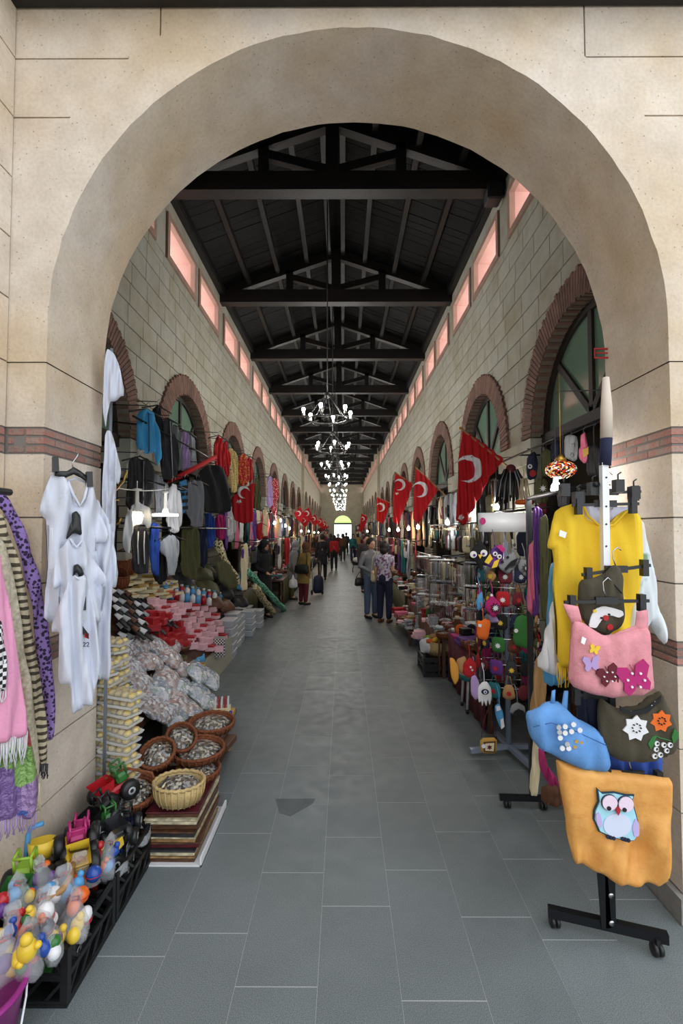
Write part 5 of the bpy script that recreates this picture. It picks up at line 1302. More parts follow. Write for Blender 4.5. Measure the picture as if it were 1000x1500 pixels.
# bags ----------------------------------------------------------------
def butterfly(cx, cy, s, rot=0):
    pts = [(0, -.1), (.15, -.5), (.5, -.62), (.62, -.35), (.42, 0), (.5, .25), (.38, .5), (.12, .35), (0, .15), (-.12, .35), (-.38, .5), (-.5, .25), (-.42, 0), (-.62, -.35), (-.5, -.62), (-.15, -.5)]
    return [(cx+s*(x*math.cos(rot)-y*math.sin(rot)), cy+s*(x*math.sin(rot)+y*math.cos(rot))) for x, y in pts]
M_PFELT = mat('pink_felt', (222, 148, 156), .95, var=.12, scale=40, bump=.2, bscale=120)
M_BRFELT = mat('olive_brown_felt', (72, 66, 52), .95, bump=.2, bscale=100)
ub, pU = YB([(850, 850), (870, 846), (882, 842), (895, 827), (908, 830), (912, 845), (911, 870), (915, 905), (905, 922), (888, 932), (868, 926), (850, 905), (847, 878)], 'olive felt bag with white moustache face hanging above the pink bag', 'felt_bag', 'bag', M_BRFELT, RY-.04, .05, (.006, 30))
applique(ub, [(856, 916), (860, 900), (866, 890), (878, 886), (892, 889), (905, 893), (907, 899), (900, 903), (888, 899), (878, 902), (872, 910), (867, 918)], pU, 0, P('white', .9), 'moustache', -.03, 1)
for (x, y, r, m, nm) in ((880, 903, 4, 'red', 'nose'), (886, 916, 4.5, 'red', 'mouth'), (874, 903, 1.6, 'black', 'eye'), (885, 898, 1.6, 'black', 'eye'), (864, 893, 2.5, 'yellow', 'flower')): applique(ub, circle(x, y, r, 12), pU, 0, P(m, .7), nm, -.036)
stroke(ub, [(880, 845), (890, 850), (905, 868)], pU, 0, M_BLKPL, .003, 'cord', -.03)
pb, pP = YB([(838, 908), (848, 908), (865, 920), (885, 932), (902, 928), (935, 918), (948, 920), (952, 955), (957, 995), (958, 1010), (940, 1018), (905, 1022), (870, 1018), (834, 1004), (836, 960)], 'pink felt shoulder bag with four felt butterflies', 'shoulder_bag', 'bag', M_PFELT, RY-.13, .07, (.007, 22), step=.014)
for pts in ([(824, 884), (846, 888), (848, 905), (852, 914), (838, 914), (830, 900)], [(932, 896), (948, 893), (949, 924), (930, 926), (900, 934), (895, 930), (930, 916)]):
    L_ = tr(pts, pP, 0); pillow(L_, .02, .03).build('strap', M_PFELT, pb)
for (x, y, s, m, r) in ((862, 948, 12, 'yellow', .3), (858, 969, 20, 'lilac', -.1), (883, 986, 26, 'maroon', -.35), (921, 991, 40, 'magenta', -.3)):
    applique(pb, butterfly(x, y, s, r), pP, 0, P(m, .9), 'butterfly', -.042)
    if s > 20:
        for k in range(6): applique(pb, circle(x+s*.3*math.cos(k*1.05), y+s*.28*math.sin(k*1.05), s*.045, 8), pP, 0, P('white'), 'dot', -.049)
        stroke(pb, [(x, y+s*.1), (x-s*.05, y-s*.3), (x-s*.22, y-s*.55)], pP, 0, P(m), .0018, 'feeler', -.046, 4)
applique(pb, [(845, 929), (851, 932), (848, 941), (843, 938)], pP, 0, M_TAG, 'price_tag', -.04)
M_DEN = mat('light_denim', (104, 158, 220), .85, var=.2, scale=10, bump=.15, bscale=120)
db, pD2 = YB([(769, 1045), (785, 1035), (805, 1028), (822, 1030), (840, 1050), (875, 1068), (885, 1090), (892, 1115), (886, 1128), (870, 1131), (845, 1122), (815, 1110), (790, 1097), (775, 1078)], 'light blue denim bag with buttons and stitched top edge', 'denim_bag', 'bag', M_DEN, RY-.08, .09, (.012, 26), step=.014)
for pts in ([(806, 1030), (808, 1012), (813, 1010), (812, 1030)], [(822, 1034), (826, 1012), (832, 1012), (830, 1042)]): pillow(tr(pts, pD2, 0), .015, .03).build('handle', M_DEN, db)
stroke(db, [(774, 1058), (800, 1052), (830, 1062), (880, 1085)], pD2, 0, P('blue'), .0015, 'seam', -.052, 4)
for k, (x, y) in enumerate(((810, 1058), (819, 1057), (831, 1054), (840, 1062), (811, 1065), (819, 1066), (812, 1073), (828, 1064), (822, 1082), (815, 1088), (824, 1088), (835, 1078), (842, 1080), (833, 1086))):
    applique(db, circle(x, y, 3.6 if k < 11 else 2.6, 12), pD2, 0, P('white' if k % 4 else 'silver', .3) if k < 11 else P('gold', .3), 'button', -.052)
rb_, pR = YB([(880, 1022), (893, 1032), (905, 1038), (930, 1034), (955, 1018), (965, 1010), (975, 1030), (988, 1060), (993, 1085), (985, 1102), (965, 1113), (935, 1117), (905, 1113), (886, 1102), (878, 1080), (876, 1050)], 'round olive brown felt bag with white and orange felt flowers', 'felt_bag', 'bag', M_BRFELT, RY-.10, .08, (.006, 24), step=.015)
applique(rb_, [(898, 1028), (915, 1036), (935, 1032), (958, 1014), (956, 1022), (938, 1038), (915, 1042), (900, 1036)], pR, 0, print_mat('dotted_lining', (220, 220, 220), (20, 20, 22), 60, 'spots', .15), 'lining', -.044)
def flower(cx, cy, r): return [(cx+r*(1 if i % 2 == 0 else .72)*math.cos(PI*i/7+.3), cy+r*(1 if i % 2 == 0 else .72)*math.sin(PI*i/7+.3)) for i in range(14)]
applique(rb_, flower(921, 1060, 19), pR, 0, P('white', .9), 'flower', -.046); applique(rb_, flower(957, 1050, 16), pR, 0, P('orange', .9), 'flower', -.046)
for k in range(8):
    applique(rb_, circle(921+6*math.cos(k*.8), 1059+6*math.sin(k*.8), 1, 6), pR, 0, P('black'), 'bead', -.053); applique(rb_, circle(957+5*math.cos(k*.8), 1049+5*math.sin(k*.8), 1, 6), pR, 0, P('black'), 'bead', -.053)
for pts in ([(972, 1072), (976, 1060), (982, 1066), (980, 1076), (974, 1082)], [(938, 1082), (944, 1072), (950, 1070), (948, 1080), (942, 1090)]): applique(rb_, pts, pR, 0, P('green', .9), 'leaf', -.046)
stroke(rb_, [(936, 1066), (955, 1074), (978, 1080)], pR, 0, P('green'), .003, 'stalk', -.046, 4)
for (x, y) in ((951, 1082), (961, 1084), (970, 1084), (965, 1092), (950, 1090), (956, 1098), (948, 1100)): applique(rb_, crescent(x, y, 3.6, .6, .3), pR, 0, P('white', .4), 'shell_button', -.046)
M_TOTE = mat('orange_leather', (234, 172, 92), .6, var=.12, scale=14, bump=.15, bscale=60, col2=(216, 148, 70))
def tfold(x, z):
    k = max(0, min(1, (-z+.06)/.14)); return .010*math.sin(17*x+1)+k*.022*math.sin(26*x+9*z)+k*.010*math.sin(60*x-20*z)
P0 = onY(898, 1205, RY-.07); tt_ = thing('tote_bag', 'orange leather tote bag with a pale blue owl picture', 'bag', P0)
pillow(smooth_poly(tr([(814, 1112), (838, 1119), (880, 1127), (935, 1134), (981, 1138), (979, 1200), (971, 1280), (962, 1297), (930, 1297), (900, 1290), (870, 1276), (838, 1260), (828, 1200), (819, 1150)], P0, 0), 1, .08), .06, .012, tfold, edge=.03).build('leather', M_TOTE, tt_)
def ow(pts, m, nm, y, sm=0): return applique(tt_, pts, P0, 0, m, nm, y, sm)
ow([(865, 1145), (872, 1152), (890, 1151), (908, 1155), (919, 1155), (916, 1164), (921, 1180), (926, 1200), (925, 1212), (918, 1221), (905, 1221), (885, 1216), (868, 1208), (860, 1190), (861, 1178), (867, 1165)], mat('owl_outline', (30, 60, 80), .8), 'owl_outline', -.044)
ow([(867, 1149), (873, 1154), (890, 1153), (907, 1157), (916, 1157), (914, 1164), (919, 1181), (924, 1200), (923, 1211), (917, 1219), (905, 1219), (885, 1214), (869, 1206), (862, 1190), (863, 1178), (869, 1165)], C(170, 222, 236), 'owl_body', -.050)
ow(circle(893, 1197, 20, 20, 17), C(212, 220, 240), 'owl_belly', -.054)
ow([(862, 1182), (867, 1178), (871, 1190), (870, 1202), (864, 1196)], C(196, 176, 224), 'owl_wing', -.054, 1); ow([(919, 1186), (924, 1196), (924, 1212), (917, 1214), (914, 1200)], C(196, 176, 224), 'owl_wing', -.054, 1)
for x, y in ((881, 1164), (904, 1166)): ow(circle(x, y, 11.5, 20), MATS['owl_outline'], 'eye_outline', -.0575); ow(circle(x, y, 10.6, 20), C(236, 214, 232), 'eye', -.062)
for x, y in ((879, 1171), (901, 1173)): ow(circle(x, y, 3, 12), P('black'), 'pupil', -.066)
ow([(889, 1170), (893, 1169), (895, 1175), (892, 1181), (889, 1176)], P('red', .5), 'beak', -.066)
for x, y in ((884, 1213), (905, 1216)):
    for k in range(3): ow(circle(x-5+4*k, y+k, 2.8, 8), P('navy'), 'claw', -.058)

# ================================================================== things hanging over the rack, in the first right arch
ml = thing('mosaic_lamp', 'glowing red and orange mosaic glass lamp hanging above the rack', 'lamp', onY(821, 688, 3.0))
def dots_mat():
    m = bpy.data.materials.new('mosaic_glass'); m.use_nodes = True; N = m.node_tree.nodes; L = m.node_tree.links; b = N['Principled BSDF']; tc = N.new('ShaderNodeTexCoord').outputs['Object']
    v = N.new('ShaderNodeTexVoronoi'); v.inputs['Scale'].default_value = 95; L.new(tc, v.inputs['Vector']); sp_ = N.new('ShaderNodeSeparateColor'); L.new(v.outputs['Color'], sp_.inputs[0]); r = N.new('ShaderNodeValToRGB'); r.color_ramp.interpolation = 'CONSTANT'; L.new(sp_.outputs[0], r.inputs['Fac']); e = r.color_ramp.elements
    cs = [(30, 20, 16), (200, 40, 20), (40, 22, 20), (240, 190, 90), (60, 20, 20), (245, 240, 230), (220, 80, 30)]
    while len(e) < len(cs): e.new(.5)
    for i, c in enumerate(cs): e[i].position = i/len(cs); e[i].color = (*srgb(c), 1)
    L.new(r.outputs['Color'], b.inputs['Base Color']); L.new(r.outputs['Color'], b.inputs['Emission Color']); b.inputs['Emission Strength'].default_value = .25; b.inputs['Roughness'].default_value = .2; return m
MB().ball((0, 0, 0), .092, 20, sz=.62).build('globe', dots_mat(), ml); MB().lathe([(.03, .05), (.035, .065), (.012, .09), (.0, .1)], 12).build('cap', P('gold', .3, metal=.8), ml); MB().tube([(0, 0, .09), (0, 0, .6)], .003, 5).build('chain', P('gold', .3, metal=.8), ml)
def shop_lamp(name, label, loc, m, par=None, drop=.35):
    t = thing(name, label, 'lamp', loc); zz = max(.2, 2.75-loc[2]); wx = (WR if loc[0] > 0 else WL)-loc[0]; MB().tube([(0, 0, .07), (0, 0, zz-.03), (wx*.04, 0, zz), (wx, 0, zz+.02)], .004, 5).build('cord', P('charcoal'), t); MB().lathe([(.014, .03), (.018, .05), (.018, .08), (.0, .085)], 10).build('socket', M_SOCK, t)
    MB().lathe([(0, -.045), (.022, -.038), (.032, -.012), (.026, .015), (.014, .035)], 12).build('bulb', m, t); return t
shop_lamp('bare_bulb', 'bare white bulb glowing below the mosaic lamp', onY(814, 714, 3.1), M_BULB)
HG = [
 ('t_shirt', 'shirt', 'grey T-shirt with line drawing hanging in the first right arch', [(826, 640), (836, 636), (846, 640), (846, 672), (840, 676), (826, 670)], P('silver'), 1.9),
 ('soft_toy', 'soft toy', 'pink and yellow soft toy dangling beside the grey T-shirt', [(850, 638), (857, 632), (859, 645), (860, 660), (864, 668), (856, 680), (848, 672), (847, 660), (852, 650)], P('pink'), 1.85),
 ('t_shirt', 'shirt', 'khaki T-shirt with printed badge hanging in the first right arch', [(790, 666), (800, 656), (808, 662), (808, 690), (800, 700), (790, 694)], P('olive'), 1.95),
 ('t_shirt', 'shirt', 'navy T-shirt behind the khaki one', [(806, 650), (818, 644), (824, 655), (823, 680), (808, 678)], P('navy'), 2.0),
 ('t_shirt', 'shirt', 'black T-shirt hanging under the fanlight', [(860, 655), (872, 648), (880, 660), (880, 700), (858, 696)], P('black'), 1.9),
 ('soft_toy', 'soft toy', 'dark blue bird toy with red beak on the arch pier', [(772, 668), (784, 660), (788, 680), (786, 700), (774, 704), (770, 690)], P('navy'), 2.0),
 ('felt_bag', 'bag', 'dark green bag with a daisy hanging by the pier', [(784, 702), (800, 700), (804, 725), (798, 745), (786, 742)], P('olive'), 1.95),
 ('handbag', 'bag', 'maroon handbag low beside the daisy bag', [(786, 738), (800, 736), (802, 752), (788, 754)], P('maroon'), 1.9),
 ('hat', 'hat', 'black cap hanging beside the bare bulb', [(815, 722), (826, 712), (834, 722), (834, 742), (818, 745)], P('charcoal'), 1.75),
]
RAILZ = onX(820, 640, 1.95).z
for (nm, cat, lab, pts, m, X) in HG:
    P0 = onX(sum(p[0] for p in pts)/len(pts), sum(p[1] for p in pts)/len(pts), X); t = garment(nm, lab, cat, pts, P0, math.radians(-30), m, .06, (.01, 40))
    tp = max(v[2] for v in [c_.co for c_ in KIDS[t.name][0].data.vertices]); d_ = Matrix.Rotation(math.radians(30), 3, 'Z') @ Vector((1.95-P0.x, 0, 0)); MB().tube([(0, 0, tp-.02), (0, .01, max(tp+.03, RAILZ-P0.z-.05)), (d_.x, d_.y, max(tp+.03, RAILZ-P0.z))], .004, 4).build('loop', P('charcoal'), t)
    if 'beak' in lab:
        applique(t, circle(781, 694, 5, 12), P0, math.radians(-30), P('red'), 'beak', -.04); applique(t, circle(777, 684, 3.4, 12), P0, math.radians(-30), P('white'), 'eye', -.04); applique(t, circle(777, 684, 1.4, 8), P0, math.radians(-30), P('black'), 'pupil', -.046)
    if 'daisy' in lab: applique(t, star(796, 716, 5.5, 8, .4), P0, math.radians(-30), P('white'), 'daisy', -.04)
    if 'line drawing' in lab:
        stroke(t, [(835, 668), (838, 664), (841, 668), (838, 671)], P0, math.radians(-30), P('black'), .002, 'drawing', -.04, 4); stroke(t, [(838, 652), (842, 650), (842, 656)], P0, math.radians(-30), P('black'), .002, 'drawing', -.04, 4)
    if 'pink and yellow' in lab: applique(t, [(853, 660), (862, 656), (862, 666), (855, 672)], P0, math.radians(-30), P('gold'), 'dress', -.04)
t = thing('hanging_rail', 'dark rail across the first right arch that carries the T-shirts', 'rail', onX(820, 640, 1.95)); MB().tube([(0, -1.1, 0), (0, 1.9, 0)], .012, 8).build('bar', M_RACK, t)
for y in (-.95, 1.05): MB().tube([(0, y, 0), (.3, y, 0)], .010, 6).build('bracket', M_RACK, t)
t = thing('red_bracket_sign', 'small red outlined bracket fixed high at the gate edge', 'sign', onY(880, 517, 2.9)); mb = MB(); mb.tube([(.12, 0, .025), (-.04, 0, .025), (-.04, 0, -.03), (.12, 0, -.03)], .006, 6); mb.build('outline', P('red', .4), t); MB().box(-.03, .12, -.003, .003, -.004, .003).build('bar', P('red', .4), t)
t = thing('wall_loudspeaker', 'black box loudspeaker fixed under the first roof beam', 'loudspeaker', onX(722, 285, 2.05)); bevbox(.2, .22, .24, .02).build('cabinet', M_BLKPL, t, Matrix.Translation((0, 0, -.12))); MB().box(-.104, -.10, -.09, .09, -.10, .10).build('grille', P('charcoal', .9), t); MB().box(.08, .16, -.03, .03, -.03, .03).build('bracket', M_BLKPL, t)

# ================================================================== spinner stand of felt goods
base = onZ(745, 1108, 0); sy = base.y
sn = thing('spinner_stand', 'grey steel spinner stand on a crossed foot, hung with felt pouches', 'display stand', (base.x, sy, 0))
M_SP = mat('blue_grey_steel', (136, 146, 166), .4, metal=.2)
MB().tube([(0, 0, .06), (0, 0, 1.75)], .022, 10).build('post', M_SP, sn)
for k, a in enumerate((-PI*.98, -PI*.42, PI*.06, PI*.5)):
    e = Vector((.32*math.cos(a), .32*math.sin(a), .055)); o = MB(); o.beam((0, 0, .085), e, .04, .035); ft = o.build('foot', M_SP, sn)
    if k != 0:
        MB().lathe([(0, -.012), (.028, -.01), (.03, 0), (.028, .01), (0, .012)], 12, (e.x, e.y, .03), Matrix.Rotation(PI/2, 3, 'Y')).build('caster', M_BLKPL, ft)
for s_ in (-1, 1): MB().tube([(s_*.05, -.02, .62), (s_*.05, -.02, 1.70)], .008, 6).build('side_tube', M_SP, sn)
for z in (.62, .80, 1.0, 1.2, 1.4, 1.6):
    mb = MB(); mb.tube([(.24*math.cos(2*PI*i/20), .24*math.sin(2*PI*i/20), z) for i in range(20)], .004, 5, closed=True); mb.build('hoop', M_CHROME, sn)
    mb = MB()
    for a in range(4): mb.tube([(0, 0, z), (.24*math.cos(a*PI/2), .24*math.sin(a*PI/2), z)], .0035, 4)
    mb.build('spoke', M_CHROME, sn)
t = thing('drum_sign', 'white curved sign board with a pink dot on top of the spinner stand', 'sign', onY(745, 765, sy-.05)); 
MB().sheet(lambda u, v: ((u-.5)*.46, -.16*math.cos((u-.5)*2.2)+.16, (v-.5)*.16), 14, 1, .006).build('board', M_WHITEM, t)
MB().tube([(0, .1, -.6), (0, .1, 0)], .008, 6).build('stem', M_SP, t); MB().prism(circle(-.205, .01, .025, 14, .03), .033, .038).build('pink_dot', P('magenta'), t)
def felt(pts, lab, col, dY=-.25, extra=(), name='felt_pouch', cat='pouch', thick=.03, strap=True, m=None):
    cx = sum(p[0] for p in pts)/len(pts); cy = sum(p[1] for p in pts)/len(pts); Y = sy+dY; P0 = onY(cx, cy, Y); t = thing(name, lab, cat, P0)
    L_ = smooth_poly(tr(pts, P0, 0), 1); pillow(L_, thick, .02).build('felt', m or P(col, .95), t)
    for ei, (kind, args, c) in enumerate(extra):
        pl = circle(*args) if kind == 'c' else (star(*args) if kind == 's' else args)
        applique(t, pl, P0, 0, P(c, .9), {'c': 'spot', 's': 'star_motif'}.get(kind, 'patch'), -.02-.004*ei)
    if strap:
        z1 = max(p[1] for p in L_); MB().tube([(0, 0, z1-.01), (.004, .02, z1+.06), (0, .06, z1+.12)], .003, 5).build('cord', P(col, .9), t)
    return t
felt([(690, 805), (703, 790), (714, 805), (717, 818), (708, 826), (704, 838), (698, 824), (686, 818)], 'black felt bird pouch with big white eyes and yellow beak', 'black', extra=(('c', (692, 812, 5, 12), 'white'), ('c', (707, 810, 5, 12), 'white'), ('c', (693, 813, 2, 8), 'purple'), ('c', (706, 811, 2, 8), 'purple'), ('p', [(698, 812), (704, 812), (701, 818)], 'yellow')))
felt([(716, 813), (721, 803), (730, 797), (737, 806), (737, 818), (730, 830), (718, 832), (707, 824)], 'purple owl pouch with yellow wings and pink cap', 'purple', extra=(('p', [(708, 823), (716, 811), (720, 818), (714, 826)], 'yellow'), ('p', [(722, 822), (730, 818), (726, 830), (718, 832)], 'yellow'), ('c', (723, 811, 3.4, 12), 'white'), ('c', (729, 815, 3.4, 12), 'white'), ('c', (723, 811, 1.5, 8), 'black'), ('c', (729, 815, 1.5, 8), 'black'), ('p', [(724, 800), (731, 797), (737, 805), (733, 809)], 'magenta')))
felt([(737, 822), (742, 814), (752, 808), (758, 818), (754, 832), (744, 842), (732, 834), (728, 826)], 'grey felt monster pouch with black moustache mouth', 'grey', extra=(('c', (742, 816, 2, 8), 'black'), ('c', (734, 823, 2, 8), 'black'), ('p', [(737, 832), (746, 822), (756, 817), (752, 828), (744, 830), (738, 836)], 'black')))
felt([(762, 818), (774, 822), (780, 836), (770, 846), (758, 834)], 'blue grey felt pouch with dark flower stitching', 'grey', extra=(('s', (769, 832, 7, 9, .5), 'charcoal'), ('c', (769, 832, 2.5, 10), 'silver')))
felt([(711, 882), (720, 870), (734, 886), (730, 897), (723, 906), (710, 892)], 'hot pink felt pouch with a white and black star flower', 'magenta', -.27, extra=(('s', (724, 890, 8, 9, .5), 'black'), ('s', (724, 890, 5, 9, .5), 'white'), ('c', (718, 871, 2, 8), 'white')))
felt([(698, 908), (706, 910), (710, 906), (719, 910), (714, 939), (698, 934)], 'bright orange felt pouch with a white price tag', 'orange', -.30, extra=(('p', [(699, 913), (704, 914), (703, 918), (699, 917)], 'white'),))
felt([(754, 906), (764, 900), (772, 904), (782, 926), (774, 952), (750, 943)], 'large green felt cone pouch', 'green', -.30, extra=(('c', (754, 923, 3, 8), 'white'),))
felt([(700, 872), (706, 866), (708, 886), (700, 896), (697, 882)], 'pale blue felt pouch beside the hot pink one', 'sky blue', -.22)
felt([(714, 900), (726, 902), (732, 912), (718, 912)], 'lilac felt pouch under the hot pink one', 'lilac', -.22)
felt([(658, 963), (664, 964), (671, 975), (672, 995), (666, 1004), (660, 990)], 'yellow orange felt disc bag at the edge of the stand', 'orange', -.35, strap=False, m=mat('amber_felt', (214, 150, 60), .95))
felt([(668, 966), (682, 960), (684, 978), (676, 988), (670, 980)], 'tan felt flap of the disc bag beside the red pouch', 'tan', -.3, strap=False)
felt([(678, 972), (688, 962), (698, 972), (696, 986), (688, 994), (678, 988)], 'dark red round felt pouch with beads', 'red', -.32, extra=(('c', (688, 976, 1.6, 8), 'white'), ('c', (690, 980, 1.6, 8), 'silver')))
felt([(689, 992), (696, 988), (702, 1000), (703, 1020), (696, 1026), (689, 1016)], 'lilac cloth doll with beaded hair', 'lilac', -.33, name='cloth_doll', cat='doll')
hs = felt([(706, 999), (713, 998), (719, 1008), (720, 1022), (717, 1034), (714, 1024), (712, 1036), (709, 1024), (706, 1036), (704, 1024), (701, 1030), (699, 1016), (700, 1006)], 'white felt open hand charm with a blue eye', 'white', -.34, extra=(('c', (709, 1012, 5.5, 14, 4), 'navy'), ('c', (709, 1012, 2.6, 10), 'white'), ('c', (709, 1012, 1.2, 8), 'blue')), name='hand_charm', cat='charm')
felt([(724, 1034), (731, 1030), (737, 1045), (738, 1062), (733, 1068), (726, 1050)], 'turquoise felt cat with white legs dangling from a cord', 'sky blue', -.3, extra=(('p', [(725, 1034), (730, 1032), (732, 1038), (726, 1040)], 'white'), ('p', [(731, 1052), (735, 1050), (737, 1062), (732, 1066)], 'white')), name='felt_cat', cat='charm')
ysq = felt([(703, 1081), (728, 1080), (727, 1104), (703, 1103)], 'mustard square crochet pouch on a long strap', 'gold', -.33, extra=(('p', [(707, 1085), (724, 1084), (723, 1100), (707, 1099)], 'brown'), ('p', [(709, 1087), (722, 1086), (721, 1098), (709, 1097)], 'cream'), ('s', (715, 1092, 4, 6, .5), 'maroon'), ('c', (706, 1090, 3, 8), 'white')), strap=False)
stroke(ysq, [(705, 1080), (708, 1058), (714, 1040), (720, 1056), (727, 1080)], ysq.location, 0, P('maroon'), .003, 'strap', 0, 5)
felt([(746, 1046), (748, 1034), (757, 1028), (768, 1034), (770, 1046)], 'grey felt cap with black lace trim hung low on the stand', 'grey', -.3, extra=(('p', [(749, 1046), (752, 1040), (758, 1037), (765, 1040), (768, 1046)], 'black'),))
fc = ['maroon', 'green', 'navy', 'purple', 'brown', 'teal', 'charcoal', 'magenta', 'tan', 'black', 'olive', 'maroon', 'grey', 'red', 'navy', 'black']
q = random.Random(21); shp = ['diamond', 'square', 'drop', 'round']
n = 0
for r in range(6):
    for k in range(13):
        a = 2*PI*k/13+r*.4; z = 1.52-r*.18; col = fc[(r*5+k*3) % 16]; sh = shp[(r+k) % 4]
        t = pouch(col, .105, .12, sh, q.choice(['white', 'yellow', None, 'red', 'silver'])); t.location = (base.x+.235*math.cos(a), sy+.235*math.sin(a), z-.03); t.rotation_euler = (0, 0, a+PI/2)
        tag(t, 'small %s %s felt pouch, %s around hoop %s of the spinner stand' % (col, sh, ordw(k), ['one from the top', 'two', 'three', 'four', 'five', 'six'][r]), 'pouch', 'small felt pouches on the spinner')
# stool, crate and baskets at the foot of the right stall
st = thing('plastic_stool', 'teal topped step stool with pale legs behind the spinner stand', 'stool', onZ(690, 1045, 0)+Vector((.12, .1, 0)))
MB().lathe([(0, .36), (.19, .36), (.2, .375), (.19, .40), (0, .405)], 22, sx=1.1, sy=.8).build('seat', mat('beige_seat', (170, 160, 136), .7), st); mb = MB(); mb.lathe([(.17, .31), (.2, .32), (.205, .37), (.19, .375)], 22, sx=1.1, sy=.8); mb.build('apron', P('teal', .5), st)
for a in ((-.16, -.1), (.16, -.1), (-.16, .12), (.16, .12)): lg = MB().tube([(a[0], a[1], .03), (a[0]*.9, a[1]*.9, .33)], .014, 8).build('leg', P('silver', .5), st); MB().tube([(a[0], a[1], 0), (a[0], a[1], .04)], .017, 8).build('rubber_foot', M_BLKPL, lg)
MB().tube([(-.15, -.1, .2), (.15, -.1, .2)], .008, 6).build('crossbar', P('teal', .5), st)
c0 = onZ(620, 992, 0)
bc = crate('plastic_crate', 'black plastic crate under the straw basket on the right', (c0.x, c0.y, 0), .40, .5, .24, group='black plastic crates')
for k in range(4): MB().box(.0, .40, .003, .012, .02+.055*k, .05+.055*k).build('slat', M_BLKPL, bc)
t = basket(.17, .16, 1.2, M_BAMB); t.location = (c0.x+.24, c0.y+.22, .245); tag(t, 'straw basket with a white cloth standing on the black crate', 'basket')
t2 = thing('cloth', 'crumpled white and pink cloth spilling from the straw basket', 'cloth', (c0.x+.12, c0.y+.2, .36)); pillow(smooth_poly([(-.12, -.12), (.12, -.1), (.16, .05), (.02, .12), (-.14, .06)], 1), .2, .03, folds(.02, 40)).build('fabric', P('white'), t2); pillow(smooth_poly([(-.02, .0), (.1, .0), (.12, .07), (.0, .09)], 1), .22, .03, folds(.02, 40)).build('pink_corner', P('pink'), t2)
for k in range(8):
    t = thing('folded_scarf', '%s folded scarf heaped on the straw basket' % ['orange', 'yellow', 'gold', 'cream', 'lime', 'tan', 'red', 'olive'][k], 'scarf', (c0.x+.16+.05*(k % 4), c0.y+.12+.06*(k//4), .42+.03*(k % 3)), k*.7); pillow(smooth_poly([(-.1, -.03), (.1, -.03), (.11, .03), (-.1, .035)], 1), .06, .03, folds(.01, 50)).build('fabric', P(['orange', 'yellow', 'gold', 'cream', 'lime', 'tan', 'red', 'olive'][k]), t)
# ================================================================== clothes along the left wall
def LW(nm, cat, lab, pts, m, X=-2.12, th=50, thick=.035, hg=None, fo=(.022, 20)):
    P0 = onX(sum(p[0] for p in pts)/len(pts), sum(p[1] for p in pts)/len(pts), X); t = garment(nm, lab, cat, pts, P0, math.radians(th), m, thick, fo, hanger=hg, group='clothes hung along the left wall'); a = math.radians(th)
    L_ = tr(pts, P0, a); z1 = max(p[1] for p in L_); x1 = [p[0] for p in L_ if p[1] > z1-.01][0]; w_ = X-WL+.3
    if P0.z > 1.3: MB().tube([(x1, 0, z1+.03), (x1-w_*math.cos(a), w_*math.sin(a), z1+.05)], .006, 5).build('wall_peg', M_RACK, t)
    return t, P0
def zipper(t, pts, P0, th, m=None): return stroke(t, pts, P0, math.radians(th), m or P('charcoal'), .005, 'zipper', -.05, 5)
bj, p_ = LW('jacket', 'jacket', 'bright blue hooded jacket hanging between the first two left arches', [(203, 603), (214, 598), (226, 605), (232, 630), (237, 668), (232, 685), (227, 660), (215, 666), (201, 655), (200, 625)], C(60, 150, 200), hg=M_BLKPL)
zipper(bj, [(214, 606), (215, 635), (215, 662)], p_, 50); stroke(bj, [(206, 606), (214, 602), (222, 607)], p_, math.radians(50), C(60, 150, 200), .02, 'hood', -.02)
bv, p_ = LW('vest', 'vest', 'black padded vest under the blue jacket', [(190, 672), (200, 667), (208, 674), (216, 670), (224, 690), (225, 745), (205, 752), (186, 748), (186, 690)], P('black'), hg=M_BLKPL); zipper(bv, [(207, 676), (206, 748)], p_, 50, P('grey'))
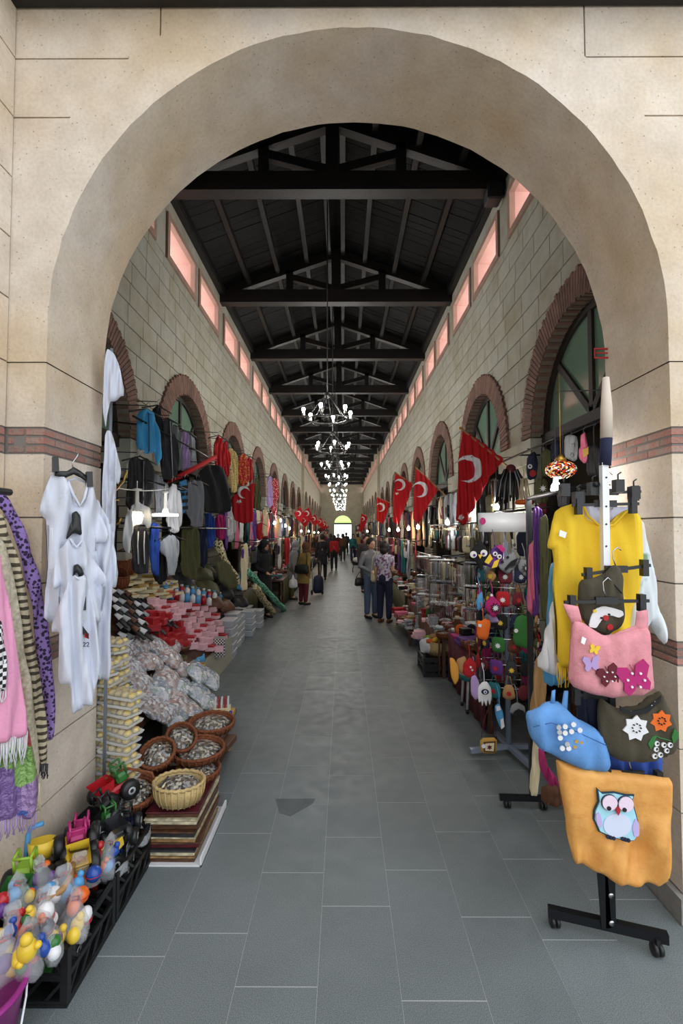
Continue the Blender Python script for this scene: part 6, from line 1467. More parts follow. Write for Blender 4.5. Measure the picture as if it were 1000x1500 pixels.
LCL = [
 ('jacket', 'jacket', 'black jacket hanging behind the blue one', [(224, 600), (230, 592), (238, 605), (240, 680), (236, 690), (233, 640), (226, 612)], 'black', -2.2),
 ('jacket', 'jacket', 'dark charcoal jacket in the second left arch', [(236, 617), (248, 612), (258, 640), (262, 690), (250, 705), (238, 700), (234, 650)], 'charcoal', -2.18),
 ('shirt', 'shirt', 'grey shirt in the row under the second left arch', [(254, 622), (264, 628), (269, 680), (262, 692), (256, 660)], 'grey', -2.2),
 ('shirt', 'shirt', 'slate blue shirt in the row under the second left arch', [(266, 630), (275, 632), (279, 685), (266, 688)], 'lilac', -2.22),
 ('shirt', 'shirt', 'pale grey shirt at the end of the row under the second left arch', [(277, 635), (285, 645), (288, 690), (278, 690)], 'silver', -2.22),
 ('trousers', 'trousers', 'grey tracksuit trousers beside the black vest', [(226, 692), (236, 700), (246, 712), (241, 756), (232, 762), (227, 742)], 'grey', -2.05),
 ('hoodie', 'hoodie', 'white hoodie with long sleeves behind the hanging lamp', [(190, 745), (203, 734), (218, 745), (223, 765), (216, 776), (212, 768), (197, 770), (190, 790), (188, 812), (184, 808), (181, 780), (184, 760)], 'white', -2.0),
 ('robe', 'robe', 'grey satin robe with white cords below the white hoodie', [(193, 774), (205, 770), (216, 775), (218, 838), (204, 842), (191, 834)], 'charcoal', -2.02),
 ('trousers', 'trousers', 'royal blue trousers next to the grey robe', [(219, 768), (230, 764), (233, 800), (232, 845), (225, 842), (220, 832)], 'blue', -2.08),
 ('shirt', 'shirt', 'white long shirt beside the flat fluorescent lamp', [(243, 725), (252, 706), (261, 715), (265, 740), (264, 775), (255, 783), (243, 770)], 'white', -1.95),
 ('shirt', 'shirt', 'light grey shirt hanging low below the white one', [(236, 792), (249, 782), (262, 790), (263, 814), (257, 825), (257, 842), (245, 844), (243, 820), (236, 806)], 'silver', -1.95),
 ('t_shirt', 'shirt', 'mid grey T-shirt on the front row', [(272, 708), (283, 702), (298, 706), (298, 750), (297, 772), (280, 773), (276, 752), (271, 752)], 'grey', -1.95),
 ('sweater', 'sweater', 'wide black sweater on the front row', [(293, 690), (305, 680), (322, 682), (336, 700), (337, 748), (325, 753), (295, 750), (290, 720)], 'black', -1.85),
 ('t_shirt', 'shirt', 'black and turquoise striped T-shirt behind the grey one', [(263, 706), (272, 702), (272, 752), (264, 752)], 'sky blue', -2.05),
 ('coat', 'coat', 'long dark olive coat under the grey T-shirt', [(266, 772), (290, 768), (292, 830), (284, 852), (262, 838)], 'olive', -2.0),
 ('robe', 'robe', 'long black coat beside the light grey shirt', [(226, 800), (238, 806), (246, 846), (236, 858), (226, 850)], 'black', -2.1),
 ('trousers', 'trousers', 'navy trousers hanging low next to the olive coat', [(290, 775), (302, 772), (304, 820), (298, 835), (290, 822)], 'navy', -2.0),
 ('blouse', 'blouse', 'blue blouse under the black sweater', [(300, 752), (312, 750), (314, 800), (303, 805)], 'blue', -2.05),
 ('dress', 'dress', 'tall red dress hanging highest on the left wall', [(312, 655), (319, 636), (326, 645), (330, 672), (326, 700), (319, 705), (315, 680)], 'red', -2.1),
 ('dress', 'dress', 'second red dress beside the tallest one', [(326, 650), (332, 645), (337, 672), (334, 700), (328, 695)], 'red', -2.12),
 ('dress', 'dress', 'black dress with gold coins between the red ones', [(334, 655), (345, 660), (349, 700), (346, 724), (336, 720)], 'COIN', -2.12),
 ('dress', 'dress', 'red and gold brocade dress further along the wall', [(348, 672), (356, 662), (363, 672), (366, 708), (350, 714)], 'BRO', -2.1),
 ('dress', 'dress', 'plain red dress at the end of the dress row', [(362, 672), (367, 668), (371, 700), (365, 710)], 'red', -2.15),
 ('dress', 'dress', 'white and lilac embroidered dress beyond the left flag', [(390, 700), (398, 696), (400, 740), (392, 745)], 'lilac', -2.1),
 ('dress', 'dress', 'red dress with white pattern beyond the left flag', [(398, 700), (405, 700), (408, 720), (405, 755), (396, 762)], 'REDW', -2.05),
 ('dress', 'dress', 'pink and black dress low beneath the black sweater', [(316, 752), (328, 755), (330, 790), (318, 792)], 'magenta', -2.05),
 ('trousers', 'trousers', 'white patterned trousers low beneath the black sweater', [(330, 756), (340, 758), (341, 785), (331, 786)], 'white', -2.0),
 ('trousers', 'trousers', 'turquoise trousers below the red flag', [(362, 765), (369, 764), (369, 792), (362, 794)], 'sky blue', -2.1),
 ('dress', 'dress', 'green dress hanging by the third left arch', [(372, 700), (380, 700), (383, 760), (376, 775), (372, 750)], 'olive', -2.15),
 ('dress', 'dress', 'cream dress below the embroidered ones', [(384, 745), (392, 748), (392, 785), (384, 786)], 'cream', -2.0),
 ('dress', 'dress', 'small red dress above the cream one', [(376, 770), (383, 765), (384, 790), (377, 792)], 'red', -1.95),
]
SP_ = {'COIN': M_COINBELT, 'BRO': M_GOLDBRO, 'REDW': print_mat('red_white_print', (176, 30, 40), (226, 190, 196), 26, 'noise', .57)}
for (nm, cat, lab, pts, c, X) in LCL:
    t, p_ = LW(nm, cat, lab, pts, SP_.get(c) or P(c, .85), X, hg=M_BLKPL if cat in ('jacket', 'shirt', 'dress') else None)
    if 'cords' in lab:
        for x in (199, 208): stroke(t, [(x, 778), (x-1, 800), (x, 826)], p_, math.radians(50), P('white'), .006, 'cord', -.05, 5)
    if 'striped' in lab:
        for y in (712, 722, 732, 742): applique(t, [(263, y), (272, y-1), (272, y+4), (263, y+5)], p_, math.radians(50), P('black'), 'stripe', -.045)
    if 'charcoal jacket' in lab: zipper(t, [(246, 618), (250, 700)], p_, 50, P('silver'))
def rail(lab, a, b_, n=3):
    a = Vector(a); b_ = Vector(b_); t = thing('clothes_rail', lab, 'rail', a); d = b_-a; MB().tube([(0, 0, 0), d], .012, 8).build('bar', M_RACK, t)
    for i in range(n):
        p = d*(i+.3)/n; MB().tube([p, p+Vector((-.45 if a.x < 0 else .45, 0, .05))], .010, 6).build('wall_bracket', M_RACK, t)
rail('upper dark clothes rail along the left wall', (-2.15, 4.9, 3.02), (-2.15, 9.6, 3.02)); rail('middle dark clothes rail along the left wall', (-2.02, 4.9, 2.36), (-2.02, 8.0, 2.36)); rail('lower dark clothes rail along the left wall', (-1.98, 4.9, 1.88), (-1.98, 8.4, 1.88))
# lamps strung in front of the left clothes
r0, r1 = onY(156, 712, 4.2), onY(246, 716, 5.2)
t = thing('lamp_wire', 'white cable strung across the left stall that carries two lamps', 'cable', r0); mb = MB(); d = r1-r0; mb.tube([d*(i/10)-Vector((0, 0, .03*math.sin(PI*i/10))) for i in range(11)], .005, 5); mb.build('cable', M_SOCK, t)
lp = thing('hanging_lamp', 'hanging lamp with a glowing warm globe and white fitting over the left stall', 'lamp', onY(200, 765, 4.65)); MB().lathe([(.05, .10), (.035, .13), (.02, .15), (.018, .30), (.05, .32), (.0, .33)], 14).build('fitting', M_SOCK, lp); MB().lathe([(.03, .10), (.06, .07), (.055, .02), (.03, -.005), (0, -.01)], 14).build('globe', mat('warm_globe', (255, 236, 190), .3, em=10), lp); MB().tube([(0, 0, .32), (0, 0, .40)], .004, 5).build('cord', M_SOCK, lp)
lp = thing('hanging_lamp', 'hanging lamp with a flat white fluorescent disc over the left stall', 'lamp', onY(242, 756, 5.15)); MB().lathe([(.0, 0), (.13, 0), (.135, .012), (.13, .024), (.0, .026)], 20).build('disc', mat('white_disc_tube', (250, 250, 255), .3, em=5), lp); MB().lathe([(.035, .026), (.03, .07), (.018, .09), (.016, .24), (.05, .26), (0, .27)], 12).build('fitting', M_SOCK, lp); MB().tube([(0, 0, .26), (0, 0, .34)], .004, 5).build('cord', M_SOCK, lp)
# gold anchor ornament and wicker bag next to the white shirts
t = thing('anchor_ornament', 'gold anchor shaped hanging ornament on braided cords', 'ornament', onY(168, 740, 3.9)); M_GOLD = P('gold', .3, metal=.8)
mb = MB(); mb.tube([(0, 0, .12), (0, 0, -.16)], .008, 6); mb.tube([(-.05, 0, -.10), (-.04, 0, -.14), (0, 0, -.165), (.04, 0, -.14), (.05, 0, -.10)], .009, 6); mb.tube([(-.035, 0, .04), (.035, 0, .04)], .007, 6); mb.build('anchor', M_GOLD, t)
for s_ in (-1, 1): MB().tube([(0, 0, .12), (s_*.07, 0, .2), (s_*.09, 0, .28)], .01, 6).build('braid', M_GOLD, t)
MB().tube([(.09, 0, .28), (-.09, 0, .28), (WL-t.location.x-.02, 0, .30)], .006, 5).build('wall_peg', M_RACK, t)
for k, z in enumerate((.0, -.06)): MB().box(-.08, -.02, -.004, .004, z-.02, z+.02).build('picture_tile', P(['pink', 'sky blue'][k]), t)
t = basket(.13, .16, 1, M_WICK, None, True); t.location = onS(180, 842, .25); tag(t, 'red brown wicker handbag with hooped handle at the wall end of the stall', 'basket')
t = basket(.12, .12, 1, M_WICK, None, True); t.location = onS(172, 862, .14); tag(t, 'lower wicker handbag beside the white shirts', 'basket')
# leather bags and caps heaped past the pink boxes
q = random.Random(31)
bags = [((262, 858), 'charcoal', .3), ((290, 852), 'olive', .36), ((315, 848), 'charcoal', .34), ((335, 862), 'black', .34), ((300, 872), 'olive', .34), ((325, 876), 'black', .3), ((275, 876), 'olive', .28), ((348, 874), 'charcoal', .26), ((310, 890), 'brown', .26), ((335, 893), 'brown', .24), ((290, 888), 'olive', .24), ((352, 888), 'black', .22), ((270, 845), 'black', .3), ((300, 842), 'olive', .34)]
for k, (p, c, s_) in enumerate(bags):
    s_ *= 1.45; P0 = onS(p[0], p[1], .10); t = thing('handbag', '%s %s bag, %s' % (['soft', 'flat', 'slouchy'][k % 3], c, ['nearest the wall lamp', 'on the heap top', 'by the fabric rolls', 'on the dark heap', 'above the tins', 'near the clear boxes', 'under the coats', 'at the far edge of the heap', 'behind the pink boxes', 'beside the clear boxes', 'above the pink boxes', 'by the green roll foot', 'against the wall', 'in the middle of the wall row'][k]), 'bag', P0, q.uniform(.3, 1.4), group='leather bags heaped on the left stall')
    w_ = s_; bd = pillow(smooth_poly([(-w_/2, -.02), (w_/2, -.02), (w_*.46, w_*.5), (w_*.2, w_*.62), (-w_*.2, w_*.6), (-w_*.46, w_*.48)], 1), w_*.45, .05, folds(.012, 30)); o = bd.build('leather', P(c, .55), t, Matrix.Rotation(-.9, 4, 'X'))
    MB().tube([(-w_*.3, 0, w_*.5), (-w_*.2, -.02, w_*.75), (w_*.2, -.02, w_*.75), (w_*.3, 0, w_*.5)], .008, 5).build('handle', P(c, .55), t, Matrix.Rotation(-.9, 4, 'X'))
# sequin cloth rolls leaning into the aisle
def cloth_roll(lab, p0, p1, r, m):
    a = onZ(*p0, 0.03); b_ = p1; t = thing('cloth_roll', lab, 'cloth roll', a); d = b_-a; n_ = 14; mb = MB(); mb.tube([d*(i/n_)+Vector((rnd.uniform(-.01, .01), 0, 0)) for i in range(n_+1)], [r*(1+.12*math.sin(i*1.7)) for i in range(n_+1)], 12); mb.build('fabric', m, t); MB().ball((0, 0, .0), r*.5, 8).build('cardboard_core', M_CARD, t); return t
cloth_roll('long green sequined cloth roll leaning down into the aisle', (416, 893), onX(362, 836, -1.75), .06, M_SEQG)
cloth_roll('gold sequined cloth roll standing against the left stall', (400, 898), onX(372, 858, -1.7), .07, M_SEQO)
t, p_ = LW('draped_cloth', 'cloth', 'gold sequined cloth hanging down over the fabric stall', [(313, 790), (322, 785), (330, 810), (345, 838), (352, 860), (340, 850), (325, 825)], M_SEQO, -2.0, 60)
t, p_ = LW('draped_cloth', 'cloth', 'moss green cloth spread on the slope by the sequins', [(316, 825), (328, 818), (342, 835), (348, 860), (338, 865), (320, 850)], P('olive'), -1.9, 60)
t, p_ = LW('cushion', 'cushion', 'bright blue cushion between green and sequined cloth', [(345, 845), (352, 842), (358, 852), (354, 866), (346, 862)], P('sky blue'), -1.85, 60)

# ================================================================== flags
M_FLAG = mat('flag_red', (190, 16, 28), .8, bump=.05, bscale=60)
def flag(lab, pole0, pole1, pts, Y, cres=None, st=None, patch=None, polem=None, th=0):
    P0 = onY(sum(p[0] for p in pts)/len(pts), sum(p[1] for p in pts)/len(pts), Y); t = thing('flag', lab, 'flag', P0, th, 'red crescent flags')
    L_ = tr(pts, P0, th); z1 = max(p[1] for p in L_); amp = .03*(L_[0][1]-min(p[1] for p in L_))
    fn = lambda x, z: amp*math.sin(24*x/(.35+.0)+3*z+1)*min(1, (z1-z)*2+.15)
    pillow(smooth_poly(L_, 1, .06), .008, .025, fn, th_min=.003).build('cloth', M_FLAG, t)
    def emblem(poly, nm):
        pillow(poly, .002, .02, fn, th_min=.018).build(nm, P('white', .8), t)
    if cres:
        cx, cy, r, kk, off, n_, rot = cres; r2 = r*kk; dx = r*off; xi = (r*r-r2*r2+dx*dx)/(2*dx); a1 = math.acos(xi/r); a2 = math.acos(max(-1, min(1, (xi-dx)/r2))); n_ = 24
        A = [(r*math.cos(a), r*math.sin(a)) for a in [a1+(2*PI-2*a1)*i/n_ for i in range(n_+1)]]; B = [(dx+r2*math.cos(a), r2*math.sin(a)) for a in [a2+(2*PI-2*a2)*i/n_ for i in range(n_+1)]]
        rr = lambda p: (cx+p[0]*math.cos(rot)-p[1]*math.sin(rot), cy+p[0]*math.sin(rot)+p[1]*math.cos(rot))
        A = tr([rr(p) for p in A], P0, th); B = tr([rr(p) for p in B], P0, th); mb = MB(); nv = 5
        for sg in (-1, 1):
            G_ = [[(A[i][0]+(B[i][0]-A[i][0])*j/nv, A[i][1]+(B[i][1]-A[i][1])*j/nv) for j in range(nv+1)] for i in range(n_+1)]
            mb.add([(x, fn(x, z)+sg*.015, z) for row in G_ for (x, z) in row], [(i*(nv+1)+j, (i+1)*(nv+1)+j, (i+1)*(nv+1)+j+1, i*(nv+1)+j+1) for i in range(n_) for j in range(nv)], 0, True)
        mb.build('crescent', P('white', .8), t)
    if st: emblem(tr(star(*st), P0, th), 'star')
    if patch: emblem(tr(patch, P0, th), 'star_corner')
    a, b_ = onY(*pole0, Y), onY(*pole1, Y); wx = WR if a.x > 0 else WL
    if abs(a.x) < abs(wx) and abs(a.x-b_.x) > .02: a = b_+(a-b_)*min(8, (wx-b_.x)/(a.x-b_.x)); a.z = max(a.z, 2.2)
    MB().tube([a-P0, b_-P0], .012, 8).build('pole', polem or M_WOODL, t); MB().ball(b_-P0, .018, 8).build('finial', M_GOLD, t)
    return t
flag('large red flag with white crescent on a slanting pole, nearest on the right wall', (769, 704), (674, 627), [(677, 630), (690, 637), (712, 652), (738, 673), (728, 686), (716, 700), (706, 722), (692, 748), (680, 770), (668, 762), (669, 720), (671, 680)], 5.87, (686, 687, 20, .78, .3, 18, PI-.35), None, [(672, 755), (677, 753), (680, 758), (676, 763), (670, 760)])
flag('red crescent flag second along the right wall', (645, 722), (608, 684), [(609, 686), (622, 697), (642, 718), (632, 732), (622, 750), (613, 768), (605, 760), (606, 720)], 8.9, (615, 717, 11.5, .78, .3, 14, PI-.35))
flag('red crescent flag third along the right wall, partly behind the second', (606, 710), (578, 692), [(579, 692), (590, 700), (604, 708), (598, 730), (590, 750), (582, 768), (575, 764), (576, 725)], 10.6, (585, 710, 8.5, .78, .3, 14, PI-.35), (581, 723, 2.6))
flag('small red crescent flag fourth along the right wall', (578, 740), (552, 728), [(552, 728), (560, 731), (571, 736), (567, 752), (561, 768), (551, 762)], 15, (557, 743, 6.5, .78, .3, 14, PI-.35))
flag('tiny red crescent flag beyond the shoppers on the right', (540, 758), (529, 752), [(529, 752), (535, 755), (538, 758), (534, 772), (529, 780), (526, 776)], 26, (531, 760, 3, .78, .3, 12, PI-.35))
flag('red flag with crescent hung on a red pole on the left wall', (246, 708), (316, 668), [(373, 706), (371, 735), (371, 764), (356, 767), (344, 762), (339, 748), (339, 728), (350, 720)], 7.6, (357, 721, 9, .78, .3, 14, .6), (350, 735, 4), polem=None)
t = thing('red_pole', 'red wrapped flag pole sticking out over the left clothes', 'pole', onY(246, 707, 6.3)); d = onY(316, 669, 6.9)-t.location; MB().tube([(0, 0, 0), d*.2, d], [.012, .035, .03], 8).build('wrapped_cloth', M_FLAG, t); MB().tube([d*-.06, d*.1], .012, 6).build('wood', M_WOODL, t)
for k, (x, y, s_, Y) in enumerate(((437, 752, 9, 17), (449, 752, 9, 20), (459, 760, 7, 23), (468, 764, 6, 27), (474, 768, 5, 31), (445, 762, 7, 22))):
    flag('small red crescent flag in the far left row, %s' % ['nearest the aisle lamps', 'second', 'third', 'fourth', 'farthest', 'lower behind the second'][k], (x-s_, y+s_*.2), (x+s_*.5, y-s_*1.2), [(x-s_*.8, y-s_*.1), (x+s_*.4, y-s_), (x+s_*.9, y+s_*.6), (x+s_*.4, y+s_*1.5), (x-s_*.3, y+s_*1.0)], Y, (x, y, s_*.42, .78, .3, 12, PI-.35))

# ================================================================== right stall: tables, racks, necklaces
def table(lab, loc, x, y, z, cloth=None):
    t = thing('market_table', lab, 'table', loc); MB().box(-x/2, x/2, -y/2, y/2, z-.03, z).build('top', M_WOODB, t)
    for a in (-x/2+.04, x/2-.04):
        for b_ in (-y/2+.04, y/2-.04): MB().box(a-.02, a+.02, b_-.02, b_+.02, 0, z-.03).build('leg', M_WOODB, t)
    if cloth:
        sx = -1 if loc[0] > 0 else 1; mb = MB(); mb.sheet(lambda u, v: (sx*(x/2+.012+.012*math.sin(40*u)*(1-v)), (u-.5)*y, .04+(z-.02)*v), 40, 2, .003); mb.build('skirt', P(cloth, .85), t)
    return t
def necklace_rack(lab, loc, rz, tiers, w_=.36, seed=0):
    q = random.Random(seed); t = thing('necklace_rack', lab, 'display rack', loc, rz, group='wire necklace racks')
    MB().tube([(0, .05, 0), (0, .05, 1.45)], .016, 8).build('post', M_CHROME, t); MB().lathe([(0, 0), (.2, 0), (.2, .02), (0, .03)], 16, (0, .05, 0)).build('base', M_GREYPL, t)
    for k in range(tiers):
        z = 1.42-k*.30; bevbox(w_, .14, .018, .004).build('shelf_top', M_GREYPL if (k+seed) % 2 else M_WHITEM, t, Matrix.Translation((0, 0, z)))
        mb = MB(); mb.tube([(-w_/2, -.11, z-.02), (w_/2, -.11, z-.02)], .004, 5); 
        mb.build('hook_bar', M_CHROME, t)
        cs = [['silver', 'grey', 'cream'], ['tan', 'brown', 'silver'], ['charcoal', 'black', 'maroon'], ['silver', 'olive', 'grey']][(k+seed) % 4]
        for j in range(14):
            x = -w_/2+.015+j*(w_-.03)/13; h = q.uniform(.22, .30); mb = MB()
            mb.tube([(x-.006, -.115, z-.02), (x-.008, -.118, z-h*.6), (x, -.12, z-h), (x+.008, -.118, z-h*.6), (x+.006, -.115, z-.02)], .0042, 4); s_ = mb.build('necklace', P(q.choice(cs), .35), t)
            MB().ball((x, -.12, z-h), .009, 6).build('pendant', P('silver', .25, metal=.6), s_)
    return t
for (lab, x, Y, rz, n, sd) in (('white topped wire rack of silver necklaces nearest the spinner stand', 1.42, 6.9, -.55, 4, 0), ('wire rack of dark necklaces further along', 1.36, 7.75, -.6, 4, 2), ('wire rack of bracelets behind the first racks', 1.75, 6.3, -.5, 4, 3), ('wire rack of chains beside the second right arch', 1.8, 7.9, -.9, 4, 5)):
    necklace_rack(lab, (x, Y, 0), rz, n, .36, sd)
table('right stall table behind the spinner stand', (1.72, 5.2, 0), .85, 1.5, .62, 'maroon'); table('right stall table beneath the large flag', (1.62, 6.9, 0), .8, 1.6, .5, 'brown'); table('right stall table by the floral shopper', (1.65, 8.7, 0), .75, 1.6, .55, 'brown'); table('low right table with magazines near the crate', (1.32, 7.1, 0), .4, .7, .26)
fillp = {}
def proto(kind, col):
    k = (kind, col)
    if k not in fillp:
        f = {'box': lambda: gift_box(col, .11, .10, .07), 'cloth': lambda: folded_cloth(col, .24, .18, .035), 'bottle': lambda: bottle(col, .14, .026), 'pouch': lambda: pouch(col, .12, .13, 'round', 'white', False), 'doll': lambda: doll(col), 'basket': lambda: basket(.11, .06, 1, M_WICK, M_BEADS), 'shoe': lambda: slipper(col), 'pack': lambda: package(.16, .12, .05, {'silver': M_SHELLS3, 'pink': M_SHELLS2}.get(col, M_SHELLS)),
             'strand': lambda: strand(col, .32), 'scarf': lambda: hanging_cloth('scarf', col, .22, .85, .05, None, False), 'dress': lambda: hanging_cloth('dress', col, .46, .95, .08, None, 'dress'), 'jacket': lambda: hanging_cloth('jacket', col, .52, .7, .09), 'bag': lambda: pouch(col, .26, .24, 'square', None)}[kind]
        o = f(); fillp[k] = [o, False]
    e = fillp[k]
    if e[1]: return copy_tree(e[0])
    e[1] = True; return e[0]
KN = {'box': ('lidded box', 'box'), 'cloth': ('folded cloth', 'cloth'), 'bottle': ('small bottle', 'bottle'), 'pouch': ('round purse', 'purse'), 'doll': ('cloth doll', 'doll'), 'basket': ('wicker basket of trinkets', 'basket'), 'shoe': ('slipper', 'slipper'), 'pack': ('film wrapped pack', 'pack'), 'strand': ('bead necklace', 'necklace'), 'scarf': ('hanging scarf', 'scarf'), 'dress': ('hanging dress', 'dress'), 'jacket': ('hanging jacket', 'jacket'), 'bag': ('hanging bag', 'bag')}
def fill(kind, col, loc, rz, where, s=1, tilt=0):
    t = proto(kind, col); t.location = loc; t.rotation_euler = (tilt, 0, rz); t.scale = (s,)*3
    n_, c_ = KN[kind]; tag(t, ('%s %s %s' % (col if kind != 'basket' else 'brown', n_, where)), c_, '%ss along the stalls' % n_); return t
q = random.Random(77)
def tabletop(x0, x1, y0, y1, z, where, kinds, cols, dx=.14, dy=.14, stack=2, rise=0):
    y = y0; ri = -1
    while y < y1:
        x = x0; ri += 1; ci = -1
        while x < x1:
            ci += 1
            k = q.choice(kinds); c = q.choice(cols); n_ = q.randint(1, stack) if k in ('box', 'cloth', 'pack') else 1
            zz = z + (rise*(abs(x)-min(abs(x0), abs(x1))) if rise else 0)
            for i in range(n_): fill(k, c, (x+q.uniform(-.015, .015), y+q.uniform(-.015, .015), zz+(.165 if k == 'doll' else .07 if k == 'pouch' else 0)+i*{'box': .072, 'cloth': .036, 'pack': .05}.get(k, 0)), q.uniform(-.4, .4), where+', %s row, %s from %s' % (ordw(ri), ordw(ci), 'aisle' if x0 > 0 else 'wall')+('' if n_ == 1 else [', bottom', ', middle' if n_ > 2 else ', top', ', top'][i]))
            x += dx
        y += dy
BR = ['red', 'pink', 'pale pink', 'brown', 'tan', 'silver', 'charcoal', 'maroon', 'cream', 'green', 'orange', 'white', 'purple', 'teal']
tabletop(1.36, 2.1, 4.6, 5.9, .62, "on the spinner-side table", ['pouch', 'doll', 'box', 'cloth', 'basket'], ['red', 'purple', 'brown', 'green', 'orange', 'black', 'magenta', 'navy', 'tan'])
tabletop(1.28, 2.0, 6.15, 7.65, .5, "on the large-flag table", ['box', 'cloth', 'pack', 'doll', 'basket', 'box'], ['pink', 'pale pink', 'red', 'silver', 'green', 'tan', 'white', 'brown'], rise=.3)
tabletop(1.34, 2.0, 7.95, 9.45, .55, "on the floral shopper's table", ['box', 'cloth', 'pack', 'bottle', 'basket'], ['red', 'pink', 'silver', 'maroon', 'tan', 'white', 'navy'], rise=.3)
tabletop(1.16, 1.5, 6.8, 7.45, .26, "on the low crate-side table", ['cloth', 'cloth', 'pack'], ['red', 'white', 'silver', 'pale pink', 'navy'], .2, .2, 3)
def hangrow(X, y0, y1, z, where, kinds, cols, rz, dy=.13, jit=.015):
    y = y0; i = 0
    while y < y1:
        k = q.choice(kinds); dz = {'bag': -.30, 'doll': -.10}.get(k, 0); fill(k, q.choice(cols), (X+q.uniform(-jit, jit), y, z+dz+.02), rz+q.uniform(-.4, .4), where+', %s from the gate' % ordw(i)); y += dy; i += 1
DK = ['black', 'charcoal', 'silver', 'olive', 'brown', 'teal', 'maroon', 'grey', 'cream']
rail('dark rail of necklaces along the second right arch', (1.9, 6.0, 2.5), (1.9, 9.8, 2.5)); rail('lower dark rail of necklaces along the second right arch', (1.75, 6.0, 1.95), (1.75, 9.8, 1.95)); rail('lowest dark rail of necklaces over the right tables', (1.5, 6.1, 1.42), (1.5, 9.9, 1.42)); rail('rail of bags over the table behind the spinner stand', (1.75, 4.4, 2.05), (1.75, 6.0, 2.05))
hangrow(1.9, 6.05, 9.8, 2.47, "on the upper second-arch rail", ['strand', 'scarf', 'strand', 'bag'], DK, -PI/2, .10)
hangrow(1.75, 6.05, 9.8, 1.93, "on the lower second-arch rail", ['strand', 'strand', 'bag', 'doll'], DK, -PI/2, .09)
hangrow(1.5, 6.15, 9.85, 1.40, "on the lowest second-arch rail", ['strand', 'strand', 'strand', 'doll'], ['silver', 'grey', 'charcoal', 'cream', 'silver', 'maroon'], -PI/2, .07)
table('low bench of baskets along the right aisle edge', (1.18, 8.75, 0), .3, 1.9, .24)
tabletop(1.08, 1.34, 7.9, 9.6, .24, 'on the low aisle bench', ['basket', 'pack', 'box', 'cloth'], ['pink', 'silver', 'red', 'pale pink', 'tan', 'white'], .15, .16, 3)
hangrow(1.75, 4.45, 5.95, 2.0, "on the spinner-side rail", ['bag', 'scarf', 'doll', 'strand'], ['navy', 'olive', 'purple', 'brown', 'charcoal', 'cream'], -PI/2, .12)
t = thing('tassel_mobile', 'orange wooden mobile with long cream tassels on the right pier', 'mobile', onX(768, 735, 2.02)); MB().lathe([(.0, -.03), (.09, -.03), (.11, 0), (.08, .02), (0, .03)], 14).build('disc', P('orange', .5), t)
mb = MB()
for k in range(12): mb.tube([(.06*math.cos(k), .06*math.sin(k), .0), (.03*math.cos(k), .03*math.sin(k), .26)], .006, 4)
mb.build('tassel', P('cream'), t)
t = thing('dark_wig_bunch', 'bunch of shiny black and silver tinsel wigs hanging beside the large flag', 'wig', onX(748, 700, 1.95)); mb = MB()
for k in range(46):
    a = q.uniform(-.22, .22); b_ = q.uniform(-.1, .1); mb.tube([(a*.4, b_*.4, .1), (a*.8, b_, -.05), (a, b_*1.2, -q.uniform(.2, .4))], .009, 4, mi=k % 4 == 0)
mb.build('tinsel_hair', [P('black', .3), P('silver', .25)], t); MB().ball((0, 0, .1), .06, 10).build('knot', P('maroon'), t)
# lamps over the stalls: bright bulbs seen between the goods
for k, (x, y, Y, m) in enumerate(((727, 742, 6.0, M_BULB), (688, 752, 6.8, M_BULB), (612, 772, 9.6, M_BULB), (598, 774, 10.6, M_BULB), (583, 776, 12.0, M_BULBW), (570, 776, 14, M_BULBW), (655, 765, 7.6, M_BULB), (538, 778, 24, M_BULBW), (402, 766, 13, M_BULB), (411, 762, 14.5, M_BULB), (418, 770, 16, M_BULB), (424, 774, 18, M_BULB), (441, 778, 20, M_BULBW), (452, 778, 23, M_BULBW), (460, 780, 26, M_BULBW), (466, 780, 29, M_BULBW))):
    shop_lamp('bare_bulb', '%s bare bulb over the %s stalls, %s from the gate' % ('white' if m is M_BULB else 'warm', 'right' if x > 500 else 'left', ords[k if k < 8 else k-8]), onY(x, y, Y), m)
